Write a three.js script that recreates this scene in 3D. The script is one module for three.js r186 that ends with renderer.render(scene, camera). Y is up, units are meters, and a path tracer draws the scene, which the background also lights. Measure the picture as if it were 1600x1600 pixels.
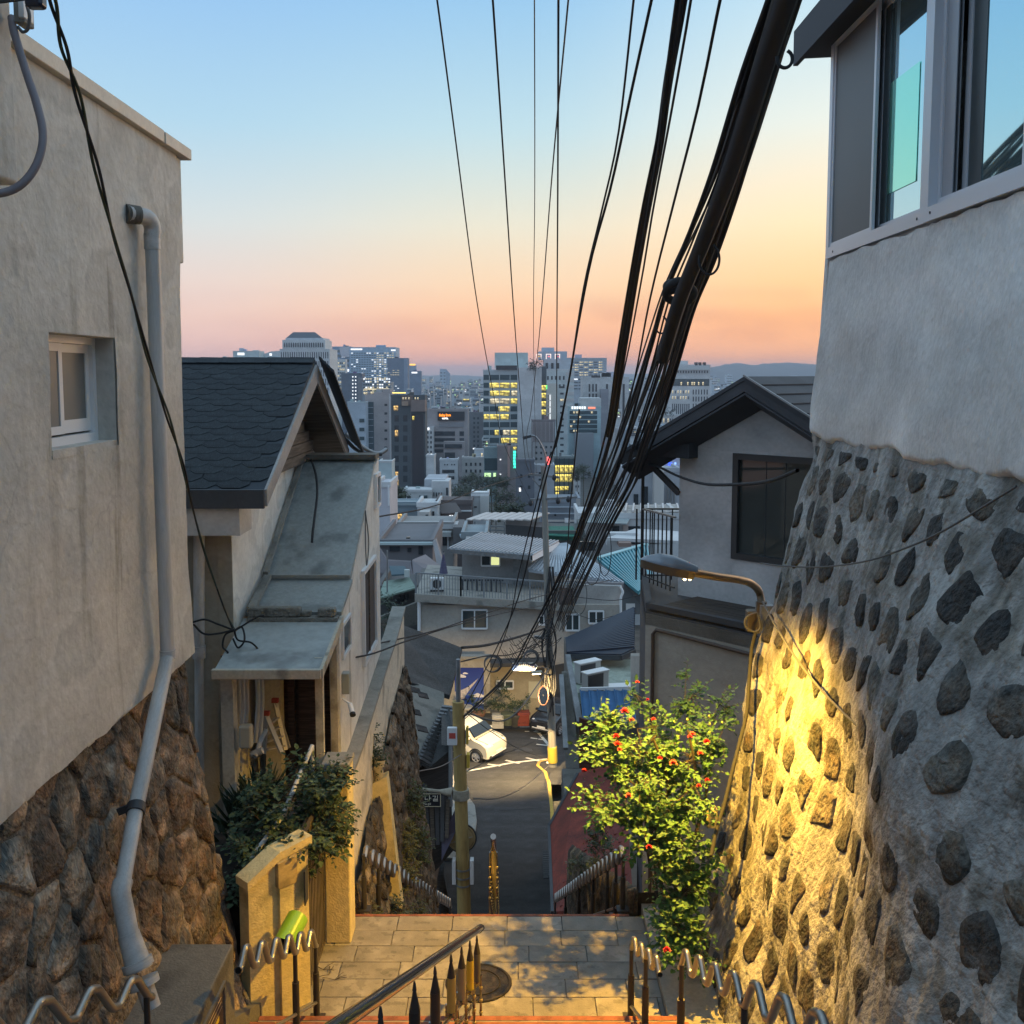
import * as THREE from 'three';
import { mergeGeometries, mergeVertices, toCreasedNormals } from 'three/addons/utils/BufferGeometryUtils.js';
import { RoundedBoxGeometry } from 'three/addons/geometries/RoundedBoxGeometry.js';

// ---------------------------------------------------------------- camera, sky, exposure
const scene = new THREE.Scene();
const PITCH = THREE.MathUtils.degToRad(5.4), SP = Math.sin(PITCH), CP = Math.cos(PITCH);
const FOCAL = 1600, CX = 800, CY = 735;              // photograph pixels
const camera = new THREE.PerspectiveCamera(2 * Math.atan(0.5) * 180 / Math.PI, 1, 0.1, 30000);
camera.rotation.x = -PITCH;
camera.setViewOffset(1600, 1600, 0, 65, 1600, 1600); // the photo is a crop: the optical axis lies above its middle
const renderer = new THREE.WebGLRenderer({ antialias: true });
renderer.setSize(1024, 1024);
renderer.toneMapping = THREE.LinearToneMapping;
renderer.toneMappingExposure = 2.1;
renderer.shadowMap.enabled = true;

const clamp = THREE.MathUtils.clamp, lerp = THREE.MathUtils.lerp, sstep = (a, b, x) => { const t = clamp((x - a) / (b - a), 0, 1); return t * t * (3 - 2 * t); };
const s2l = (c) => { c /= 255; return c <= 0.04045 ? c / 12.92 : Math.pow((c + 0.055) / 1.055, 2.4); };
// random numbers and lattice noise (all seeded)
function rng(seed) { let s = seed >>> 0; return () => { s = (s + 0x6D2B79F5) >>> 0; let t = s; t = Math.imul(t ^ (t >>> 15), t | 1); t ^= t + Math.imul(t ^ (t >>> 7), t | 61); return ((t ^ (t >>> 14)) >>> 0) / 4294967296; }; }
const hash2 = (x, y) => { let h = Math.imul(x | 0, 374761393) + Math.imul(y | 0, 668265263); h = Math.imul(h ^ (h >>> 13), 1274126177); return ((h ^ (h >>> 16)) >>> 0) / 4294967296; };
function vnoise(x, y, per = 0, pery = per) {
  const xi = Math.floor(x), yi = Math.floor(y), fx = x - xi, fy = y - yi, u = fx * fx * (3 - 2 * fx), v = fy * fy * (3 - 2 * fy);
  const w = (k) => per ? ((k % per) + per) % per : k, h = (k) => pery ? ((k % pery) + pery) % pery : k;
  const a = hash2(w(xi), h(yi)), b = hash2(w(xi + 1), h(yi)), c = hash2(w(xi), h(yi + 1)), d = hash2(w(xi + 1), h(yi + 1));
  return a + (b - a) * u + (c - a) * v + (a - b - c + d) * u * v;
}
function fbm(x, y, oct = 4, per = 0, pery = per) { let s = 0, a = 0.5, n = 0; for (let i = 0; i < oct; i++) { s += a * vnoise(x + i * 17, y + i * 31, per, pery); n += a; a *= 0.5; x *= 2; y *= 2; per *= 2; pery *= 2; } return s / n; }

// dusk sky: colour by height above the horizon for three bearings, read off the photograph, and a continuation overhead and round the back, brightened to add fill light
{
  const cols = [ // [elevation deg, rgb] for bearings -18, 0, +17 degrees and the side away from the sunset
    [[-90, 150, 130, 125], [-1, 208, 168, 166], [0.6, 222, 176, 168], [3, 226, 192, 178], [4.8, 220, 200, 190], [8, 200, 207, 207], [13, 164, 197, 216], [19.5, 138, 180, 219], [40, 176, 208, 236], [90, 188, 217, 240]],
    [[-90, 160, 130, 115], [-1, 226, 160, 138], [0.6, 238, 168, 140], [3, 245, 188, 146], [4.8, 238, 204, 168], [8, 220, 214, 194], [13, 178, 205, 214], [19.5, 141, 184, 217], [40, 176, 208, 236], [90, 188, 217, 240]],
    [[-90, 170, 130, 105], [-1, 242, 168, 122], [0.6, 248, 172, 120], [3, 253, 184, 124], [4.8, 252, 200, 142], [8, 248, 219, 178], [13, 218, 223, 214], [19.5, 176, 206, 222], [40, 176, 208, 236], [90, 188, 217, 240]],
    [[-90, 140, 130, 130], [-1, 196, 176, 180], [0.6, 202, 182, 186], [3, 202, 190, 196], [4.8, 194, 194, 204], [8, 180, 194, 210], [13, 160, 188, 214], [19.5, 142, 180, 216], [40, 176, 208, 236], [90, 188, 217, 240]],
  ];
  const at = (col, e) => { let i = 0; while (i < col.length - 2 && e > col[i + 1][0]) i++; const t = clamp((e - col[i][0]) / (col[i + 1][0] - col[i][0]), 0, 1); return [1, 2, 3].map((k) => s2l(lerp(col[i][k], col[i + 1][k], t))); };
  const W = 1024, H = 512, data = new Float32Array(W * H * 4);
  const keys = [[-180, 3], [-90, 3], [-18, 0], [0, 1], [17, 2], [60, 2], [130, 3], [180, 3]];
  for (let r = 0; r < H; r++) for (let c = 0; c < W; c++) {
    const e = ((r + 0.5) / H - 0.5) * 180, th = ((c + 0.5) / W - 0.5) * 2 * Math.PI, dx = Math.cos(th), dz = Math.sin(th);
    const az = Math.atan2(dx, -dz) * 180 / Math.PI;
    let i = 0; while (i < keys.length - 2 && az > keys[i + 1][0]) i++;
    const t = sstep(keys[i][0], keys[i + 1][0], az), A = at(cols[keys[i][1]], e), B = at(cols[keys[i + 1][1]], e);
    const cl = e > 0 && e < 6 ? sstep(0.5, 0.72, fbm(az * 0.16 + 40, e * 1.6, 4)) * sstep(0, 1, e) * (1 - sstep(3.2, 5.5, e)) * 0.16 * sstep(-30, 12, az) : 0;
    const set = Math.exp(-Math.pow((az - 52) / 16, 2)) * Math.exp(-Math.pow((e - 2) / 9, 2)) * sstep(-6, 0, e); // added warm glow on the sunset side, out of view, strengthened to fill left walls
    for (let k = 0; k < 3; k++) data[(r * W + c) * 4 + k] = (lerp(A[k], B[k], t) * (1 - cl * [0.75, 0.9, 0.5][k]) + set * [1.4, 0.92, 0.46][k]) * 0.61;
    data[(r * W + c) * 4 + 3] = 1;
  }
  const sky = new THREE.DataTexture(data, W, H, THREE.RGBAFormat, THREE.FloatType);
  sky.mapping = THREE.EquirectangularReflectionMapping; sky.magFilter = THREE.LinearFilter; sky.needsUpdate = true;
  scene.background = sky; scene.environment = sky;
}
// the sun has just set beyond the hills to the right: only a weak, very soft afterglow is left
const sun = new THREE.DirectionalLight(new THREE.Color(1, 0.66, 0.4), 0.4);
sun.position.set(80, 9, -95); sun.target.position.set(0, 0, 0); sun.castShadow = true; sun.shadow.radius = 40;
Object.assign(sun.shadow.camera, { left: -80, right: 80, top: 60, bottom: -60, near: 1, far: 400 });
sun.shadow.mapSize.set(2048, 2048);
sun.name = 'afterglow'; scene.add(sun, sun.target);

// ---------------------------------------------------------------- helpers
const V = (x, y, z) => new THREE.Vector3(x, y, z);
const W3 = (x, y, d) => V(x, y, -d);                 // d: metres ahead of the camera
const ray = (px, py) => { const a = (px - CX) / FOCAL, b = (CY - py) / FOCAL; return V(a, b * CP - SP, -b * SP - CP); };
const P = (px, py, d) => { const r = ray(px, py); return r.multiplyScalar(d / -r.z); };    // photo pixel on the upright plane d metres ahead
const PX = (px, py, x) => { const r = ray(px, py); return r.multiplyScalar(x / r.x); };    // photo pixel on the side plane at x
const PY = (px, py, y) => { const r = ray(px, py); return r.multiplyScalar(y / r.y); };    // photo pixel on the level plane at y
const taken = new Map();
const numbered = (n) => { const k = taken.get(n) ?? 0; taken.set(n, k + 1); return k ? n + '_' + String(k).padStart(3, '0') : n; };
const origin = new WeakMap();
function tag(o, label, category, group) { if (label) o.userData.label = label; if (category) o.userData.category = category; if (group) o.userData.group = group; return o; }
function thing(name, label, category, base = V(0, 0, 0), group) { // a group at the thing's base
  const o = new THREE.Group(); o.name = numbered(name); o.position.copy(base); origin.set(o, base.clone()); scene.add(o); return tag(o, label, category, group);
}
function part(parent, name, geo, mat, at) {            // geo in world coordinates, or shared geo placed at `at`
  const m = new THREE.Mesh(geo, mat); m.name = parent === scene ? numbered(name) : name; m.castShadow = m.receiveShadow = true;
  const w = at ? at.clone() : V(0, 0, 0); m.position.copy(w).sub(origin.get(parent) ?? V(0, 0, 0)); origin.set(m, w); parent.add(m); return m;
}
const solo = (name, geo, mat, label, category, group) => tag(part(scene, name, geo, mat), label, category, group);
const struct = (name, geo, mat, label) => { const m = part(scene, name, geo, mat); m.userData.kind = 'structure'; if (label) m.userData.label = label; return m; };

// geometry in world coordinates, uv in metres
function muv(g0) {
  const g = g0.index ? g0.toNonIndexed() : g0, p = g.attributes.position, uv = new Float32Array(p.count * 2), a = V(), b = V(), c = V();
  for (let i = 0; i < p.count; i += 3) {
    a.fromBufferAttribute(p, i); b.fromBufferAttribute(p, i + 1).sub(a); c.fromBufferAttribute(p, i + 2).sub(a); const n = b.cross(c), ax = Math.abs(n.x), ay = Math.abs(n.y), az = Math.abs(n.z);
    for (let k = 0; k < 3; k++) { const x = p.getX(i + k), y = p.getY(i + k), z = p.getZ(i + k); uv[(i + k) * 2] = ay > ax && ay > az ? x : ax > az ? z : x; uv[(i + k) * 2 + 1] = ay > ax && ay > az ? z : y; }
  }
  g.setAttribute('uv', new THREE.BufferAttribute(uv, 2)); for (const k of Object.keys(g.attributes)) if (!['position', 'normal', 'uv', 'color'].includes(k)) g.deleteAttribute(k); return g;
}
const join = (list) => { const l = list.flat().map((g) => { const n = g.index ? g.toNonIndexed() : g; for (const k of Object.keys(n.attributes)) if (!['position', 'normal', 'uv'].includes(k)) n.deleteAttribute(k); if (!n.attributes.uv) muv(n); return n; }); return l.length === 1 ? l[0] : mergeGeometries(l); };
const box = (x0, x1, y0, y1, d0, d1, r = 0) => {
  const w = Math.abs(x1 - x0), h = Math.abs(y1 - y0), t = Math.abs(d1 - d0), g = r ? new RoundedBoxGeometry(w, h, t, 1, Math.min(r, w / 3, h / 3, t / 3)) : new THREE.BoxGeometry(w, h, t);
  return muv(g.translate((x0 + x1) / 2, (y0 + y1) / 2, -(d0 + d1) / 2));
};
const bar = (a, b, w, h, up = V(0, 1, 0)) => { // square bar between two points
  const dir = b.clone().sub(a), len = dir.length(); dir.normalize(); const sx = V().crossVectors(up, dir); if (sx.lengthSq() < 1e-6) sx.set(1, 0, 0); sx.normalize(); const sy = V().crossVectors(dir, sx);
  const g = new THREE.BoxGeometry(w, h, len); g.applyMatrix4(new THREE.Matrix4().makeBasis(sx, sy, dir).setPosition(a.clone().add(b).multiplyScalar(0.5))); return muv(g);
};
function slab(pts, vec) { // a flat polygon (any plane) given thickness along vec
  const n = V(), k = pts.length; for (let i = 0; i < k; i++) n.add(V().crossVectors(pts[i], pts[(i + 1) % k])); n.normalize();
  const ex = pts[1].clone().sub(pts[0]).normalize(), ey = V().crossVectors(n, ex);
  const tri = THREE.ShapeUtils.triangulateShape(pts.map((p) => new THREE.Vector2(p.dot(ex), p.dot(ey))), []), out = [], q = pts.map((p) => p.clone().add(vec)), flip = n.dot(vec) > 0;
  const push = (a, b, c) => out.push(...(flip ? [a, c, b] : [a, b, c]).flatMap((v) => [v.x, v.y, v.z]));
  for (const [a, b, c] of tri) { push(pts[a], pts[b], pts[c]); push(q[a], q[c], q[b]); }
  for (let i = 0; i < k; i++) { const j = (i + 1) % k; push(pts[i], q[i], pts[j]); push(pts[j], q[i], q[j]); }
  const g = new THREE.BufferGeometry(); g.setAttribute('position', new THREE.BufferAttribute(new Float32Array(out), 3)); g.computeVertexNormals(); return muv(g);
}
const cyl = (a, b, r0, r1 = r0, n = 12, open = false) => { const d = b.clone().sub(a), L = d.length(), g = new THREE.CylinderGeometry(r1, r0, L, n, 1, open); g.applyQuaternion(new THREE.Quaternion().setFromUnitVectors(V(0, 1, 0), d.normalize())); g.translate((a.x + b.x) / 2, (a.y + b.y) / 2, (a.z + b.z) / 2); return g.toNonIndexed(); };
const tube = (pts, r, seg = 0, n = 8, closed = false, tension = 0.5) => new THREE.TubeGeometry(new THREE.CatmullRomCurve3(pts, closed, 'catmullrom', tension), seg || pts.length * 4, r, n, closed).toNonIndexed();
const cable = (a, b, sag, r, n = 6, seg = 24) => { const pts = []; for (let i = 0; i <= 12; i++) { const t = i / 12, p = a.clone().lerp(b, t); p.y -= sag * 4 * t * (1 - t); pts.push(p); } return tube(pts, r, seg, n); };
const ball = (c, r, sy = 1, n = 10) => new THREE.SphereGeometry(r, n, Math.ceil(n * 0.7)).scale(1, sy, 1).translate(c.x, c.y, c.z).toNonIndexed();
// a sheet over a rectangle of parameters
function sheet(nu, nv, f, fuv) {
  const pos = new Float32Array((nu + 1) * (nv + 1) * 3), uv = new Float32Array((nu + 1) * (nv + 1) * 2), idx = [];
  for (let j = 0; j <= nv; j++) for (let i = 0; i <= nu; i++) { const k = j * (nu + 1) + i, p = f(i / nu, j / nv); pos.set([p.x, p.y, p.z], k * 3); const q = fuv ? fuv(i / nu, j / nv, p) : [p.x, p.z]; uv.set(q, k * 2); }
  for (let j = 0; j < nv; j++) for (let i = 0; i < nu; i++) { const a = j * (nu + 1) + i, b = a + 1, c = a + nu + 1; idx.push(a, b, c, b, c + 1, c); }
  const g = new THREE.BufferGeometry(); g.setAttribute('position', new THREE.BufferAttribute(pos, 3)); g.setAttribute('uv', new THREE.BufferAttribute(uv, 2)); g.setIndex(idx); g.computeVertexNormals(); return g;
}
// packed stones: cells round jittered seeds, clipped to a polygon; each comes back as outline [u, v] points
function cells(seeds, bound) {
  return seeds.map((s, i) => {
    let poly = bound.map((p) => [...p]);
    for (let j = 0; j < seeds.length; j++) { if (j === i) continue; const q = seeds[j], dx = q[0] - s[0], dy = q[1] - s[1]; if (dx * dx + dy * dy > 9 * (s[2] ?? 1) ** 2) continue; const mx = (s[0] + q[0]) / 2, my = (s[1] + q[1]) / 2, out = [];
      for (let k = 0; k < poly.length; k++) { const a = poly[k], b = poly[(k + 1) % poly.length], da = (a[0] - mx) * dx + (a[1] - my) * dy, db = (b[0] - mx) * dx + (b[1] - my) * dy; if (da <= 0) out.push(a); if ((da < 0 && db > 0) || (da > 0 && db < 0)) { const t = da / (da - db); out.push([a[0] + (b[0] - a[0]) * t, a[1] + (b[1] - a[1]) * t]); } }
      poly = out; if (!poly.length) break; }
    return poly;
  });
}
// a stone with a domed, uneven face on a surface map(u, v, height) -> point
function stoneGeo(outline, map, { gap = 0.02, rise = 0.06, sink = 0.08, rough = 0.02, seed = 1, rings = 4, step = 0.09, round = 0.5 }) {
  const R = rng(seed), c = outline.reduce((s, p) => [s[0] + p[0] / outline.length, s[1] + p[1] / outline.length], [0, 0]), pts = [];
  for (let k = 0; k < outline.length; k++) { const a = outline[k], b = outline[(k + 1) % outline.length], L = Math.hypot(b[0] - a[0], b[1] - a[1]), n = Math.max(1, Math.round(L / step)); for (let t = 0; t < n; t++) pts.push([lerp(a[0], b[0], t / n), lerp(a[1], b[1], t / n)]); }
  const m = pts.length, tilt = [R() * 0.16 - 0.08, R() * 0.16 - 0.08], pos = [], idx = [], uv = [];
  const ring = pts.map((p, i) => { const q = pts[(i + m - 1) % m], w = pts[(i + 1) % m]; let x = lerp(p[0], (q[0] + w[0]) / 2, round), y = lerp(p[1], (q[1] + w[1]) / 2, round); const L = Math.hypot(x - c[0], y - c[1]) || 1, s = Math.max(0.3, 1 - gap / L); return [c[0] + (x - c[0]) * s, c[1] + (y - c[1]) * s]; });
  const levels = [[1, -sink], ...Array.from({ length: rings }, (_, i) => { const f = 1 - (i + 0.35) / rings * 0.92; return [f, rise * Math.pow(1 - f * f, 0.45)]; })];
  for (const [f, h] of levels) ring.forEach((p) => { const u = c[0] + (p[0] - c[0]) * f, v = c[1] + (p[1] - c[1]) * f, hh = h < 0 ? h : h + (fbm(u * 9 + seed * 3.7, v * 9, 3) - 0.5) * rough * 2 + (u - c[0]) * tilt[0] + (v - c[1]) * tilt[1]; const q = map(u, v, hh); pos.push(q.x, q.y, q.z); uv.push(u + hh * 0.9, v + hh * 0.7); });
  const q = map(c[0], c[1], rise + (R() - 0.5) * rough); pos.push(q.x, q.y, q.z); uv.push(c[0], c[1]);
  for (let l = 0; l < levels.length - 1; l++) for (let i = 0; i < m; i++) { const a = l * m + i, b = l * m + (i + 1) % m; idx.push(a, b, a + m, b, b + m, a + m); }
  const last = (levels.length - 1) * m; for (let i = 0; i < m; i++) idx.push(last + i, last + (i + 1) % m, levels.length * m);
  const g = new THREE.BufferGeometry(); g.setAttribute('position', new THREE.Float32BufferAttribute(pos, 3)); g.setAttribute('uv', new THREE.Float32BufferAttribute(uv, 2)); g.setIndex(idx); g.computeVertexNormals(); return g;
}

// ---------------------------------------------------------------- textures and materials
function tex(n, f, srgb = true) { const d = new Uint8Array(n * n * 4); for (let y = 0; y < n; y++) for (let x = 0; x < n; x++) { const c = f(x / n, y / n), k = (y * n + x) * 4, q = typeof c === 'number' ? [c, c, c] : c; for (let i = 0; i < 3; i++) d[k + i] = clamp(q[i], 0, 1) * 255; d[k + 3] = 255; } const t = new THREE.DataTexture(d, n, n); t.wrapS = t.wrapT = THREE.RepeatWrapping; t.magFilter = THREE.LinearFilter; t.minFilter = THREE.LinearMipmapLinearFilter; t.generateMipmaps = true; if (srgb) t.colorSpace = THREE.SRGBColorSpace; t.needsUpdate = true; return t; }
const rep = (t, size, sy = size) => { const c = t.clone(); c.repeat.set(1 / size, 1 / sy); c.needsUpdate = true; return c; };
const T = {};
T.plaster = tex(512, (u, v) => { const a = fbm(u * 4, v * 4, 5, 4), b = fbm(u * 64, v * 64, 2, 64), ck = (1 - sstep(0, 0.008, Math.abs(fbm(u * 3 + 2, v * 3 + 5, 5, 3) - 0.5))) * sstep(0.5, 0.62, fbm(u * 4 + 8, v * 4, 2, 4)); return 0.87 + (a - 0.5) * 0.26 + (b - 0.5) * 0.08 - ck * 0.05; });
T.streak = tex(512, (u, v) => { const a = fbm(u * 24, v * 3, 4, 24, 3), w = vnoise(u * 8, 3.3, 8), b = fbm(u * 6, v * 6, 5, 6), c = fbm(u * 90, v * 90, 2, 90); const ck = (1 - sstep(0, 0.009, Math.abs(fbm(u * 3 + 7, v * 3, 5, 3) - 0.5))) * sstep(0.5, 0.62, fbm(u * 4, v * 4 + 2, 2, 4)); const st = sstep(0.5, 0.75, a) * sstep(0.35, 0.75, w); const p = sstep(0.56, 0.64, b); const g = 0.9 - st * 0.2 - p * 0.09 - ck * 0.05 + (b - 0.5) * 0.22 + (c - 0.5) * 0.08; return [g, g * (0.99 - st * 0.02), g * (0.965 - st * 0.05)]; });
T.bump = tex(512, (u, v) => fbm(u * 12, v * 12, 6, 12), false);
T.fine = tex(512, (u, v) => fbm(u * 70, v * 70, 3, 70) * 0.7 + fbm(u * 8, v * 8, 3, 8) * 0.3, false);
T.trowel = tex(512, (u, v) => fbm(u * 10, v * 3, 3, 10, 3) * 0.5 + fbm(u * 40, v * 22, 4, 40, 22) * 0.5, false);
T.stone = tex(512, (u, v) => { const a = fbm(u * 6, v * 6, 5, 6), b = fbm(u * 60, v * 60, 2, 60), c = fbm(u * 14 + 9, v * 14, 3, 14), g = 0.62 + (a - 0.5) * 0.75 + (b - 0.5) * 0.35; return [g + (c - 0.5) * 0.16, g, g - (c - 0.5) * 0.14]; });
T.asphalt = tex(512, (u, v) => { const a = fbm(u * 5, v * 5, 4, 5), b = fbm(u * 110, v * 110, 1, 110); return 0.76 + (a - 0.5) * 0.4 + (b - 0.5) * 0.35; });
T.granite = tex(512, (u, v) => { const a = fbm(u * 7, v * 7, 5, 7), b = hash2(u * 512, v * 512), d = sstep(0.6, 0.72, fbm(u * 18 + 4, v * 18, 3, 18)); return 0.84 + (a - 0.5) * 0.3 + (b - 0.5) * 0.12 - d * 0.1; });
T.grime = tex(512, (u, v) => { const a = fbm(u * 5, v * 5, 6, 5), d = sstep(0.5, 0.8, a), b = fbm(u * 40, v * 40, 3, 40), g = 0.92 - d * 0.2 + (b - 0.5) * 0.14; return [g, g * 0.99, g * 0.96]; });
T.wood = tex(256, (u, v) => 0.8 + (fbm(u * 4, v * 60, 3, 4, 60) - 0.5) * 0.5);
T.mortar = tex(512, (u, v) => { const a = fbm(u * 5, v * 5, 5, 5), b = fbm(u * 34, v * 11, 4, 34, 11), c = fbm(u * 80, v * 80, 2, 80), d = sstep(0.5, 0.72, fbm(u * 9 + 3, v * 6, 4, 9, 6)); const g = 0.84 + (a - 0.5) * 0.3 + (b - 0.5) * 0.34 + (c - 0.5) * 0.12 - d * 0.16; return [g, g * (1 - d * 0.02), g * (1 - d * 0.06)]; });
T.city = tex(256, (u, v) => 0.87 + (fbm(u * 6, v * 6, 4, 6) - 0.5) * 0.14);
const lin = (r, g, b) => new THREE.Color().setRGB(r, g, b);
function mat(c, o = {}) {
  const { rough = 0.85, metal = 0, map, size = 2, sy, bump, bs = 0.004, bsize = 1, phys, ...rest } = o;
  const M = phys ? new THREE.MeshPhysicalMaterial() : new THREE.MeshStandardMaterial();
  M.color = Array.isArray(c) ? lin(...c) : new THREE.Color(c); M.roughness = rough; M.metalness = metal; M.side = THREE.DoubleSide;
  if (map) M.map = rep(map, size, sy ?? size); if (bump) { M.bumpMap = rep(bump, bsize); M.bumpScale = bs; } return Object.assign(M, rest);
}
const glow = (c, k, base = [0.02, 0.02, 0.02]) => { const m = mat(base, { rough: 0.5 }); m.emissive = lin(...c); m.emissiveIntensity = k; return m; };
const M = {
  stucco: mat([0.66, 0.645, 0.615], { map: T.streak, size: 3.1, sy: 3.7, bump: T.bump, bs: 0.009, bsize: 0.7 }),
  white: mat([0.9, 0.89, 0.87], { map: T.streak, size: 3.3, bump: T.fine, bs: 0.004, bsize: 1.2 }),
  offwhite: mat([0.86, 0.85, 0.83], { map: T.plaster, size: 2.4, bump: T.trowel, bs: 0.018, bsize: 0.8 }),
  cream: mat([0.5, 0.46, 0.4], { map: T.plaster, size: 5, bump: T.fine, bs: 0.003 }),
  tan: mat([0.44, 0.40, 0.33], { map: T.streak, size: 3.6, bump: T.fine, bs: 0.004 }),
  yellow: mat([0.78, 0.66, 0.36], { map: T.grime, size: 1.7, bump: T.fine, bs: 0.006 }),
  mortar: mat([0.43, 0.42, 0.4], { map: T.mortar, size: 1.9, bump: T.bump, bs: 0.03, bsize: 0.45 }),
  concrete: mat([0.3, 0.295, 0.28], { map: T.grime, size: 1.9, bump: T.fine, bs: 0.005 }),
  darkconc: mat([0.16, 0.155, 0.145], { map: T.grime, size: 1.6, bump: T.fine, bs: 0.006 }),
  asphalt: mat([0.055, 0.055, 0.057], { map: T.asphalt, size: 1.6, bump: T.fine, bs: 0.006, bsize: 0.8, rough: 0.9 }),
  roadpatch: mat([0.042, 0.042, 0.045], { map: T.asphalt, size: 1.1, bump: T.fine, bs: 0.006, rough: 0.85 }),
  paint: mat([0.62, 0.61, 0.58], { map: T.grime, size: 1 }),
  ypaint: mat([0.55, 0.36, 0.06], { map: T.grime, size: 1 }),
  pvc: mat([0.56, 0.55, 0.53], { rough: 0.45, map: T.plaster, size: 1.3 }),
  frame: mat([0.7, 0.7, 0.7], { rough: 0.4 }),
  greyframe: mat([0.36, 0.37, 0.4], { rough: 0.4, metal: 0.2 }),
  strand: mat([0.075, 0.068, 0.06], { rough: 0.85 }),
  black: mat([0.012, 0.013, 0.015], { rough: 0.6 }),
  dark: mat([0.035, 0.037, 0.042], { rough: 0.6 }),
  charcoal: mat([0.06, 0.064, 0.072], { rough: 0.65, map: T.plaster, size: 2 }),
  steel: mat([0.36, 0.34, 0.31], { metal: 0.9, rough: 0.3, bump: T.fine, bs: 0.0006, bsize: 0.3 }),
  gloss: mat([0.26, 0.24, 0.22], { metal: 0.95, rough: 0.14 }),
  post: mat([0.05, 0.045, 0.04], { rough: 0.5, metal: 0.3 }),
  brass: mat([0.5, 0.4, 0.16], { rough: 0.35, metal: 0.7 }),
  galv: mat([0.34, 0.345, 0.35], { rough: 0.5, metal: 0.6, map: T.plaster, size: 0.7 }),
  wire: mat([0.024, 0.024, 0.026], { rough: 0.9 }),
  wiregrey: mat([0.11, 0.11, 0.11], { rough: 0.7 }),
  glass: mat([0.05, 0.065, 0.07], { rough: 0.06, metal: 0.25 }),
  sheetgrey: mat([0.33, 0.36, 0.37], { map: T.grime, size: 1.5, rough: 0.6, bump: T.fine, bs: 0.002 }),
  wood: mat([0.13, 0.1, 0.075], { map: T.wood, size: 0.6 }),
  bark: mat([0.11, 0.085, 0.06], { map: T.wood, size: 0.5 }),
};
// ---------------------------------------------------------------- ground, stairs, road
const roadY = (d) => -12.46 - 0.13 * d;                         // the street below falls gently away
const stairY = (d) => d < 9.06 ? -6 + (9.06 - d) * 0.494 : d < 10.9 ? -6 : d < 28 ? -6 - (d - 10.9) * 0.5895 : roadY(d);
const lvl = [[-20, 8], [0, -1.7], [9, -6.4], [10.9, -6.6], [28, -16.6], [48, -19.2], [66, -21.6], [130, -30], [300, -42], [460, -48], [700, -52], [1200, -54], [40000, -56]];
const groundY = (d) => { let i = 0; while (i < lvl.length - 2 && d > lvl[i + 1][0]) i++; return lerp(lvl[i][1], lvl[i + 1][1], clamp((d - lvl[i][0]) / (lvl[i + 1][0] - lvl[i][0]), 0, 1)); };
{
  const dd = [-18, -8, 0, 4, 9, 10.9, 14, 18, 22, 28, 34, 40, 48, 56, 66, 90, 130, 200, 300, 460, 700, 1200, 2500, 5000, 8600];
  const g = sheet(16, dd.length - 1, (u, v) => { const i = Math.round(v * (dd.length - 1)), d = dd[i], w = 30 + Math.max(0, d) * 0.75; return W3((u - 0.5) * 2 * w, groundY(d) - 0.25, d); });
  struct('ground', g, mat([0.12, 0.115, 0.105], { map: T.asphalt, size: 9 }), 'hillside falling away to the flat city');
}
{ // upper flight, down to the landing
  const st = thing('upper_stairs', null, null, W3(0, -1.7, 0)); st.userData.kind = 'structure';
  const nose = mat([0.36, 0.12, 0.07], { map: T.granite, size: 0.7 }), tread = mat([0.30, 0.27, 0.23], { map: T.granite, size: 1.3, bump: T.fine, bs: 0.002 });
  for (let i = 0; i < 24; i++) { const y = -6 + (i + 1) * 0.163, d1 = 8.83 - i * 0.33, d0 = d1 - 0.33; part(st, 'step', box(-2.3, 1.55, y - 0.3, y, d0 - 0.02, d1 - 0.06), tread); part(st, 'nosing', box(-2.3, 1.55, y - 0.16, y + 0.004, d1 - 0.06, d1), nose); }
  const lo = thing('lower_stairs', null, null, W3(0, -16, 28)); lo.userData.kind = 'structure';
  const n = 60, rise = 10.1 / n, run = 17.1 / n;
  part(lo, 'nosing', box(-1.98, 1.3, -6.13, -5.999, 10.862, 10.9), nose);
  for (let i = 0; i < n; i++) { const y = -6 - (i + 1) * rise, d0 = 10.9 + i * run, t = clamp((d0 - 10.9) / 9, 0, 1), xl = lerp(-1.9, -1.4, t), xr = lerp(1.28, 0.92, t); part(lo, 'step', box(xl, xr, y - 0.3, y, d0 + 0.001, d0 + run - 0.05), tread); part(lo, 'nosing', box(xl, xr, y - 0.16, y + 0.003, d0 + run - 0.05, d0 + run), nose); }
}
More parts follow.
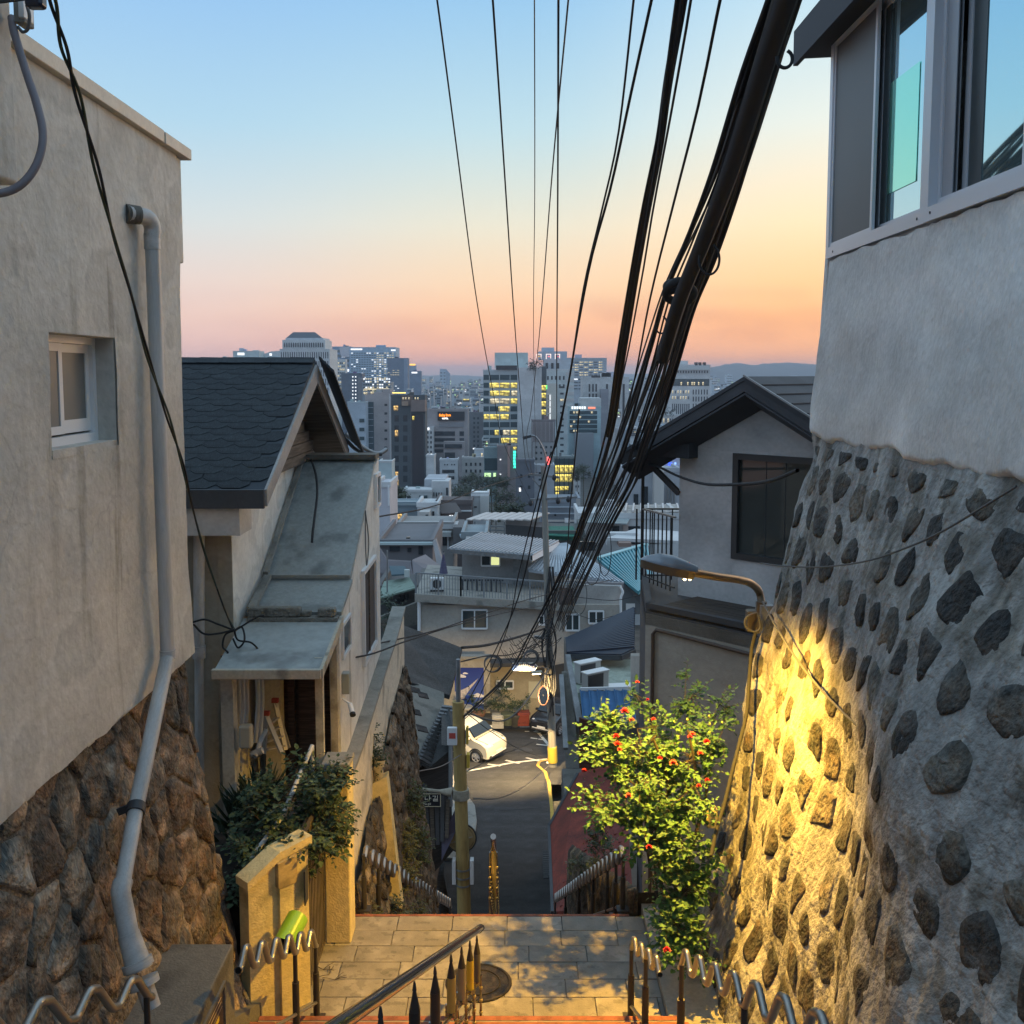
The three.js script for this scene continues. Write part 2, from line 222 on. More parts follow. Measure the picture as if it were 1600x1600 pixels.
{ // landing of granite pavers, laid in courses
  const la = thing('landing', null, null, W3(0, -6.05, 10)); la.userData.kind = 'structure';
  part(la, 'bed', box(-2.1, 1.5, -6.4, -6.022, 8.78, 10.86), M.darkconc);
  const R = rng(5), tones = [0, 1, 2, 3].map((k) => mat([0.335 + k * 0.022, 0.305 + k * 0.02, 0.262 + k * 0.018], { map: T.granite, size: 1.1 + k * 0.17, bump: T.fine, bs: 0.0025 }));
  const rows = 7, h = 2.08 / rows;
  for (let r = 0; r < rows; r++) { let x = -2.05 - R() * 0.5; while (x < 1.42) { const x0 = Math.max(x, -2.05), x1 = Math.min(x + 0.6, 1.45), up = (R() - 0.5) * 0.005; if (x1 - x0 > 0.04) part(la, 'paver', box(x0 + 0.004, x1 - 0.004, -6.08, -6.0 + up, 8.78 + r * h + 0.004, 8.78 + (r + 1) * h - 0.004, 0.004), tones[Math.floor(R() * 4)]); x += 0.6; } }
  const c = PY(748, 1536, -6), iron = mat([0.075, 0.058, 0.042], { rough: 0.6, metal: 0.4, map: T.stone, size: 0.5, bump: T.fine, bs: 0.003 }), mh = thing('manhole_cover', 'round rusty iron manhole cover set in the landing pavers', 'manhole cover', c);
  part(mh, 'rim', new THREE.TorusGeometry(0.31, 0.02, 6, 40).rotateX(Math.PI / 2).scale(1, 0.5, 1).translate(c.x, c.y + 0.006, c.z), iron); part(mh, 'lid', cyl(V(c.x, c.y - 0.03, c.z), V(c.x, c.y + 0.008, c.z), 0.295, 0.295, 40), iron);
  part(mh, 'ring', new THREE.TorusGeometry(0.21, 0.009, 5, 36).rotateX(Math.PI / 2).translate(c.x, c.y + 0.008, c.z), iron);
  for (let k = 0; k < 10; k++) { const a = k * 0.628 + 0.2, q = V(c.x + Math.cos(a) * 0.25, c.y, c.z + Math.sin(a) * 0.25); part(mh, 'hole', cyl(q.clone().setY(c.y + 0.002), q.clone().setY(c.y + 0.0095), 0.014, 0.014, 8), M.black); }
}
// street: alley and the crossing at its foot
{
  const edge = [[27.9, -1.6, 1.15], [33, -2.3, 1.35], [40, -2.6, 1.6], [44, -3.0, 1.75]];
  const ptsL = [], ptsR = [];
  for (const [d, l, r] of edge) { ptsL.push(W3(l, roadY(d), d)); ptsR.push(W3(r, roadY(d), d)); }
  const road = sheet(1, 1, () => V()); const pos = [], uv = [], quad = (a, b, c, d) => { for (const p of [a, b, c, b, d, c]) { pos.push(p.x, p.y, p.z); uv.push(p.x, p.z); } };
  for (let i = 0; i < edge.length - 1; i++) quad(ptsL[i], ptsR[i], ptsL[i + 1], ptsR[i + 1]);
  quad(W3(-9, roadY(44), 44), W3(7.5, roadY(44), 44), W3(-9, roadY(60), 60), W3(7.5, roadY(60), 60));
  const g = new THREE.BufferGeometry(); g.setAttribute('position', new THREE.Float32BufferAttribute(pos, 3)); g.setAttribute('uv', new THREE.Float32BufferAttribute(uv, 2)); g.computeVertexNormals(); road.dispose();
  struct('road', g, M.asphalt, 'dark asphalt alley meeting a small crossing');
  const onroad = (px, py) => { const r = ray(px, py), t = 12.46 / (-r.y + 0.13 * r.z); return r.multiplyScalar(t); }; // where a pixel meets the sloping street
  const strip = (pts, w, name, m, label, lift = 0.004) => { const list = []; for (let i = 0; i < pts.length - 1; i++) { const a = pts[i], b = pts[i + 1], n = V(-(b.z - a.z), 0, b.x - a.x).normalize().multiplyScalar(w / 2), up = V(0, lift, 0); list.push(slab([a.clone().add(n), a.clone().sub(n), b.clone().sub(n), b.clone().add(n)].map((p) => p.add(up)), V(0, 0.003, 0))); } const o = solo(name, join(list), m, label, 'road marking'); return o; };
  globalThis.onroad = onroad;
  strip([onroad(730, 1205), onroad(800, 1192), onroad(866, 1185)], 0.16, 'white_line', M.paint, 'long white line across the mouth of the alley');
  for (const [a, b, c, d, l] of [[762, 1194, 782, 1197, 'short white tick beside the parked white car front wheel'], [790, 1188, 812, 1193, 'short white tick in the middle of the long white line'], [822, 1184, 842, 1189, 'short white tick near the bollard end of the long white line']]) strip([onroad(a, b), onroad(c, d)], 0.14, 'white_tick', M.paint, l);
  strip([onroad(824, 1128), onroad(842, 1146), onroad(858, 1165)], 0.16, 'white_line', M.paint, 'diagonal white line ending at the utility pole');
  const tk = [[778, 1132, 786, 1136], [806, 1129, 815, 1134], [812, 1136, 828, 1136], [834, 1143, 845, 1145], [820, 1143, 827, 1143], [829, 1153, 850, 1156], [838, 1163, 856, 1165]];
  tk.forEach(([a, b, c, d]) => { const o = strip([onroad(a, b), onroad(c, d)], 0.13, 'white_tick', M.paint, 'short white tick off the diagonal line at the crossing'); o.userData.group = 'ticks of the diagonal line'; });
  strip([onroad(860, 1186), onroad(843, 1190), onroad(840, 1196), onroad(852, 1206), onroad(858, 1225), onroad(862, 1262), onroad(864, 1300), onroad(867, 1360)], 0.14, 'yellow_line', M.ypaint, 'yellow kerb line along the dark alley');
  const patch = (q, l) => solo('asphalt_patch', slab(q.map(([x, y]) => onroad(x, y).add(V(0, 0.004, 0))), V(0, 0.003, 0)), M.roadpatch, l, 'road patch'); patch([[775, 1232], [842, 1228], [846, 1262], [772, 1268]], 'darker square asphalt patch in the alley below the white line'); patch([[752, 1330], [800, 1326], [802, 1400], [750, 1404]], 'darker asphalt patch at the foot of the stairs');
  { const gp = [onroad(848, 1330), onroad(857, 1330), onroad(859, 1372), onroad(849, 1372)], gr = thing('drain_grate', 'iron drain grate along the yellow kerb line of the alley', 'drain', gp[0]); part(gr, 'pit', slab(gp.map((p) => p.clone().add(V(0, 0.005, 0))), V(0, 0.003, 0)), M.black); for (let k = 0; k <= 14; k++) part(gr, 'bar', bar(gp[0].clone().lerp(gp[3], k / 14).add(V(0, 0.016, 0)), gp[1].clone().lerp(gp[2], k / 14).add(V(0, 0.016, 0)), 0.05, 0.015), M.charcoal); }
  const mc = onroad(818, 1173), mh = thing('manhole_cover', 'round iron manhole cover in the road beside the white car', 'manhole cover', mc);
  part(mh, 'lid', cyl(mc.clone(), mc.clone().add(V(0, 0.012, 0)), 0.42, 0.42, 28), M.dark); part(mh, 'rim', new THREE.TorusGeometry(0.42, 0.03, 5, 28).rotateX(Math.PI / 2 ).scale(1, 0.4, 1).translate(mc.x, mc.y + 0.006, mc.z), M.charcoal);
  const pv = [[723, 1215], [730, 1245], [742, 1262], [745, 1285], [742, 1305], [733, 1325], [724, 1345]].map(([x, y]) => onroad(x, y)); const back = pv.slice().reverse().map((p) => p.clone().add(V(-1.3, 0, 0)));
  struct('pavement', slab([...pv, ...back], V(0, 0.1, 0)), M.concrete, 'low grey pavement beside the alley');
}

{ // kerbs either side of the stairs
  struct('stair_kerb', join([box(1.452, 2.6, -6.9, -5.93, 8.6, 11), slab([W3(1.56, -5.75, 8.6), W3(1.56, -2.6, 2.2), W3(1.56, -3.6, 2.2), W3(1.56, -6.8, 8.6)], V(1.2, 0, 0))]), mat([0.36, 0.34, 0.31], { map: T.grime, size: 1.3, bump: T.fine, bs: 0.004 }), 'rough concrete kerb between the stairs and the stone wall');
  struct('stair_kerb', slab([W3(-2.31, -5.8, 9.0), W3(-2.31, -2.6, 2.4), W3(-2.31, -3.6, 2.4), W3(-2.31, -6.8, 9.0)], V(-0.6, 0, 0)), M.darkconc, 'rough concrete kerb under the brown stone wall');
}

{ // dry twigs on the landing by the gate
  const R = rng(61); for (let k = 0; k < 3; k++) { const c = PY(505 + k * 9, 1515 + k * 8, -5.992), tw = []; for (let i = 0; i < 4; i++) { const a = R() * 6.28, e = c.clone().add(V(Math.cos(a) * 0.12, 0.01 + R() * 0.02, Math.sin(a) * 0.12)); tw.push(tube([c.clone(), c.clone().lerp(e, 0.5).add(V(0, 0.012, 0.01)), e], 0.003, 6, 4)); } solo('dry_twig', join(tw), M.bark, 'dry twig lying on the landing pavers by the slatted gate', 'twig', 'dry twigs on the landing'); }
}
// ---------------------------------------------------------------- stone retaining wall to the right, with the plastered house on top
const wallX = (y) => { const k = [[-7, 1.6], [-6.3, 1.82], [-5.1, 2.27], [-2.34, 2.8], [-0.6, 3.2], [0, 3.22]]; let i = 0; while (i < k.length - 2 && y > k[i + 1][0]) i++; return lerp(k[i][1], k[i + 1][1], (y - k[i][0]) / (k[i + 1][0] - k[i][0])); };
const wallSwell = (d, y) => -0.3 * Math.exp(-Math.pow((d - 6.15 - (y + 3.6) * 0.25) / 1.05, 2)) * sstep(-0.6, -2.6, y) + (fbm(d * 0.9, y * 0.9, 2) - 0.5) * 0.16;
const wallPoint = (d, y, h) => { const e = sstep(10.55, 11.05, d) * (fbm(3, y * 2.2, 3) * 0.35); return W3(wallX(y) + wallSwell(d, y) - h + e * e * 0.6, y, d - e * 0.25); };
const wallSmear = (d, y) => (fbm(d * 4, y * 3, 4) - 0.5) * 0.06;
{
  const w = thing('stone_retaining_wall', 'sloping retaining wall of dark stones in pale mortar beside the stairs', 'wall', W3(2.6, -6, 7));
  const top = (d) => -0.6 + (fbm(d * 2.3, 7, 4) - 0.5) * 0.22 + 0.03;
  part(w, 'mortar_face', sheet(520, 360, (u, v) => { const d = lerp(2.6, 11, u), y = lerp(-7, top(d), v); return wallPoint(d, y, wallSmear(d, y) + (fbm(d * 16, y * 9, 4) - 0.5) * 0.015); }, (u, v, p) => [p.z, p.y]), M.mortar);
  part(w, 'end_face', sheet(30, 120, (u, v) => { const y = lerp(-7, top(11), v), p = wallPoint(11, y, wallSmear(11, y) + (fbm(176, y * 9, 4) - 0.5) * 0.015); return V(p.x + u * 3, y, p.z - u * 0.2 + (u > 0 && u < 1 ? (fbm(u * 9, y * 3, 3) - 0.5) * 0.14 : 0)); }, (u, v, p) => [p.x, p.y]), M.mortar);
  part(w, 'top_face', sheet(60, 4, (u, v) => { const d = lerp(2.6, 11, u), p = wallPoint(d, top(d), 0); return V(lerp(p.x + 0.02, 6, v), p.y - 0.01, p.z); }), M.mortar);
  const R = rng(11), tones = [[0.17, 0.155, 0.138], [0.21, 0.185, 0.155], [0.135, 0.125, 0.115], [0.25, 0.21, 0.165], [0.3, 0.265, 0.215]].map((c, i) => mat(c, { map: T.stone, size: 0.9 + i * 0.13, rough: 0.8, bump: T.bump, bs: 0.035, bsize: 0.45 }));
  const seeds = []; let row = 0;
  for (let y = -6.7; y < -0.6; y += 0.4, row++) for (let d = 2.6 + (row % 2) * 0.24; d < 11.1; d += 0.4 + R() * 0.16) seeds.push([d + (R() - 0.5) * 0.2, y + (R() - 0.5) * 0.22, 0.46]);
  cells(seeds, [[2.6, -6.9], [10.98, -6.9], [10.98, -0.72], [2.6, -0.72]]).forEach((poly, i) => { if (poly.length < 3 || R() < 0.07) return;
    const c = poly.reduce((q, p) => [q[0] + p[0] / poly.length, q[1] + p[1] / poly.length], [0, 0]), k = 0.6 + R() * 0.2, out = poly.map((p) => [c[0] + (p[0] - c[0]) * k * (0.86 + R() * 0.24), c[1] + (p[1] - c[1]) * k * (0.9 + R() * 0.24)]);
    part(w, 'stone', stoneGeo(out, (d, y, h) => wallPoint(d, y, h + wallSmear(d, y)), { gap: 0.008, rise: 0.006 + R() * 0.018, sink: 0.05, rough: 0.016, seed: i + 60, rings: 4, step: 0.07, round: 0.42 }), tones[Math.floor(R() * tones.length * 0.999)]); });
}
{
  const h = thing('plaster_house', 'rough white plastered house with wide windows standing on the stone retaining wall', 'house', W3(4, -0.6, 7));
  const face = (d, y) => 3.2 + sstep(-0.6, 1.2, y) * 0.13;
  part(h, 'wall', join([sheet(150, 60, (u, v) => { const d = lerp(2.4, 11, u), y = lerp(-0.72 + (fbm(d * 2.6, 3, 4) - 0.5) * 0.16, 1.17 + (fbm(d * 4, 9, 3) - 0.5) * 0.05, v); return W3(face(d, y) + (fbm(d * 1.4, y * 1.4, 4) - 0.5) * 0.07 - 0.03 + (u > 0.985 ? (u - 0.985) * 5 : 0) + Math.max(0, 0.035 - v) * 3, y, d); }, (u, v, p) => [p.z, p.y]), muv(slab([W3(3.26, -0.75, 10.99), W3(3.34, 1.2, 10.99), W3(3.4, 3.5, 10.99), W3(7, 3.5, 10.99), W3(7, -0.75, 10.99)], V(0, 0, -0.1)))]), M.offwhite);
  part(h, 'sill_wall', box(3.36, 6, 1.1, 1.22, 2.4, 10.95), M.offwhite); part(h, 'upper_wall', box(3.42, 3.6, 3.5, 3.8, 2.4, 10.9), M.offwhite); part(h, 'back_wall', box(5.9, 6, -0.7, 3.8, 2.4, 10.95), M.offwhite);
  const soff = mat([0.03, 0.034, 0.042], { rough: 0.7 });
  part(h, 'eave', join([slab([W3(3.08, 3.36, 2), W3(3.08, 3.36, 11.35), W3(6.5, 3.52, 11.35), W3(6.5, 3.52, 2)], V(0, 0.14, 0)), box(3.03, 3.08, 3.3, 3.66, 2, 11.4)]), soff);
  // windows: sliding sashes in pale aluminium frames; y 1.22 .. 3.45 on the plane x = 3.33
  const pale = mat([0.62, 0.63, 0.67], { rough: 0.35, metal: 0.1 }), reflect = mat([0.6, 0.84, 0.88], { rough: 0.03, metal: 0.9 }), screen = mat([0.1, 0.11, 0.115], { rough: 0.5 }), deep = mat([0.06, 0.075, 0.08], { rough: 0.4 }), mint = mat([0.42, 0.95, 0.74], { rough: 0.06, metal: 0.85 });
  function win(d0, d1, x, y0, y1, split, label) {
    const o = part(h, 'window', join([box(x - 0.05, x + 0.1, y0, y0 + 0.11, d0, d1), box(x - 0.05, x + 0.1, y1 - 0.09, y1, d0, d1), box(x - 0.05, x + 0.1, y0 + 0.11, y1 - 0.09, d0, d0 + 0.09), box(x - 0.05, x + 0.1, y0 + 0.11, y1 - 0.09, d1 - 0.09, d1)]), pale); o.userData.label = label;
    return o;
  }
  const fr = (x0, x1, y0, y1, d0, d1, t) => join([box(x0, x1, y0, y0 + t, d0, d1), box(x0, x1, y1 - t, y1, d0, d1), box(x0, x1, y0 + t, y1 - t, d0, d0 + t), box(x0, x1, y0 + t, y1 - t, d1 - t, d1)]);
  const w1 = win(8.36, 10.95, 3.35, 1.2, 3.46, 9.6, 'far window with a dark insect screen and a mint sheet behind the glass');
  part(w1, 'screen_sash', fr(3.315, 3.345, 1.3, 3.38, 9.62, 10.87, 0.05), pale); part(w1, 'insect_screen', box(3.326, 3.334, 1.35, 3.33, 9.67, 10.82), screen);
  part(w1, 'inner_sash', fr(3.4, 3.44, 1.3, 3.38, 8.44, 9.75, 0.07), pale); part(w1, 'glass_pane', box(3.416, 3.424, 1.37, 3.31, 8.51, 9.55), reflect); part(w1, 'dark_jamb', box(3.41, 3.43, 1.37, 3.31, 9.55, 9.7), deep);
  part(w1, 'mint_sheet', box(3.408, 3.412, 1.62, 2.6, 8.84, 9.5), mint);
  for (const [d, y] of [[8.5, 1.255], [10.7, 1.25]]) part(w1, 'screw_cap', cyl(W3(3.296, y, d), W3(3.3, y, d), 0.012, 0.012, 8), M.black);
  const w2 = win(3.2, 8.28, 3.31, 1.19, 3.46, 6, 'wide window with pale track frames reflecting the evening sky');
  part(w2, 'track', fr(3.33, 3.4, 1.3, 3.37, 3.3, 8.2, 0.06), pale); for (const x of [3.345, 3.375]) part(w2, 'track_rail', box(x, x + 0.008, 1.36, 3.31, 7.95, 8.16), M.greyframe);
  part(w2, 'inner_sash', fr(3.43, 3.47, 1.3, 3.38, 6.88, 7.98, 0.08), pale); part(w2, 'dark_jamb', box(3.44, 3.46, 1.38, 3.3, 7.68, 7.9), deep); part(w2, 'glass_pane', box(3.446, 3.454, 1.38, 3.3, 6.96, 7.68), reflect); part(w2, 'insect_screen', box(3.4, 3.41, 1.36, 3.31, 3.36, 6.86), screen); part(w2, 'screen_sash', fr(3.38, 3.42, 1.3, 3.37, 3.36, 6.95, 0.06), pale);
  part(w2, 'screw_cap', cyl(W3(3.256, 1.25, 8.14), W3(3.26, 1.25, 8.14), 0.012, 0.012, 8), M.black);
}
// ---------------------------------------------------------------- grey stucco house to the left, on a base of brown stones
const ring = (x0, x1, y0, y1, d0, d1, t, tb = t) => join([box(x0, x1, y0, y0 + tb, d0, d1), box(x0, x1, y1 - t, y1, d0, d1), box(x0, x1, y0 + tb, y1 - t, d0, d0 + t), box(x0, x1, y0 + tb, y1 - t, d1 - t, d1)]); // frame facing the side
const ringF = (x0, x1, y0, y1, d0, d1, t, tb = t) => join([box(x0, x1, y0, y0 + tb, d0, d1), box(x0, x1, y1 - t, y1, d0, d1), box(x0, x0 + t, y0 + tb, y1 - t, d0, d1), box(x1 - t, x1, y0 + tb, y1 - t, d0, d1)]); // frame facing ahead
{
  const h = thing('stucco_house', 'grey weathered stucco house with a small recessed window and a pale roof edge', 'house', W3(-3.5, -2.5, 7));
  const wy0 = -0.52, wy1 = 0.26, wd0 = 6.45, wd1 = 7.52, X = -2.9;
  const nz = (d, y) => (fbm(d * 1.7, y * 1.5, 4) - 0.5) * 0.035;
  const panel = (d0, d1, y0, y1) => sheet(Math.max(2, Math.round((d1 - d0) * 14)), Math.max(2, Math.round((y1 - y0) * 14)), (u, v) => { const d = lerp(d0, d1, u), y = lerp(y0, y1, v), e = (y1 === 1.88 && v === 1) || u === 0 && d0 === 2.4 ? 0 : 1; return W3(X + nz(d, y) * e + (y < -1 ? sstep(-1.6, -2.5, y) * 0.03 : 0), y - (v === 0 && y0 < -2 ? (fbm(d * 3, 1, 3) - 0.5) * 0.05 : 0), d); }, (u, v, p) => [p.z, p.y]);
  part(h, 'wall', join([panel(2.4, wd0, -2.52, 1.88), panel(wd1, 9.06, -2.52, 1.88), panel(wd0, wd1, wy1, 1.88), panel(wd0, wd1, -2.52, wy0), sheet(20, 40, (u, v) => W3(lerp(X + nz(9.06, lerp(-2.52, 1.88, v)), -7, u), lerp(-2.52, 1.88, v), 9.06), (u, v, p) => [p.x, p.y]), box(-7, -2.96, -2.6, -2.52, 2.4, 9.05)]), M.stucco);
  part(h, 'corner_return', box(-3.6, X - 0.004, 0.97, 1.87, 9.062, 9.2, 0.015), M.stucco);
  part(h, 'bay', box(-3.4, -2.72, 1.03, 3.2, 2.4, 5.78, 0.03), M.stucco); part(h, 'vent_recess', box(-2.93, -2.87, 0.78, 1.02, 3, 5.55), M.darkconc);
  const cap = mat([0.62, 0.57, 0.48], { rough: 0.5, map: T.plaster, size: 1.4 });
  part(h, 'roof_edge', join([box(-3.3, X + 0.05, 1.885, 1.985, 5.79, 8.62, 0.006), box(-3.3, X + 0.06, 1.88, 1.975, 8.625, 9.3, 0.006)]), cap); part(h, 'roof', box(-7, -3.1, 1.86, 1.96, 2.4, 9.25), M.darkconc);
  // recessed window
  const rev = part(h, 'window_recess', join([box(-3.14, X - 0.002, wy0 - 0.02, wy0 + 0.035, wd0, wd1), box(-3.14, X - 0.004, wy1 - 0.003, wy1 + 0.03, wd0, wd1), box(-3.14, X - 0.006, wy0, wy1, wd1 - 0.003, wd1 + 0.03), box(-3.14, X - 0.006, wy0, wy1, wd0 - 0.03, wd0 + 0.003)]), M.stucco);
  const w = part(h, 'window', ring(-3.12, -3.04, wy0 + 0.035, wy1 - 0.003, wd0 + 0.003, wd1 - 0.003, 0.05, 0.06), M.frame); void rev;
  part(w, 'sash', ring(-3.075, -3.05, wy0 + 0.11, wy1 - 0.055, 6.52, 6.98, 0.055), M.frame); part(w, 'sash', ring(-3.095, -3.072, wy0 + 0.11, wy1 - 0.055, 6.9, 7.47, 0.06, 0.09), M.frame);
  const frost = mat([0.14, 0.15, 0.145], { rough: 0.35 });
  part(w, 'pane', box(-3.064, -3.058, wy0 + 0.15, wy1 - 0.1, 6.57, 6.93), frost); part(w, 'pane', box(-3.086, -3.08, wy0 + 0.18, wy1 - 0.1, 6.95, 7.42), frost); part(h, 'backing', box(-3.3, -3.2, wy0 - 0.05, wy1 + 0.05, wd0 - 0.1, wd1 + 0.1), M.concrete);
}
const baseX = (y) => -2.9 + (-2.5 - y) * 0.18;
const basePoint = (d, y, hgt) => { const e = sstep(8.7, 9.15, d) * fbm(8, y * 1.8, 3) * 0.3; return W3(baseX(y) - 0.1 + hgt - e * 0.3 + (fbm(d, y, 2) - 0.5) * 0.12, y, d - e * 0.3); };
{
  const w = thing('brown_stone_wall', 'base wall of packed rough brown stones under the grey stucco house', 'wall', W3(-2.9, -6, 7));
  const earth = mat([0.46, 0.355, 0.255], { map: T.stone, size: 1.2, bump: T.bump, bs: 0.03, bsize: 0.4 });
  part(w, 'mortar_face', sheet(140, 90, (u, v) => { const d = lerp(2.4, 9.1, u), y = lerp(-6.6, -2.5, v); return basePoint(d, y, -0.004 + (fbm(d * 5, y * 5, 4) - 0.5) * 0.03); }, (u, v, p) => [p.z, p.y]), earth);
  part(w, 'end_face', sheet(20, 60, (u, v) => { const y = lerp(-6.6, -2.5, v), p = basePoint(9.1, y, -0.035); return V(p.x - u * 4, y, p.z - 0.02 * u); }, (u, v, p) => [p.x, p.y]), earth);
  const R = rng(23), seeds = []; for (let y = -6.5, r = 0; y < -2.3; y += 0.36, r++) for (let d = 2.5 + (r % 2) * 0.2; d < 9.3; d += 0.4) seeds.push([d + (R() - 0.5) * 0.3, y + (R() - 0.5) * 0.28, 0.4]);
  const tones = [[0.52, 0.36, 0.235], [0.58, 0.43, 0.3], [0.45, 0.3, 0.195], [0.6, 0.49, 0.37], [0.5, 0.385, 0.27]].map((c, i) => mat(c, { map: T.stone, size: 0.7 + i * 0.11, rough: 0.85, bump: T.bump, bs: 0.03, bsize: 0.4 }));
  cells(seeds, [[2.4, -6.6], [9.12, -6.6], [9.12, -2.5], [2.4, -2.5]]).forEach((poly, i) => { if (poly.length < 3) return; part(w, 'stone', stoneGeo(poly, basePoint, { gap: 0.004 + R() * 0.008, rise: 0.012 + R() * 0.026, sink: 0.035, rough: 0.03, seed: i + 3, rings: 5, step: 0.06, round: 0.12 }), tones[Math.floor(R() * 4.999)]); });
}
{ // rain pipe from the stucco wall, down over the stones
  const a = W3(-2.8, 0, 8.1), o = thing('rain_pipe', 'pale plastic rain pipe running down the grey stucco wall and brown stones', 'pipe', V(-2.8, -3.9, -6.4));
  const el = P(246, 345, 8.1), y0 = el.y, r = 0.056; el.x = -2.8;
  part(o, 'stub', cyl(W3(-2.92, y0 + 0.02, 7.87), W3(-2.84, y0 + 0.02, 7.95), 0.075, 0.07, 16), M.darkconc);
  part(o, 'elbow', tube([W3(-2.9, y0 + 0.02, 7.86), W3(-2.85, y0 + 0.02, 7.96), W3(-2.81, y0 + 0.01, 8.05), W3(-2.795, y0 - 0.05, 8.1), W3(-2.8, y0 - 0.13, 8.1)], r + 0.008, 24, 16), M.pvc);
  const low = P(262, 1025, 8.05), c = P(214, 1255, 7.05), dd = P(189, 1395, 6.45), e1 = P(203, 1470, 6.35), e2 = P(226, 1540, 6.28);
  part(o, 'pipe', cyl(W3(-2.8, y0 - 0.1, 8.1), low, r, r, 18), M.pvc); part(o, 'coupling', cyl(W3(-2.8, y0 - 0.1, 8.1), W3(-2.8, y0 - 0.22, 8.1), r + 0.007, r + 0.007, 18), M.pvc);
  part(o, 'coupling', cyl(low.clone().add(V(0, 0.05, 0)), low.clone().add(V(0, -0.02, 0)), r + 0.006, r + 0.006, 18), M.pvc);
  part(o, 'pipe', cyl(low, c, r, r, 18), M.pvc); part(o, 'pipe', cyl(c, dd, r - 0.003, r - 0.003, 18), M.pvc);
  part(o, 'elbow', tube([dd.clone().lerp(c, 0.12), dd, dd.clone().lerp(e1, 0.5), e1], r + 0.008, 20, 18), M.pvc);
  part(o, 'reducer', cyl(e1.clone().lerp(dd, 0.15), e2.clone().lerp(e1, 0.35), r + 0.012, r + 0.03, 20), M.pvc);
  for (const t of [0.55, 0.95]) part(o, 'socket_ring', cyl(e1.clone().lerp(e2, t - 0.1), e1.clone().lerp(e2, t + 0.06), r + 0.042, r + 0.042, 24), M.pvc);
  part(o, 'tail', cyl(e2, e2.clone().add(e2.clone().sub(e1).multiplyScalar(0.5)), r, r, 18), M.pvc);
  const cl = c.clone().lerp(dd, 0.02), ax = dd.clone().sub(c).normalize(); part(o, 'clamp', cyl(cl, cl.clone().add(ax.multiplyScalar(0.07)), r + 0.01, r + 0.01, 20), M.dark); part(o, 'clamp_bolt', bar(cl.clone().add(V(-0.06, -0.02, 0.01)), cl.clone().add(V(-0.13, -0.05, 0)), 0.035, 0.05), M.dark); void a;
}
{ // meter box, floodlight and conduit near the roof
  const o = thing('meter_box', 'small grey electric box with a cable loop on the stucco bay', 'box', W3(-2.7, 1.9, 5.6));
  const b = P(40, 25, 5.7); part(o, 'box', box(b.x - 0.03, b.x + 0.03, b.y - 0.06, b.y + 0.12, 5.62, 5.74, 0.01), M.concrete); part(o, 'lid', box(b.x + 0.005, b.x + 0.036, b.y - 0.04, b.y + 0.1, 5.6, 5.72, 0.008), M.frame);
  part(o, 'cable_loop', tube([P(42, 8, 5.6), P(46, 25, 5.58), P(44, 44, 5.58), P(36, 50, 5.6), P(28, 42, 5.62)], 0.009, 30, 6), M.wiregrey);
  solo('conduit', tube([P(18, 28, 5.7), P(22, 50, 5.6), P(40, 110, 5.55), P(58, 165, 5.5), P(67, 210, 5.45), P(60, 250, 5.4), P(40, 282, 5.35), P(10, 300, 5.3), P(-40, 305, 5.2)], 0.021, 60, 10), mat([0.16, 0.14, 0.155], { rough: 0.6 }), 'drooping grey conduit hose hanging in a loop from the stucco bay', 'conduit');
  const f = P(58, 4, 5.5), fl = thing('floodlight', 'small dark floodlight at the top of the stucco bay', 'floodlight', f); part(fl, 'housing', box(f.x - 0.05, f.x + 0.045, f.y - 0.035, f.y + 0.08, 5.45, 5.53, 0.02), mat([0.01, 0.013, 0.03], { rough: 0.25 })); part(fl, 'bracket', bar(f.clone().add(V(-0.02, 0.02, 0.02)), W3(-2.72, f.y + 0.04, 5.6), 0.02, 0.02), M.dark);
}
{ // concrete block with a warning plate at the foot of the pipe
  const o = thing('concrete_block', 'dark concrete block with a yellow warning plate beside the rain pipe foot', 'block', W3(-2.5, -5.2, 7));
  part(o, 'body', box(-2.95, -2.17, -5.6, -4.42, 6.32, 7.6, 0.02), M.darkconc);
  const c = document.createElement('canvas'); c.width = 256; c.height = 128; const q = c.getContext('2d'); q.fillStyle = '#3a2a22'; q.fillRect(0, 0, 256, 128); q.fillStyle = '#c8931c'; q.fillRect(0, 0, 62, 128); q.fillStyle = '#6d2420'; q.fillRect(62, 100, 90, 28); q.fillStyle = '#c9b79c'; q.fillRect(70, 20, 170, 4); q.fillRect(70, 36, 170, 4); q.fillRect(70, 56, 180, 3); q.fillRect(90, 70, 50, 14); q.fillStyle = '#d2b429'; q.fillRect(170, 66, 44, 18); q.fillStyle = '#3a2a1a'; for (let i = 0; i < 4; i++) q.fillRect(10, 20 + i * 24, 40, 8);
  const t = new THREE.CanvasTexture(c); t.colorSpace = THREE.SRGBColorSpace; const m = mat([1, 1, 1], { rough: 0.6 }); m.map = t;
  const pl = new THREE.PlaneGeometry(0.62, 0.3).rotateY(Math.PI / 2).translate(-2.165, -4.72, -6.95); part(o, 'warning_plate', pl, m); part(o, 'plate_frame', ring(-2.169, -2.15, -4.9, -4.54, 6.6, 7.3, 0.03), M.darkconc);
}
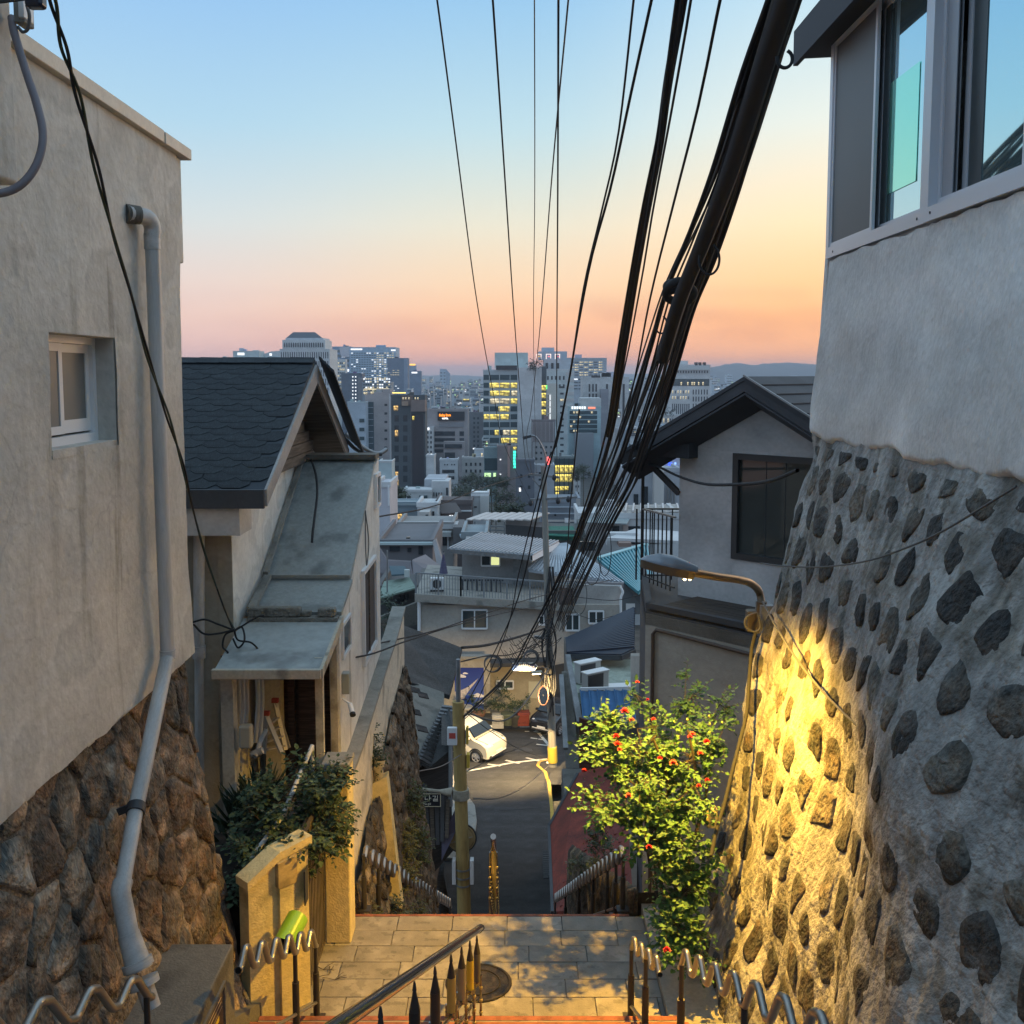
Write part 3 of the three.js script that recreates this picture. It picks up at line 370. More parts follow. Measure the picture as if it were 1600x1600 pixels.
// ---------------------------------------------------------------- white house with a shingle roof, its annex and porch
{
  const h = thing('white_house', 'white gabled house with a dark shingle roof beside the grey stucco house', 'house', W3(-3.6, -6, 13));
  const e0 = W3(0, -1.23, 10.78), rd = W3(0, 0.19, 13.7), XR = -2.62, XL = -6.5;
  const roofm = mat([0.035, 0.045, 0.056], { rough: 0.9 }), tones = [0, 1, 2].map((k) => mat([0.036 + k * 0.005, 0.047 + k * 0.006, 0.058 + k * 0.006], { rough: 0.92, map: T.asphalt, size: 0.8, bump: T.fine, bs: 0.004, bsize: 0.3 }));
  part(h, 'roof', join([slab([W3(XL, e0.y, 10.78), W3(XR, e0.y, 10.78), W3(XR, rd.y, 13.7), W3(XL, rd.y, 13.7)], V(0, -0.09, 0)), slab([W3(XL, rd.y, 13.7), W3(XR, rd.y, 13.7), W3(XR, -1.1, 16.3), W3(XL, -1.1, 16.3)], V(0, -0.09, 0))]), roofm);
  const R = rng(31), sl = V(0, rd.y - e0.y, -(13.7 - 10.78)), L = sl.length(); sl.normalize(); const nrm = V(0, -sl.z, sl.y); // up the slope, and out of it
  const wS = 0.36, hS = 0.145, hex = new THREE.Shape(); hex.moveTo(-wS / 2, 0.24); hex.lineTo(-wS / 2, 0.075); hex.lineTo(-wS * 0.27, 0); hex.lineTo(wS * 0.27, 0); hex.lineTo(wS / 2, 0.075); hex.lineTo(wS / 2, 0.24); hex.closePath();
  const hg = muv(new THREE.ExtrudeGeometry(hex, { depth: 0.008, bevelEnabled: false }).applyMatrix4(new THREE.Matrix4().makeBasis(V(1, 0, 0), sl, nrm)));
  const rows = Math.floor((L - 0.15) / hS); let made = 0;
  for (let r = 0; r < rows; r++) for (let x = XR - wS / 2 - 0.005 + (r % 2 ? 0 : wS / 2); x > -4.75; x -= wS) { if (x + wS / 2 > XR + 0.02) continue; const p = W3(x + (R() - 0.5) * 0.015, e0.y, 10.78).addScaledVector(sl, r * hS + 0.02 + (R() - 0.5) * 0.012).addScaledVector(nrm, 0.004 + R() * 0.003); const s = part(h, 'shingle', hg, tones[Math.floor(R() * 2.999)], p); s.rotation.x = -0.028; made++; }
  for (let x = XR - 0.16; x > -5; x -= 0.3) part(h, 'ridge_cap', slab([W3(x + 0.16, rd.y + 0.012, 13.7), W3(x - 0.17, rd.y + 0.018, 13.7), W3(x - 0.17, rd.y - 0.05, 13.53), W3(x + 0.16, rd.y - 0.055, 13.53)], V(0, 0.012, 0)), tones[1]);
  part(h, 'eave_fascia', box(XL, XR + 0.0, -1.42, -1.22, 10.72, 10.775), M.charcoal); part(h, 'soffit_box', box(XL, XR - 0.28, -1.72, -1.425, 10.8, 11.3), mat([0.62, 0.6, 0.57], { map: T.plaster, size: 2 }));
  const barge = mat([0.4, 0.39, 0.38], { map: T.plaster, size: 1.3 });
  part(h, 'barge_board', slab([W3(XR, -1.4, 10.76), W3(XR, -1.22, 10.76), W3(XR, 0.12, 13.7), W3(XR, -0.12, 13.7)], V(0.03, 0, 0)), barge); part(h, 'barge_board', slab([W3(XR, 0.12, 13.72), W3(XR, -0.12, 13.72), W3(XR, -1.38, 16.25), W3(XR, -1.2, 16.25)], V(0.03, 0, 0)), barge);
  for (let k = 0; k < 4; k++) part(h, 'verge_tile', slab([W3(XR + 0.04 + k * 0.05, 0.2 - k * 0.05, 13.75), W3(XR + 0.09 + k * 0.05, 0.16 - k * 0.05, 13.75), W3(XR + 0.09 + k * 0.05, -1.12 - k * 0.05, 16.4), W3(XR + 0.04 + k * 0.05, -1.08 - k * 0.05, 16.4)], V(0, 0.04, 0)), roofm);
  // upturned tail of the rear eave
  part(h, 'eave_tail', tube([P(540, 678, 16.4), P(560, 694, 16.5), P(580, 706, 16.6), P(594, 708, 16.7), P(604, 702, 16.8)], 0.035, 30, 8), M.galv); part(h, 'eave_tail', tube([P(538, 684, 16.3), P(556, 702, 16.4), P(578, 710, 16.5), P(596, 710, 16.6)], 0.03, 30, 8), M.charcoal);
  part(h, 'side_wall', slab([W3(-3.1, -6.6, 11.2), W3(-3.1, -1.4, 11.2), W3(-3.1, 0.0, 13.7), W3(-3.1, -1.3, 16.3), W3(-3.1, -6.6, 16.3)], V(-0.15, 0, 0)), M.white);
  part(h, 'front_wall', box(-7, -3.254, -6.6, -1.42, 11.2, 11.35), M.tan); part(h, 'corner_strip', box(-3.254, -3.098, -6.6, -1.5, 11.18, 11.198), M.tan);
  const lo = mat([0.12, 0.11, 0.1], { map: T.wood, size: 0.9 }); for (let k = 0; k < 7; k++) part(h, 'gable_board', box(-3.08, -2.99, -1.28 + k * 0.15, -1.14 + k * 0.15, 13.05 + Math.max(0, k - 3) * 0.12, 15.4 - Math.max(0, k - 1) * 0.33), k === 4 ? M.tan : lo);
  part(h, 'purlin', box(-3.1, XR, -0.42, -0.3, 13.0, 13.1), M.tan); part(h, 'soffit', slab([W3(-3.1, -0.08, 13.68), W3(XR, -0.08, 13.68), W3(XR, -1.3, 16.2), W3(-3.1, -1.3, 16.2)], V(0, -0.02, 0)), lo);
  const dp = P(311, 815, 11.1), dq = P(311, 1020, 11.1), dz = P(312, 1240, 11.1); part(h, 'downpipe', join([cyl(dp, dq, 0.06, 0.06, 14), cyl(dq.clone().add(V(0, 0.08, 0)), dq.clone().add(V(0, -0.06, 0)), 0.075, 0.07, 14), cyl(dq, dz, 0.05, 0.05, 14)]), M.pvc); part(h, 'gutter_outlet', box(dp.x - 0.13, dp.x + 0.13, dp.y, dp.y + 0.03, 11, 11.18), M.dark);
}
{ // annex: tall sloping sheet roof, side wall with windows, lower roofs
  const h = thing('annex', 'narrow white annex with weathered grey sheet roofs leaning on the white house', 'annex', W3(-2.5, -6, 13));
  const XA = -2.0, top = [W3(-3.08, -1.25, 14.9), W3(XA, -1.25, 14.9), W3(XA, -2.5, 12.5), W3(-3.08, -2.5, 12.5)];
  part(h, 'sheet_roof', slab(top, V(0, -0.06, 0)), M.sheetgrey); part(h, 'sheet_roof', slab([W3(-3.08, -2.53, 12.46), W3(XA + 0.03, -2.53, 12.46), W3(XA + 0.03, -2.74, 11.62), W3(-3.08, -2.74, 11.62)], V(0, -0.05, 0)), M.sheetgrey);
  part(h, 'top_plate', box(-3.1, XA + 0.02, -1.24, -1.17, 14.8, 15.2), M.darkconc);
  part(h, 'flashing', join([bar(W3(-3.04, -1.2, 14.85), W3(-3.04, -2.45, 12.45), 0.06, 0.05), bar(W3(-3.0, -2.48, 12.4), W3(-3.0, -2.7, 11.6), 0.09, 0.05), bar(W3(-3.06, -2.49, 12.44), W3(XA, -2.49, 12.44), 0.04, 0.04)]), M.concrete);
  const rf = mat([0.24, 0.23, 0.21], { map: T.grime, size: 0.5, bump: T.bump, bs: 0.03, bsize: 0.3 }); part(h, 'broken_curb', join([box(-3.02, -1.99, -2.86, -2.77, 11.45, 11.6, 0.01), box(-3.02, -2.42, -2.77, -2.66, 11.47, 11.6, 0.02), box(-2.22, -2.02, -2.77, -2.67, 11.47, 11.6, 0.02), box(-2.42, -2.3, -2.77, -2.7, 11.49, 11.58, 0.02)]), rf);
  // side wall in pieces round its openings
  const s0 = -4.62;
  part(h, 'side_wall', slab([W3(XA, s0, 11.62), W3(XA, -2.82, 11.62), W3(XA, -2.62, 12.45), W3(XA, -1.36, 14.86), W3(XA, -1.26, 15.2), W3(XA, s0, 15.2)], V(-0.12, 0, 0)), M.white);
  part(h, 'rear_wall', box(-3.1, XA, s0, -1.25, 15.2, 15.3), M.white);
  const w1 = part(h, 'window', ring(XA + 0.002, XA + 0.05, -1.95, -1.45, 14.72, 15.17, 0.05), M.frame); part(w1, 'pane', box(XA + 0.004, XA + 0.016, -1.91, -1.49, 14.76, 15.13), M.dark); part(w1, 'mullion', box(XA + 0.018, XA + 0.03, -1.9, -1.5, 14.93, 14.96), M.frame);
  const w2 = part(h, 'window', ring(XA + 0.002, XA + 0.05, -3.9, -2.6, 13.35, 14.6, 0.06), M.frame); part(w2, 'pane', box(XA + 0.004, XA + 0.016, -3.84, -2.66, 13.41, 14.54), M.dark); part(w2, 'mullion', box(XA + 0.018, XA + 0.03, -3.84, -2.66, 13.95, 14.0), M.wood);
  const w3 = part(h, 'small_window', ring(XA + 0.002, XA + 0.03, -3.35, -2.92, 11.75, 12.35, 0.04), M.frame); part(w3, 'pane', box(XA + 0.004, XA + 0.012, -3.31, -2.96, 11.79, 12.31), M.glass);
  part(h, 'wall_box', box(XA, XA + 0.09, -3.75, -3.5, 11.72, 11.85, 0.01), mat([0.3, 0.31, 0.27], { rough: 0.6 })); const cm = W3(XA + 0.1, -3.86, 11.7); part(h, 'security_camera', join([cyl(cm, cm.clone().add(V(0.05, -0.08, 0.12)), 0.03, 0.03, 12), bar(cm, W3(XA, -3.8, 11.72), 0.02, 0.02)]), M.frame); part(h, 'camera_lens', cyl(cm.clone().add(V(0.045, -0.072, 0.11)), cm.clone().add(V(0.055, -0.09, 0.135)), 0.034, 0.034, 12), M.black);
  part(h, 'hanging_cable', tube([P(488, 722, 14.6), P(495, 745, 14.2), P(497, 775, 13.8), P(493, 810, 13.3), P(490, 835, 13.05), P(489, 850, 12.97)].map((p) => p.add(V(0, 0.03, 0.06))), 0.016, 40, 8), M.wire);
  for (const [a, b] of [[572, 574], [577, 571]]) part(h, 'wall_wire', tube([PX(571, 798, XA + 0.02), PX(a - 1, 850, XA + 0.02), PX(b, 905, XA + 0.02)], 0.008, 20, 5), M.wiregrey);
}
{ // porch: canopy on posts, dark doorway, pipes, ladder
  const h = thing('porch', 'porch with a low grey sheet canopy on pale posts and a brown door', 'porch', W3(-2.5, -6, 11));
  const C = [W3(-3.08, -2.8, 11.55), W3(-1.98, -2.8, 11.55), W3(-1.98, -3.03, 10.3), W3(-3.06, -3.03, 10.3)];
  part(h, 'canopy', slab(C, V(0, -0.04, 0)), mat([0.4, 0.44, 0.46], { map: T.grime, size: 2.2, rough: 0.5 }));
  part(h, 'canopy_edge', join([box(-3.08, -1.96, -3.12, -3.02, 10.24, 10.3, 0.006), slab([W3(-1.98, -2.78, 11.6), W3(-1.98, -3.02, 10.28), W3(-1.98, -3.12, 10.28), W3(-1.98, -2.9, 11.6)], V(0.035, 0, 0))]), mat([0.55, 0.5, 0.42], { rough: 0.6, map: T.grime, size: 0.9 }));
  for (const [x, d] of [[-2.04, 10.55], [-2.06, 11.55]]) part(h, 'post', box(x - 0.04, x + 0.04, -4.6, -2.98, d, d + 0.08), mat([0.55, 0.5, 0.4], { rough: 0.6, map: T.grime, size: 0.8 }));
  part(h, 'door', box(-3.0, -2.05, -5.4, -3.0, 12.2, 12.3), mat([0.16, 0.085, 0.05], { map: T.wood, size: 0.8, rough: 0.6 })); part(h, 'door_frame', join([box(-2.72, -2.64, -5.2, -3.02, 12.1, 12.18), box(-2.6, -2.3, -5.2, -3.1, 12.15, 12.19)]), mat([0.2, 0.11, 0.07], { rough: 0.6, map: T.wood, size: 0.6 }));
  part(h, 'porch_floor', box(-3.1, -2.0, -5.5, -4.95, 10.5, 12.3), M.darkconc);
  const pw = mat([0.5, 0.48, 0.44], { map: T.grime, size: 0.9 }); part(h, 'pier', box(-3.1, -2.97, -5.5, -3.05, 10.62, 10.78), pw); part(h, 'pier', box(-2.9, -2.72, -5.5, -3.0, 11.7, 11.9), pw);
  for (const [k, x] of [[0, 378], [1, 384], [2, 401], [3, 408], [4, 371]]) { const a = P(x, 1052, 10.85 + k * 0.1), b = P(x - 2, 1160, 10.85 + k * 0.1); part(h, 'wall_pipe', tube([a, a.clone().lerp(b, 0.4).add(V(0.02, 0, 0)), b], 0.022, 12, 8), M.pvc); }
  const g = P(386, 1148, 10.7); part(h, 'gas_meter', box(g.x - 0.07, g.x + 0.07, g.y - 0.13, g.y + 0.13, 10.6, 10.72, 0.03), mat([0.4, 0.37, 0.3], { rough: 0.6 }));
  const e = P(402, 1175, 10.75); part(h, 'gas_pipe', join([tube([P(416, 1140, 10.9), P(406, 1160, 10.8), e, P(398, 1182, 10.7)], 0.028, 20, 8), cyl(e.clone().add(V(-0.06, -0.03, 0)), e.clone().add(V(0.06, 0.02, 0)), 0.04, 0.04, 10)]), M.pvc);
}
{ // step ladder standing in the porch
  const b = P(428, 1172, 11.3), o = thing('step_ladder', 'pale folding step ladder with red caps standing inside the porch', 'ladder', b), m = mat([0.36, 0.33, 0.28], { rough: 0.5, metal: 0.3 }), q = (x, y, d) => P(x, y, d);
  const L = [[q(416, 1118, 11.3), q(412, 1178, 11.2)], [q(430, 1098, 11.5), q(446, 1172, 11.35)], [q(416, 1118, 11.3), q(440, 1176, 11.1)], [q(430, 1098, 11.5), q(452, 1168, 11.5)]];
  L.forEach(([a, c]) => part(o, 'leg', bar(a, c, 0.05, 0.03), m)); for (const t of [0.3, 0.5, 0.7, 0.9]) part(o, 'rung', bar(L[0][0].clone().lerp(L[0][1], t), L[1][0].clone().lerp(L[1][1], t), 0.05, 0.02), m);
  for (const [x, y, d] of [[416, 1115, 11.3], [430, 1095, 11.5]]) { const p = q(x, y, d); part(o, 'cap', box(p.x - 0.04, p.x + 0.04, p.y - 0.02, p.y + 0.03, d - 0.03, d + 0.03, 0.008), mat([0.28, 0.04, 0.025], { rough: 0.5 })); }
}
{ // parapet and retaining wall along the lower stairs
  const w = thing('white_parapet_wall', 'white plastered parapet above the bark brown stone wall of the lower stairs', 'wall', W3(-1.9, -6, 14));
  const px = -1.86, tp = [[10.55, -4.66], [12.2, -4.6], [15, -4.3], [16.1, -4.22], [17.3, -4.03]];
  part(w, 'parapet', slab([...tp.map(([d, y]) => W3(px, y, d)), W3(px, -9, 17.35), W3(px, -7, 10.55)], V(-0.16, 0, 0)), mat([0.8, 0.74, 0.64], { map: T.grime, size: 1.9, bump: T.bump, bs: 0.01, bsize: 0.8 }));
  for (let i = 0; i < 4; i++) { const [d0, y0] = tp[i], [d1, y1] = tp[i + 1]; part(w, 'coping', slab([W3(px + 0.03, y0, d0), W3(px + 0.03, y1, d1), W3(px - 0.2, y1, d1), W3(px - 0.2, y0, d0)], V(0, 0.05, 0)), M.concrete); }
  const sx = (y) => px + 0.03 + Math.max(0, -5.15 - y) * 0.118, sp = (d, y, hgt) => W3(sx(y) + hgt + (fbm(d * 0.8, y * 0.7, 2) - 0.5) * 0.1, y, d - sstep(17, 17.5, d) * fbm(4, y * 2, 2) * 0.2);
  const topS = (d) => lerp(-5.75, -5.0, sstep(11.2, 17.3, d)) + (fbm(d * 3, 2, 3) - 0.5) * 0.3, barkm = mat([0.29, 0.23, 0.165], { map: T.stone, size: 0.9, bump: T.bump, bs: 0.03, bsize: 0.4 });
  part(w, 'mortar_face', sheet(120, 90, (u, v) => { const d = lerp(10.95, 17.4, u), y = lerp(stairY(d) - 0.4, topS(d), v); return sp(d, y, (fbm(d * 4, y * 4, 4) - 0.5) * 0.1 + 0.01); }, (u, v, p) => [p.z, p.y]), barkm);
  part(w, 'end_face', sheet(10, 50, (u, v) => { const y = lerp(-11, topS(17.4), v), p = sp(17.4, y, 0); return V(p.x - u * 1.2, y, p.z); }, (u, v, p) => [p.x, p.y]), barkm);
  const R = rng(47), seeds = []; for (let y = -10.4, r = 0; y < -5; y += 0.22, r++) for (let d = 11 + (r % 2) * 0.24; d < 17.6; d += 0.48) { if (y > topS(d) - 0.06 || y < stairY(d) - 0.2) continue; seeds.push([d + (R() - 0.5) * 0.34, y + (R() - 0.5) * 0.16, 0.45]); }
  const tones = [[0.31, 0.245, 0.17], [0.37, 0.3, 0.22], [0.26, 0.205, 0.15], [0.42, 0.345, 0.26]].map((c, i) => mat(c, { map: T.stone, size: 0.6 + i * 0.1, bump: T.bump, bs: 0.03, bsize: 0.4 }));
  cells(seeds, [[10.95, -10.6], [17.42, -10.6], [17.42, -4.95], [10.95, -4.95]]).forEach((poly, i) => { if (poly.length < 3) return; const q = poly.map(([d, y]) => [d, clamp(y, stairY(d) - 0.35, topS(d))]); part(w, 'stone', stoneGeo(q, sp, { gap: 0.02, rise: 0.025 + R() * 0.035, sink: 0.04, rough: 0.03, seed: i + 500, rings: 3, step: 0.12, round: 0.35 }), tones[Math.floor(R() * 3.999)]); });
}
{ // gate pillar, slatted gate and low garden wall, with what hangs on them
  const p = thing('gate_pillar', 'square yellow plastered gate pillar at the edge of the landing', 'pillar', W3(-1.83, -6, 10.4)); part(p, 'shaft', box(-1.97, -1.7, -6, -4.1, 10.3, 10.62, 0.02), M.yellow); part(p, 'cap', box(-1.985, -1.69, -4.1, -4.03, 10.28, 10.64, 0.015), M.concrete);
  const g = thing('slatted_gate', 'grey slatted metal gate between low yellow wall and gate pillar', 'gate', W3(-1.98, -6, 9.8)), gm = mat([0.12, 0.1, 0.075], { rough: 0.6, map: T.grime, size: 0.8 });
  part(g, 'frame', ring(-2.0, -1.965, -5.97, -4.35, 9.3, 10.28, 0.04), gm); for (let k = 0; k < 12; k++) part(g, 'slat', box(-1.995, -1.975, -5.93, -4.39, 9.36 + k * 0.075, 9.41 + k * 0.075), gm); part(g, 'backing', box(-2.03, -2.015, -5.95, -4.36, 9.32, 10.26), M.dark);
  const w = thing('low_yellow_wall', 'low yellow plastered garden wall with a sloping top', 'wall', W3(-2.2, -6, 9.1));
  const tw = (t, y, n = 0) => W3(-1.93 - t * 0.7071 + n * 0.7071, y, 9.3 - t * 0.7071 - n * 0.7071), tn = V(-0.7071, 0, -0.7071).multiplyScalar(0.16);
  part(w, 'face', slab([tw(0.64, -6.2), tw(0.64, -4.64), tw(0.32, -4.47), tw(0, -4.42), tw(0, -6.2)], tn), M.yellow); part(w, 'cap', slab([tw(0.66, -4.635, 0.03), tw(0.32, -4.465, 0.03), tw(-0.03, -4.415, 0.03), tw(-0.03, -4.34, 0.03), tw(0.32, -4.39, 0.03), tw(0.66, -4.56, 0.03)], tn.clone().multiplyScalar(1.3)), M.yellow);
  part(w, 'pilaster', slab([tw(0.34, -6.1, 0.045), tw(0.34, -4.72, 0.045), tw(0.18, -4.72, 0.045), tw(0.18, -6.1, 0.045)], tn.clone().multiplyScalar(0.27)), M.yellow); part(w, 'pilaster_cap', slab([tw(0.36, -4.715, 0.06), tw(0.36, -4.48, 0.06), tw(0.16, -4.45, 0.06), tw(0.16, -4.715, 0.06)], tn.clone().multiplyScalar(0.36)), mat([0.55, 0.43, 0.22], { map: T.grime, size: 0.6 }));
  const c = document.createElement('canvas'); c.width = 64; c.height = 128; const q = c.getContext('2d'); q.fillStyle = '#23222c'; q.fillRect(0, 0, 64, 128); q.fillStyle = '#b9b6a8'; for (let i = 0; i < 4; i++) q.fillRect(14 + (i % 2) * 4, 14 + i * 28, 34, 8); const t = new THREE.CanvasTexture(c); t.colorSpace = THREE.SRGBColorSpace; const m = mat([1, 1, 1], { rough: 0.5 }); m.map = t;
  const np = solo('address_plate', slab([W3(-1.94, -4.95, 9.14), W3(-1.94, -4.62, 9.14), W3(-1.94, -4.62, 9.28), W3(-1.94, -4.95, 9.28)], V(0.012, 0, 0)), M.dark, 'small dark address plate on the end of the low yellow wall', 'plate'); void np; void m;
  // lime green tube
  const a = P(446, 1471, 8.75), b = P(462, 1440, 8.95), lg = thing('lime_tube', 'short lime green plastic tube with open end above the wavy handrail', 'tube', a), ax = b.clone().sub(a).normalize();
  const lime = mat([0.24, 0.46, 0.02], { rough: 0.35 }); part(lg, 'shell', cyl(a.clone().add(ax.clone().multiplyScalar(-0.05)), b.clone().add(ax.clone().multiplyScalar(0.04)), 0.1, 0.1, 28, true), lime);
  part(lg, 'inside', cyl(a.clone().add(ax.clone().multiplyScalar(-0.045)), b.clone().add(ax.clone().multiplyScalar(0.03)), 0.094, 0.094, 24, true), M.black); part(lg, 'end_cap', cyl(b.clone().add(ax.clone().multiplyScalar(0.03)), b.clone().add(ax.clone().multiplyScalar(0.055)), 0.1, 0.07, 28), lime); part(lg, 'bracket', bar(a.clone().lerp(b, 0.5), a.clone().lerp(b, 0.5).add(V(0.0, -0.05, -0.28)), 0.03, 0.03), M.dark);
}
{ // pipe casing on the lower stairs wall
  const o = thing('pipe_casing', 'leaning yellow plastered casing with an open pipe elbow on top', 'casing', P(600, 1400, 13.2)), d = 13.2, y0 = P(600, 1420, d).y, a = P(578, 1222, d), b = P(603, 1212, d), c = P(628, 1420, d), e = P(606, 1420, d);
  part(o, 'casing', slab([P(579, 1226, d), P(604, 1214, d), c, P(598, 1420, d)], V(0, 0, -0.22)), M.yellow); void y0; void a; void e;
  const el = [P(592, 1228, d + 0.1), P(592, 1212, d + 0.1), P(590, 1200, d + 0.08), P(583, 1194, d + 0.05)]; part(o, 'elbow', tube(el, 0.065, 16, 14), mat([0.55, 0.48, 0.33], { rough: 0.6, map: T.grime, size: 0.5 })); const rim = P(592, 1196, d + 0.08); part(o, 'socket', cyl(rim, rim.clone().add(V(0.01, 0.09, 0)), 0.075, 0.08, 18, true), mat([0.55, 0.48, 0.33], { rough: 0.6 })); part(o, 'hole', cyl(rim.clone().add(V(0.008, 0.06, 0)), rim.clone().add(V(0.008, 0.065, 0)), 0.072, 0.072, 18), M.black); void b;
}
// ---------------------------------------------------------------- handrails
// a wavy tube along a sloping line, on posts
function wavyRail(name, label, a, b, period, amp, r, posts, m = M.steel, lowBar = false) {
  const o = thing(name, label, 'handrail', V(b.x, Math.min(a.y, b.y) - 0.8, b.z), 'wavy handrails of the stairs'), L = a.distanceTo(b), n = Math.max(2, Math.round(L / period)), pts = [];
  for (let i = 0; i <= n * 2; i++) { const t = i / (n * 2), p = a.clone().lerp(b, t), s = i % 2 ? 1 : -1, dt = 0.16 / (n * 2) ; for (const k of [-1, 0, 1]) { const tt = clamp(t + k * dt * 1.4, 0, 1); const q = a.clone().lerp(b, tt); q.y += s * amp * (k ? 0.86 : 1); if ((i === 0 && k < 0) || (i === n * 2 && k > 0)) continue; pts.push(q); } void p; }
  part(o, 'wavy_tube', tube(pts, r, pts.length * 5, 10, false, 0.35), m);
  for (const [t, foot] of posts) { const p = a.clone().lerp(b, t), f = V(p.x, foot ?? stairY(-p.z), p.z), mid = p.y - (p.y - f.y) * 0.42; const c = part(o, 'post', cyl(f, V(p.x, mid, p.z), 0.03, 0.03, 12), M.post); part(c, 'upper_post', cyl(V(p.x, mid, p.z), V(p.x, p.y - amp * 0.3, p.z), 0.019, 0.019, 10), M.post); part(c, 'foot_plate', box(p.x - 0.07, p.x + 0.07, f.y, f.y + 0.015, -p.z - 0.07, -p.z + 0.07), M.post); }
  if (lowBar) part(o, 'lower_bar', cyl(a.clone().add(V(0, -0.62, 0)), b.clone().add(V(0, -0.62, 0)), 0.016, 0.016, 8), M.steel);
  return o;
}
wavyRail('wavy_handrail', 'wavy steel handrail ending above the concrete block', W3(-2.34, -2.75, 4.0), P(237, 1541, 6.15), 0.62, 0.07, 0.025, [[0.96, -4.9], [0.3, null]]);
wavyRail('wavy_handrail', 'wavy steel handrail passing the lime green tube', P(372, 1500, 6.55), P(494, 1466, 9.0), 0.5, 0.075, 0.024, [[0.985, null], [0.66, null]], M.steel, true);
wavyRail('wavy_handrail', 'wavy steel handrail along the foot of the stone retaining wall', W3(1.26, -2.05, 2.7), P(1062, 1497, 7.4), 0.56, 0.075, 0.021, [[0.98, null], [0.55, null]]);
wavyRail('wavy_handrail', 'short wavy handrail hidden by the rose bush at the landing', P(1048, 1512, 7.75).setX(1.18), P(986, 1472, 9.05), 0.34, 0.06, 0.022, [[0.98, null], [0.45, null]], M.steel, true);
wavyRail('wavy_handrail', 'wavy handrail of the lower stairs beside the bark brown stone wall', P(568, 1332, 11.0), P(704, 1412, 20), 0.46, 0.075, 0.03, [[0, -6], [0.1, null], [0.25, null], [0.45, null], [0.7, null], [0.99, null]]);
wavyRail('wavy_handrail', 'wavy handrail of the lower stairs beside the dark red roof', P(974, 1332, 11.0), P(867, 1404, 20), 0.46, 0.075, 0.03, [[0, -6], [0.06, null], [0.14, null], [0.3, null], [0.5, null], [0.75, null], [0.99, null]], M.steel, true);
{ // middle handrail with pencil shaped balusters
  const y = (d) => -5.11 + 0.494 * (9.02 - d), X = (d) => lerp(-0.66, -0.31, (d - 3.77) / 5.25), o = thing('pencil_handrail', 'glossy straight middle handrail with pencil shaped balusters on the stairs', 'handrail', W3(-0.4, -6, 8.5));
  part(o, 'top_tube', tube([W3(X(1.2), y(1.2), 1.2), W3(X(5), y(5), 5), W3(X(9), y(9), 9), W3(X(9.04), y(9.04) - 0.02, 9.06)], 0.033, 40, 16), M.gloss);
  const tones = [[0.035, 0.036, 0.035], [0.07, 0.055, 0.045], [0.42, 0.34, 0.1], [0.3, 0.26, 0.16], [0.6, 0.46, 0.05], [0.12, 0.115, 0.1]].map((c) => mat(c, { rough: 0.35, metal: 0.25 }));
  const ds = [2.6, 3.55, 4.5, 5.45, 6.25, 7.05, 7.7, 8.3, 8.88];
  ds.forEach((d, i) => { const x = X(d), t = y(d) - 0.05, f = stairY(d), m = tones[[0, 1, 0, 0, 1, 2, 3, 4, 5][i]], u = (r0, r1, a, b, mm, n = 4) => part(pc, 'segment', cyl(W3(x, t - a, d), W3(x, t - b, d), r0, r1, n).clone(), mm);
    const pc = part(o, 'pencil', cyl(W3(x, t - 0.43, d), W3(x, t - 0.17, d), 0.036, 0.036, 6), m); u(0.034, 0.009, 0.17, 0.05, M.post, 6); u(0.014, 0.006, 0.05, 0, M.dark, 6); u(0.037, 0.037, 0.47, 0.43, M.gloss, 6);
    for (const s of [-0.034, 0.034]) part(o, 'baluster', cyl(W3(x + s, f, d), W3(x + s, t - 0.38, d), 0.011, 0.011, 8), M.gloss); for (const k of [0.5, 0.62, 0.74]) for (const s of [-0.034, 0.034]) part(o, 'collar', ball(W3(x + s, t - k, d), 0.018, 1, 8), M.brass); });
  for (const h of [0.52, 0.66]) part(o, 'lower_rail', cyl(W3(X(1.2), y(1.2) - h, 1.2), W3(X(8.9), y(8.9) - h, 8.9), 0.014, 0.014, 8), M.gloss); part(o, 'end_foot', box(-0.37, -0.26, -6, -5.9, 8.85, 8.94), M.dark);
}
{
  const y = (d) => -5.2 - 0.5895 * (d - 11.1), o = thing('pencil_handrail', 'pencil baluster handrail running down the middle of the lower stairs', 'handrail', W3(-0.2, -7, 12)), X = (d) => -0.21 - 0.012 * (d - 11);
  part(o, 'top_tube', cyl(W3(X(11.05), y(11.05), 11.05), W3(X(22), y(22), 22), 0.033, 0.033, 12), M.gloss);
  for (let d = 11.15; d < 22; d += 0.75) { const x = X(d), t = y(d) - 0.05, f = stairY(d); part(o, 'pencil', cyl(W3(x, t - 0.36, d), W3(x, t - 0.1, d), 0.034, 0.034, 6), M.brass); part(o, 'pencil_tip', cyl(W3(x, t - 0.1, d), W3(x, t, d), 0.032, 0.006, 6), M.gloss); for (const s of [-0.04, 0.04]) { part(o, 'baluster', cyl(W3(x + s, f, d), W3(x + s, t - 0.12, d), 0.011, 0.011, 8), M.gloss); for (const k of [0.3, 0.42, 0.54, 0.66]) part(o, 'collar', ball(W3(x + s, t - k, d), 0.017, 1, 8), M.brass); } }
}
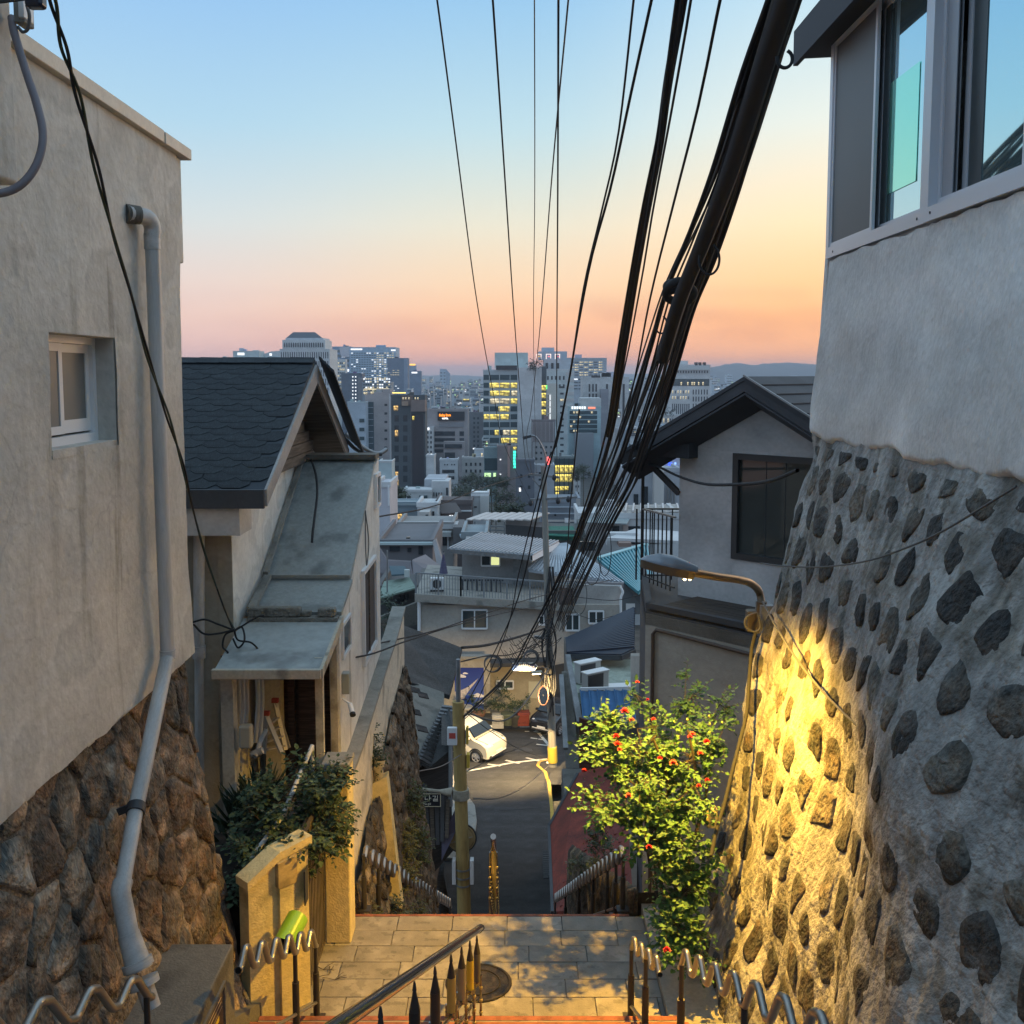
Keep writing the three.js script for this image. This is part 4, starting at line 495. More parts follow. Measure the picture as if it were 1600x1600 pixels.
// ---------------------------------------------------------------- plants
function leafMesh(list, shape = [[0, 0], [0.5, 0.32], [0.35, 0.75], [0, 1], [-0.35, 0.75], [-0.5, 0.32]], fold = 0.25) { // list: [pos, size, width, dir, up]
  const pos = [], uv = [], nrm = [], k = shape.length, side = V(), up = V(), p = V();
  for (const [c, s, w, dir, u] of list) { side.crossVectors(dir, u).normalize(); up.crossVectors(side, dir).normalize(); const pts = shape.map(([a, b]) => p.copy(c).addScaledVector(side, a * s * w).addScaledVector(dir, b * s).addScaledVector(up, Math.abs(a) * s * w * fold - b * b * s * 0.12).toArray());
    const mid = p.copy(c).addScaledVector(dir, s * 0.5).addScaledVector(up, -s * 0.03).toArray();
    for (let i = 0; i < k; i++) { pos.push(...mid, ...pts[i], ...pts[(i + 1) % k]); uv.push(0.5, 0.5, 0, 0, 1, 1); } }
  const g = new THREE.BufferGeometry(); g.setAttribute('position', new THREE.Float32BufferAttribute(pos, 3)); g.setAttribute('uv', new THREE.Float32BufferAttribute(uv, 2)); g.computeVertexNormals(); void nrm; return g;
}
const leafMat = (c, k = 0.35) => { const m = mat(c, { rough: 0.55, phys: true }); m.transmission = k; m.thickness = 0; m.roughness = 0.7; return m; };
const rdir = (R, up = 0.3) => V(R() * 2 - 1, R() * 1.6 - 0.8 + up, R() * 2 - 1).normalize();
function bush(o, name, blobs, per, size, m, seed, { droop = 0.3, stem = M.bark, narrow = 0.62 } = {}) { // blobs: [centre, rx, ry, rz]; leaves grow in sprays, sprays in clumps
  const R = rng(seed), lists = m.map(() => []), twigs = [];
  for (const [c, rx, ry, rz, dens = 1] of blobs) { const clumps = Math.max(2, Math.round(per * dens / 7)); let prev = c;
    for (let q = 0; q < clumps; q++) { const d = rdir(R, 0.15), rr = Math.pow(R(), 0.5), cc = V(c.x + d.x * rx * rr, c.y + d.y * ry * rr, c.z + d.z * rz * rr), ns = 4 + Math.floor(R() * 6); twigs.push(cyl(prev, cc, size * 0.09, size * 0.05, 4, true)); prev = R() < 0.6 ? c : cc;
      for (let i = 0; i < ns; i++) { const out = d.clone().multiplyScalar(0.7).add(V(0, -droop * R(), 0)).add(rdir(R, 0).multiplyScalar(0.85)).normalize(), s = cc.clone().add(rdir(R, 0).multiplyScalar(size * 0.5)), len = size * (1.6 + R() * 2.4), n = 5 + Math.floor(R() * 3), ls = size * (0.62 + R() * 0.5), side = V().crossVectors(out, V(0, 1, 0)).normalize(), L = lists[Math.floor(R() * m.length * 0.999)];
        if (i % 2 === 0) twigs.push(cyl(s, s.clone().addScaledVector(out, len), size * 0.045, size * 0.025, 4, true));
        for (let k = 0; k < n; k++) { const t = (k + 0.5) / n, p = s.clone().addScaledVector(out, len * t), sg = k === n - 1 ? 0 : k % 2 ? 1 : -1, dir = out.clone().multiplyScalar(0.5).addScaledVector(side, sg).add(V((R() - 0.5) * 0.5, (R() - 0.6) * 0.7, (R() - 0.5) * 0.5)).normalize(), up = V((R() - 0.5) * 1.2, 1, (R() - 0.5) * 1.2).normalize(); L.push([p, ls * (0.75 + R() * 0.5), narrow + R() * 0.2, dir, up]); } } } }
  lists.forEach((l, i) => l.length && part(o, name, leafMesh(l), m[i])); if (twigs.length) part(o, 'twigs', join(twigs), stem); return R;
}
{ // climbing rose over the right-hand rail
  const o = thing('rose_bush', 'climbing rose bush with red flowers spilling over the handrail by the stone wall', 'bush', P(1060, 1500, 10)), D = (x, y, d, rx, ry, rz, k) => [P(x, y, d), rx, ry, rz, k];
  bush(o, 'foliage', [D(1005, 1175, 10.4, 0.4, 0.34, 0.4, 1.4), D(950, 1140, 10.3, 0.2, 0.2, 0.25, 0.6), D(945, 1185, 10.0, 0.16, 0.18, 0.25, 0.5), D(1075, 1190, 10.4, 0.36, 0.36, 0.4, 1.2), D(1120, 1165, 10.8, 0.16, 0.3, 0.25, 0.5), D(1080, 1090, 11.6, 0.12, 0.34, 0.2, 0.4), D(1000, 1095, 11.4, 0.1, 0.22, 0.15, 0.25), D(1125, 1100, 11.8, 0.1, 0.2, 0.15, 0.25), D(1000, 1235, 9.9, 0.3, 0.24, 0.3, 1.0), D(932, 1262, 9.6, 0.13, 0.1, 0.2, 0.3), D(955, 1280, 9.6, 0.12, 0.1, 0.2, 0.3), D(1060, 1260, 9.9, 0.34, 0.28, 0.3, 1.1), D(1020, 1310, 9.7, 0.24, 0.22, 0.25, 1.1), D(1070, 1330, 9.6, 0.24, 0.24, 0.22, 1.2), D(1068, 1395, 9.5, 0.2, 0.26, 0.2, 1.2), D(1065, 1455, 9.3, 0.19, 0.22, 0.2, 1.0), D(1088, 1485, 9.2, 0.1, 0.14, 0.15, 0.35), D(1040, 1440, 9.5, 0.08, 0.16, 0.15, 0.25)], 135, 0.064, [leafMat([0.05, 0.16, 0.035]), leafMat([0.035, 0.115, 0.03]), leafMat([0.075, 0.19, 0.04])], 71);
  const R = rng(72), stems = []; for (let i = 0; i < 9; i++) { const a = W3(1.55 + R() * 0.4, -6, 10 + R() * 1.2), b = P(980 + R() * 150, 1140 + R() * 120, 10 + R()); stems.push(tube([a, a.clone().lerp(b, 0.35).add(V(R() * 0.3 - 0.15, 0.25, 0)), a.clone().lerp(b, 0.7).add(V(R() * 0.3 - 0.15, 0.2, 0)), b], 0.014, 20, 6)); } part(o, 'stems', join(stems), M.bark);
  const red = [mat([0.66, 0.05, 0.06], { rough: 0.5 }), mat([0.75, 0.12, 0.1], { rough: 0.5 }), mat([0.45, 0.015, 0.03], { rough: 0.5 })], yel = mat([0.35, 0.36, 0.1], {});
  const fl = [[976, 1113, 10.25, 1.3], [987, 1126, 10.25, 0.9], [963, 1152, 10.05, 1], [965, 1164, 10.00, 1.1], [968, 1172, 9.95, 0.8], [937, 1161, 10.25, 0.8], [913, 1206, 10.05, 1], [1052, 1194, 9.75, 1.2], [1031, 1186, 9.85, 0.8], [1021, 1125, 10.45, 0.8], [996, 1067, 11.15, 0.8], [1104, 1160, 10.05, 1], [1078, 1152, 10.05, 0.8], [1094, 1178, 10.05, 0.9], [1105, 1220, 9.85, 0.8], [1092, 1229, 9.85, 0.8], [982, 1245, 9.55, 1], [1014, 1325, 8.95, 0.9], [1042, 1486, 8.05, 1], [1082, 1148, 10.15, 0.9], [1012, 1094, 10.85, 0.6]];
  fl.forEach(([x, y, d, s], i) => { const c = P(x, y, d - 0.1), L = []; for (let k = 0; k < 16; k++) { const a = k * 2.4, el = 0.15 + k / 16 * 1.25, dir = V(Math.cos(a) * Math.cos(el), Math.sin(el), Math.sin(a) * Math.cos(el)); L.push([c.clone(), 0.038 * s, 1, dir, V(-Math.cos(a), 1, -Math.sin(a)).normalize()]); } part(o, 'rose_flower', leafMesh(L, undefined, 0.5), red[i % 3]); });
  const buds = []; for (let i = 0; i < 26; i++) { const p = P(940 + R() * 190, 1110 + R() * 130, 10 + R() * 0.6); buds.push(ball(p, 0.008 + R() * 0.007, 1.4, 5)); } part(o, 'buds', join(buds), yel);
}
{ // planter shrub on the left
  const o = thing('planter_shrub', 'dark glossy evergreen shrub overhanging the low yellow wall', 'bush', P(450, 1340, 9.9)), D = (x, y, d, rx, ry, rz, k) => [P(x, y, d), rx, ry, rz, k];
  bush(o, 'foliage', [D(450, 1250, 9.9, 0.5, 0.34, 0.4, 1.5), D(505, 1250, 10.0, 0.3, 0.3, 0.3, 1), D(415, 1290, 9.7, 0.3, 0.3, 0.3, 0.9), D(470, 1310, 9.6, 0.36, 0.26, 0.3, 1.1), D(400, 1350, 9.35, 0.14, 0.22, 0.2, 0.5), D(520, 1290, 9.9, 0.16, 0.2, 0.2, 0.5), D(385, 1375, 9.2, 0.08, 0.12, 0.12, 0.2), D(440, 1340, 9.4, 0.26, 0.18, 0.2, 0.7), D(528, 1225, 10.1, 0.12, 0.14, 0.15, 0.3)], 150, 0.06, [leafMat([0.035, 0.075, 0.026], 0.25), leafMat([0.048, 0.095, 0.032], 0.25), leafMat([0.026, 0.058, 0.022], 0.25)], 81);
  const pl = thing('spiky_plant', 'spiky narrow leaved plant behind the evergreen shrub at the white house', 'plant', P(385, 1320, 10.4)), R = rng(83), L = []; for (const [x, y, d] of [[372, 1270, 10.5], [395, 1255, 10.6], [365, 1310, 10.2], [410, 1240, 10.8]]) for (let i = 0; i < 34; i++) L.push([P(x, y + 30, d), 0.42 + R() * 0.2, 0.07, V((R() - 0.5) * 1.3, 0.5 + R() * 0.6, (R() - 0.5) * 1.3).normalize(), V(0, 0.3, 1)]); part(pl, 'blades', leafMesh(L), leafMat([0.02, 0.042, 0.02], 0.15));
  const tr = mat([0.6, 0.6, 0.58], { rough: 0.4 }); const a = P(391, 1342, 9.3), b = P(441, 1276, 9.7), c = P(488, 1165, 10.4), rl = thing('white_pipe_rail', 'white pipe handrail rising through the evergreen shrub', 'handrail', a); part(rl, 'tube', cyl(a, b, 0.024, 0.024, 12), tr); part(rl, 'tube', cyl(b, c, 0.024, 0.024, 12), tr); part(rl, 'post', cyl(P(449, 1300, 9.65), P(449, 1350, 9.65), 0.014, 0.014, 8), tr); part(rl, 'post', cyl(c, c.clone().add(V(0, -0.5, 0)), 0.02, 0.02, 8), tr);
  // soil bed behind the low wall
  struct('planter_bed', box(-3.1, -2.02, -6, -4.78, 9.32, 10.3), mat([0.05, 0.04, 0.03], { map: T.stone, size: 0.8 }), 'earth bed behind the low yellow wall');
  // creepers on the lower wall
  const cr = (name, label, blobs, per, size, ms, seed) => { const q = thing(name, label, 'creeper', blobs[0][0].clone()); bush(q, 'foliage', blobs, per, size, ms, seed, { droop: 0.8 }); };
  cr('creeper', 'green creeper hanging on the bark brown stone wall over the road', [D(650, 1275, 15.6, 0.12, 0.5, 0.2), D(656, 1330, 15.6, 0.12, 0.5, 0.2), D(648, 1250, 15.4, 0.08, 0.25, 0.2, 0.5)], 110, 0.05, [leafMat([0.06, 0.085, 0.012]), leafMat([0.045, 0.07, 0.015])], 91);
  cr('creeper', 'small creeper growing above the open pipe elbow', [D(584, 1172, 13.4, 0.1, 0.2, 0.12), D(590, 1195, 13.3, 0.1, 0.1, 0.12, 0.6), D(581, 1148, 13.5, 0.04, 0.12, 0.1, 0.4)], 70, 0.045, [leafMat([0.04, 0.065, 0.02])], 92);
  cr('creeper', 'yellow green climbing weed beside the leaning yellow casing', [D(638, 1330, 14.6, 0.12, 0.34, 0.15), D(634, 1375, 14.4, 0.12, 0.22, 0.15), D(638, 1295, 14.8, 0.08, 0.14, 0.1, 0.6)], 110, 0.04, [leafMat([0.16, 0.15, 0.03])], 93);
  cr('weeds', 'low green weeds growing along the foot of the lower stairs wall', [D(582, 1425, 11.7, 0.14, 0.14, 0.15), D(625, 1425, 12.9, 0.14, 0.2, 0.15), D(552, 1410, 11.4, 0.08, 0.18, 0.1, 0.5), D(655, 1428, 14.2, 0.1, 0.2, 0.15, 0.6)], 70, 0.045, [leafMat([0.055, 0.075, 0.02]), leafMat([0.08, 0.09, 0.025])], 94);
  cr('weeds', 'grassy weeds growing beside the dark red roof and handrail', [D(935, 1330, 14.5, 0.2, 0.35, 0.2), D(915, 1360, 15.5, 0.25, 0.25, 0.2, 0.8)], 90, 0.05, [leafMat([0.05, 0.07, 0.02])], 95);
}
// ---------------------------------------------------------------- street lamp on the corner of the stone wall
{
  const o = thing('street_lamp', 'street lamp on a bent arm fixed to the corner of the stone wall', 'street lamp', P(1190, 985, 10.9)), D = 11.2, lampM = mat([0.13, 0.105, 0.075], { rough: 0.45, metal: 0.5 }), top = mat([0.22, 0.24, 0.27], { rough: 0.35, metal: 0.4 });
  part(o, 'arm', tube([P(1190, 985, D - 0.1), P(1190, 950, D - 0.1), P(1186, 925, D - 0.05), P(1172, 911, D - 0.4), P(1150, 905, D - 0.8), P(1120, 901, D - 1.25), P(1080, 894, D - 1.75)], 0.042, 60, 12), lampM);
  part(o, 'bracket_tube', cyl(P(1190, 988, D - 0.1), P(1190, 940, D - 0.1), 0.062, 0.058, 16), lampM); part(o, 'bracket_box', box(2.6, 2.74, P(1180, 985, D).y, P(1180, 952, D).y, D - 0.1, D + 0.04, 0.02), lampM); part(o, 'wall_plate', box(2.72, 2.86, P(1195, 990, D).y, P(1195, 940, D).y, D - 0.22, D + 0.05), M.galv);
  const a = P(1006, 881, D - 1.95), b = P(1082, 893, D - 1.75), mid = a.clone().lerp(b, 0.45), len = a.distanceTo(b), ang = Math.atan2(b.y - a.y, b.x - a.x);
  const head = (y0, y1) => { const pr = [[0, -0.5, 0.03], [0.04, -0.42, 0.07], [0.09, -0.2, 0.11], [0.1, 0.05, 0.115], [0.075, 0.3, 0.08], [0.05, 0.5, 0.05]]; return sheet(20, 24, (u, v) => { const s = v * (pr.length - 1), i = Math.min(pr.length - 2, Math.floor(s)), t = s - i, h = lerp(pr[i][0], pr[i + 1][0], t), x = lerp(pr[i][1], pr[i + 1][1], t) * len, w = lerp(pr[i][2], pr[i + 1][2], t), th = Math.PI * u; return V(x, y0 + (y1 * h) * Math.sin(th), w * Math.cos(th)); }, (u, v) => [u, v]).rotateZ(ang).translate(mid.x + 0.02, mid.y, mid.z); };
  part(o, 'cover', head(0.02, 1.0), top);
  const skirt = sheet(24, 1, (u, v) => { const th = u * Math.PI * 2, c = Math.cos(th), s = Math.sin(th); return V(c * len * 0.5 * (1 - v * 0.04), 0.022 - v * 0.075, s * 0.115 * (1 - v * 0.04)); }, (u, v) => [u, v]).rotateZ(ang).translate(mid.x + 0.02, mid.y, mid.z); part(o, 'skirt', skirt, lampM);
  const pan = new THREE.CircleGeometry(1, 28).rotateX(-Math.PI / 2).scale(len * 0.48, 1, 0.11).translate(0, 0.015, 0).rotateZ(ang).translate(mid.x + 0.02, mid.y, mid.z); part(o, 'reflector', pan, M.frame);
  const L = mid.clone().add(V(0.02, -0.035, 0)), bulb = part(o, 'bulb', ball(L, 0.05, 0.55, 12), glow([1, 0.78, 0.3], 22)); void bulb;
  for (const [x, y] of [[1070, 905], [1078, 905]]) part(o, 'sensor_bulb', ball(P(x, y, D - 1.8), 0.015, 1, 8), glow([1, 0.85, 0.5], 2.5)); part(o, 'sensor_socket', box(P(1066, 900, D - 1.8).x, P(1082, 900, D - 1.8).x, P(1074, 902, D - 1.8).y, P(1074, 896, D - 1.8).y, D - 1.84, D - 1.76), M.brass);
  const s = new THREE.SpotLight(new THREE.Color(1, 0.54, 0.055), 88, 0, 1.34, 1, 2); s.position.copy(L); s.target.position.copy(L).add(V(0.06, -1, 0.04)); s.castShadow = true; s.shadow.radius = 2.5; s.name = 'street_lamp_light'; scene.add(s, s.target);
  // wires at the lamp
  const wr = (pts, r, label, m = M.wire) => solo('lamp_cable', tube(pts, r, 60, 6), m, label, 'cable');
  wr([P(1196, 940, 10.8), P(1215, 975, 10), P(1250, 1030, 9.2), P(1300, 1090, 8.3), P(1360, 1145, 7.5), P(1430, 1182, 6.9), P(1520, 1212, 6.2), P(1620, 1235, 5.6)].map((p) => p.add(V(-0.03, 0, 0))), 0.011, 'thin cable slung from the lamp bracket across the stone wall', M.wiregrey);
  wr([P(1186, 985, 10.7), P(1180, 1010, 10.7), P(1176, 1060, 10.6), P(1172, 1110, 10.4), P(1160, 1160, 10.2), P(1150, 1200, 10.0), P(1138, 1250, 9.8), P(1126, 1290, 9.6), P(1118, 1330, 9.4)].map((p) => p.add(V(-0.06, 0, 0.1))), 0.02, 'thick black cable running down the lit stone wall edge');
  wr([P(1206, 880, 11), P(1240, 884, 10.2), P(1300, 886, 9.3), P(1370, 878, 8.3), P(1430, 860, 7.6), P(1500, 830, 6.9), P(1620, 760, 6)].map((p) => p.add(V(-0.12, 0, 0))), 0.008, 'thin pale wire strung across the upper stone wall', M.wiregrey);
  const cb = tube([P(1180, 958, 10.9), P(1166, 965, 10.9), P(1165, 978, 10.9), P(1178, 987, 10.9), P(1188, 980, 10.9), P(1184, 960, 10.9)], 0.013, 40, 6, true); solo('cable_coil', cb, M.wiregrey, 'small coil of wire hanging on the lamp bracket', 'cable');
  const jb = P(1112, 1275, 10.0), j = thing('junction_box', 'small pale junction box on the lit wall behind the roses', 'box', jb); part(j, 'body', box(jb.x - 0.07, jb.x + 0.05, jb.y - 0.1, jb.y + 0.1, 9.92, 10.05, 0.02), M.yellow); part(j, 'lid', box(jb.x - 0.05, jb.x + 0.03, jb.y - 0.08, jb.y + 0.08, 9.9, 9.918), M.concrete);
}
// ---------------------------------------------------------------- gabled house beyond the stone wall, its terrace
{
  const h = thing('gabled_house', 'pale grey house with a dark gable roof and a big window behind the stone wall', 'house', W3(4.5, -9, 19));
  const U = V(0.7071, 0, 0.7071), N = V(-0.7071, 0, 0.7071), C = W3(3.29, 0, 20); // along the facade (to the right, nearer), and out of it
  const Q = (t, y, n = 0) => C.clone().addScaledVector(U, t).addScaledVector(N, n).setY(y);
  const wallm = mat([0.6, 0.59, 0.585], { map: T.plaster, size: 3, bump: T.fine, bs: 0.003 });
  const face = (t0, t1, y0, y1) => slab([Q(t0, y0), Q(t1, y0), Q(t1, y1), Q(t0, y1)], N.clone().multiplyScalar(-0.2));
  const w0 = 1.24, w1 = 2.95, wy0 = -3.46, wy1 = -1.5;
  part(h, 'facade', join([face(0, w0, -4.6, -1.5), face(w1, 4.2, -4.6, -1.5), face(w0, w1, -4.6, wy0), slab([Q(0, wy1), Q(4.2, wy1), Q(3.9, -1.35), Q(1.8, -0.28), Q(0, -1.28)], N.clone().multiplyScalar(-0.2))]), wallm);
  part(h, 'side_wall', slab([Q(0, -4.6, -0.2), Q(0, -1.3, -0.2), Q(0, -1.3, -7), Q(0, -4.6, -7)], U.clone().multiplyScalar(0.2)), wallm);
  const rf = mat([0.062, 0.065, 0.074], { rough: 0.75, map: T.plaster, size: 1.6 });
  const roofY = (t) => -0.1 - Math.abs(t - 1.8) * 0.533;
  for (const [a, b] of [[-0.98, 1.8], [1.8, 4.6]]) { part(h, 'roof_slope', slab([Q(a, roofY(a) + 0.05, 0.62), Q(b, roofY(b) + 0.05, 0.62), Q(b, roofY(b) + 0.05, -7.5), Q(a, roofY(a) + 0.05, -7.5)], V(0, -0.07, 0)), rf);
    part(h, 'barge_board', slab([Q(a, roofY(a) - 0.02, 0.6), Q(b, roofY(b) - 0.02, 0.6), Q(b, roofY(b) - 0.22, 0.6), Q(a, roofY(a) - 0.22, 0.6)], N.clone().multiplyScalar(-0.05)), rf);
    part(h, 'soffit_board', slab([Q(a, roofY(a) - 0.24, 0.58), Q(b, roofY(b) - 0.24, 0.58), Q(b, roofY(b) - 0.52, 0.02), Q(a, roofY(a) - 0.52, 0.02)], V(0, -0.04, 0)), mat([0.05, 0.054, 0.063], { rough: 0.7 })); }
  part(h, 'verge_trim', bar(Q(1.8, -0.03, 0.63), Q(4.6, roofY(4.6) + 0.07, 0.63), 0.04, 0.03), M.galv); for (let k = 1; k < 9; k++) part(h, 'roof_course', bar(Q(1.8 + k * 0.3, roofY(1.8 + k * 0.3) + 0.062, 0.5), Q(1.8 + k * 0.3, roofY(1.8 + k * 0.3) + 0.062, -7.4), 0.03, 0.02), rf);
  part(h, 'beam_end', slab([Q(-0.3, -1.5, 0.3), Q(0.42, -1.32, 0.3), Q(0.42, -1.62, 0.3), Q(-0.3, -1.62, 0.3)], N.clone().multiplyScalar(-0.3)), M.dark); part(h, 'side_eave', slab([Q(-0.95, -1.62, 0.2), Q(0, -1.45, 0.2), Q(0, -1.45, -7), Q(-0.95, -1.62, -7)], V(0, -0.06, 0)), M.dark); part(h, 'brace', bar(Q(-0.75, -1.72, 0.1), Q(0.0, -2.35, 0.0), 0.1, 0.1), M.dark);
  const fr = (t0, t1, y0, y1, n0, n1, k, m) => { const g = [[t0, t1, y0, y0 + k], [t0, t1, y1 - k, y1], [t0, t0 + k, y0 + k, y1 - k], [t1 - k, t1, y0 + k, y1 - k]].map(([a, b, c, d]) => slab([Q(a, c, n1), Q(b, c, n1), Q(b, d, n1), Q(a, d, n1)], N.clone().multiplyScalar(n0 - n1))); return [join(g), m]; };
  const w = part(h, 'window', ...fr(w0 - 0.02, w1 + 0.02, wy0 - 0.02, wy1 + 0.02, -0.15, 0.03, 0.12, mat([0.03, 0.034, 0.036], { rough: 0.4 })));
  part(w, 'pane', slab([Q(w0, wy0, -0.05), Q(w1, wy0, -0.05), Q(w1, wy1, -0.05), Q(w0, wy1, -0.05)], N.clone().multiplyScalar(-0.02)), mat([0.055, 0.06, 0.056], { rough: 0.05, metal: 0.15 })); for (const t of [1.9, 2.3]) part(w, 'blind_cord', bar(Q(t, wy0 + 0.1, -0.045), Q(t, wy1 - 0.1, -0.045), 0.012, 0.008), M.charcoal);
  // terrace
  const y = -4.31, T1 = W3(2.8, y, 22), T2 = W3(2.47, y, 18.6), T3 = W3(4.9, y, 16.0), T4 = W3(6.5, y, 18), T5 = W3(5, y, 22.5), out = [T1, T2, T3, T4, T5];
  const deck = mat([0.075, 0.055, 0.045], { map: T.wood, size: 1.1, rough: 0.8 }); part(h, 'terrace_slab', slab(out.map((p) => p.clone().add(V(0, -0.06, 0))), V(0, -0.25, 0)), M.charcoal);
  const dir = T3.clone().sub(T2).normalize(), inn = V(dir.z, 0, -dir.x); for (let k = 0; k < 24; k++) { const o0 = 0.12 + k * 0.15; const a = T2.clone().addScaledVector(inn, o0), b = T3.clone().addScaledVector(inn, o0); part(h, 'deck_board', slab([a, b, b.clone().addScaledVector(inn, 0.14), a.clone().addScaledVector(inn, 0.14)].map((p) => p.add(V(0, -0.05, 0))), V(0, 0.03 + (k % 3) * 0.002, 0)), deck); }
  part(h, 'terrace_coping', slab([T2, T3, T3.clone().addScaledVector(inn, 0.12), T2.clone().addScaledVector(inn, 0.12)], V(0, 0.1, 0)), M.charcoal); part(h, 'terrace_coping', slab([T1, T2, T2.clone().add(V(0.12, 0, 0)), T1.clone().add(V(0.12, 0, 0))], V(0, 0.1, 0)), M.charcoal);
  part(h, 'lower_wall', slab([T2, T3].flatMap((p, i) => i ? [p.clone().setY(-4.4), p.clone().setY(-12)] : [p.clone().setY(-12), p.clone().setY(-4.4)]), inn.clone().multiplyScalar(0.2)), mat([0.46, 0.42, 0.36], { map: T.plaster, size: 3.3, bump: T.fine, bs: 0.004 }));
  part(h, 'flank_wall', slab([T1.clone().setY(-12), T1.clone().setY(-4.4), T2.clone().setY(-4.4), T2.clone().setY(-12)], V(0.2, 0, 0.05)), M.charcoal);
  const pipe = mat([0.07, 0.045, 0.035], { rough: 0.6 }), o = inn.clone().multiplyScalar(-0.05), pa = T2.clone().addScaledVector(dir, 0.22).add(o); part(h, 'wall_pipe', tube([pa.clone().setY(-11), pa.clone().setY(-5.2), pa.clone().setY(-4.74), pa.clone().addScaledVector(dir, 0.12).setY(-4.66), pa.clone().addScaledVector(dir, 2.6).setY(-4.72)], 0.035, 60, 8, false, 0.2), pipe);
  // terrace railing
  const ra = P(1003, 880, 21.2).setY(y), rb = Q(0, y, 0.12), rc = Q(-0.05, y, -1.6), rm = mat([0.03, 0.032, 0.034], { rough: 0.5 }), rt = y + 1.5;
  for (const [a, b] of [[ra, rb], [ra, rc]]) { const rr = part(h, 'railing', bar(a.clone().setY(rt), b.clone().setY(rt), 0.05, 0.035), mat([0.16, 0.16, 0.15], { rough: 0.4 })); for (let k = 1; k < 8; k++) { const p = a.clone().lerp(b, k / 8); part(rr, 'bar', bar(p.clone(), p.clone().setY(rt), 0.025, 0.025), rm); } part(rr, 'bottom_rail', bar(a.clone().setY(y + 0.1), b.clone().setY(y + 0.1), 0.03, 0.03), rm); }
  part(h, 'eave_post', bar(ra.clone(), ra.clone().setY(-1.75), 0.06, 0.06), rm); const rp = ra.clone().add(V(-0.12, 0, 0)); part(h, 'railing_post', bar(rp, rp.clone().setY(rt), 0.035, 0.035), rm);
  // drooping service cable
  solo('service_cable', tube([P(985, 718, 21), P(1000, 722, 20.6), P(1030, 730, 19.8), P(1060, 744, 18.8), P(1100, 756, 17), P(1150, 757, 15), P(1200, 752, 13), P(1246, 735, 11.2)], 0.024, 60, 8), M.wire, 'black service cable drooping in front of the gabled house', 'cable');
}
// ---------------------------------------------------------------- small roofs between the terrace and the alley
const corrug = (a, b, c, n, amp) => { const u = b.clone().sub(a), v = c.clone().sub(a), nn = V().crossVectors(u, v).normalize(); if (nn.y < 0) nn.negate(); return sheet(n * 4, 1, (s, t) => a.clone().addScaledVector(u, s).addScaledVector(v, t).addScaledVector(nn, Math.sin(s * n * Math.PI * 2) * amp), (s, t) => [s * u.length(), t * v.length()]); };
{ // dark red roof beside the lower stairs
  const h = thing('red_roof_house', 'low house with a dark red tiled roof beside the lower stairs', 'house', W3(2.2, -14, 25)), red = mat([0.28, 0.042, 0.02], { map: T.asphalt, size: 1.2, rough: 0.8 }), red2 = mat([0.15, 0.024, 0.014], { rough: 0.8 });
  const a = PY(866, 1424, -11.7), b = PY(860, 1290, -11.9), c = PY(905, 1207, -11.0), d = PY(975, 1190, -10.6), e = PY(990, 1420, -10.4);
  part(h, 'roof', slab([a, b, c, d, e], V(0, -0.12, 0)), red);
  const R0 = 14; for (let i = 0; i < R0; i++) { const t = (i + 0.5) / R0, l = a.clone().lerp(b, t), r = e.clone().lerp(d, t); for (let k = 0; k < 9; k++) { const p = l.clone().lerp(r, (k + (i % 2 ? 0.25 : 0.75)) / 9.5); part(h, 'roof_tile', slab([p, p.clone().add(V(0.13, 0.035, 0)), p.clone().add(V(0.13, 0.035, -0.26)), p.clone().add(V(0, 0, -0.26))].map((q) => q.add(V(0, 0.012, 0))), V(0, 0.02, 0)), red2); } }
  part(h, 'gutter', join([bar(a.clone().add(V(-0.04, -0.03, 0)), b.clone().add(V(-0.04, -0.03, 0)), 0.07, 0.07), bar(b.clone().add(V(-0.04, -0.03, 0)), c.clone().add(V(-0.04, -0.03, 0)), 0.07, 0.07)]), M.charcoal); part(h, 'wall', box(1.45, 3.4, -16.5, -11.5, 21.3, 29), M.darkconc);
}
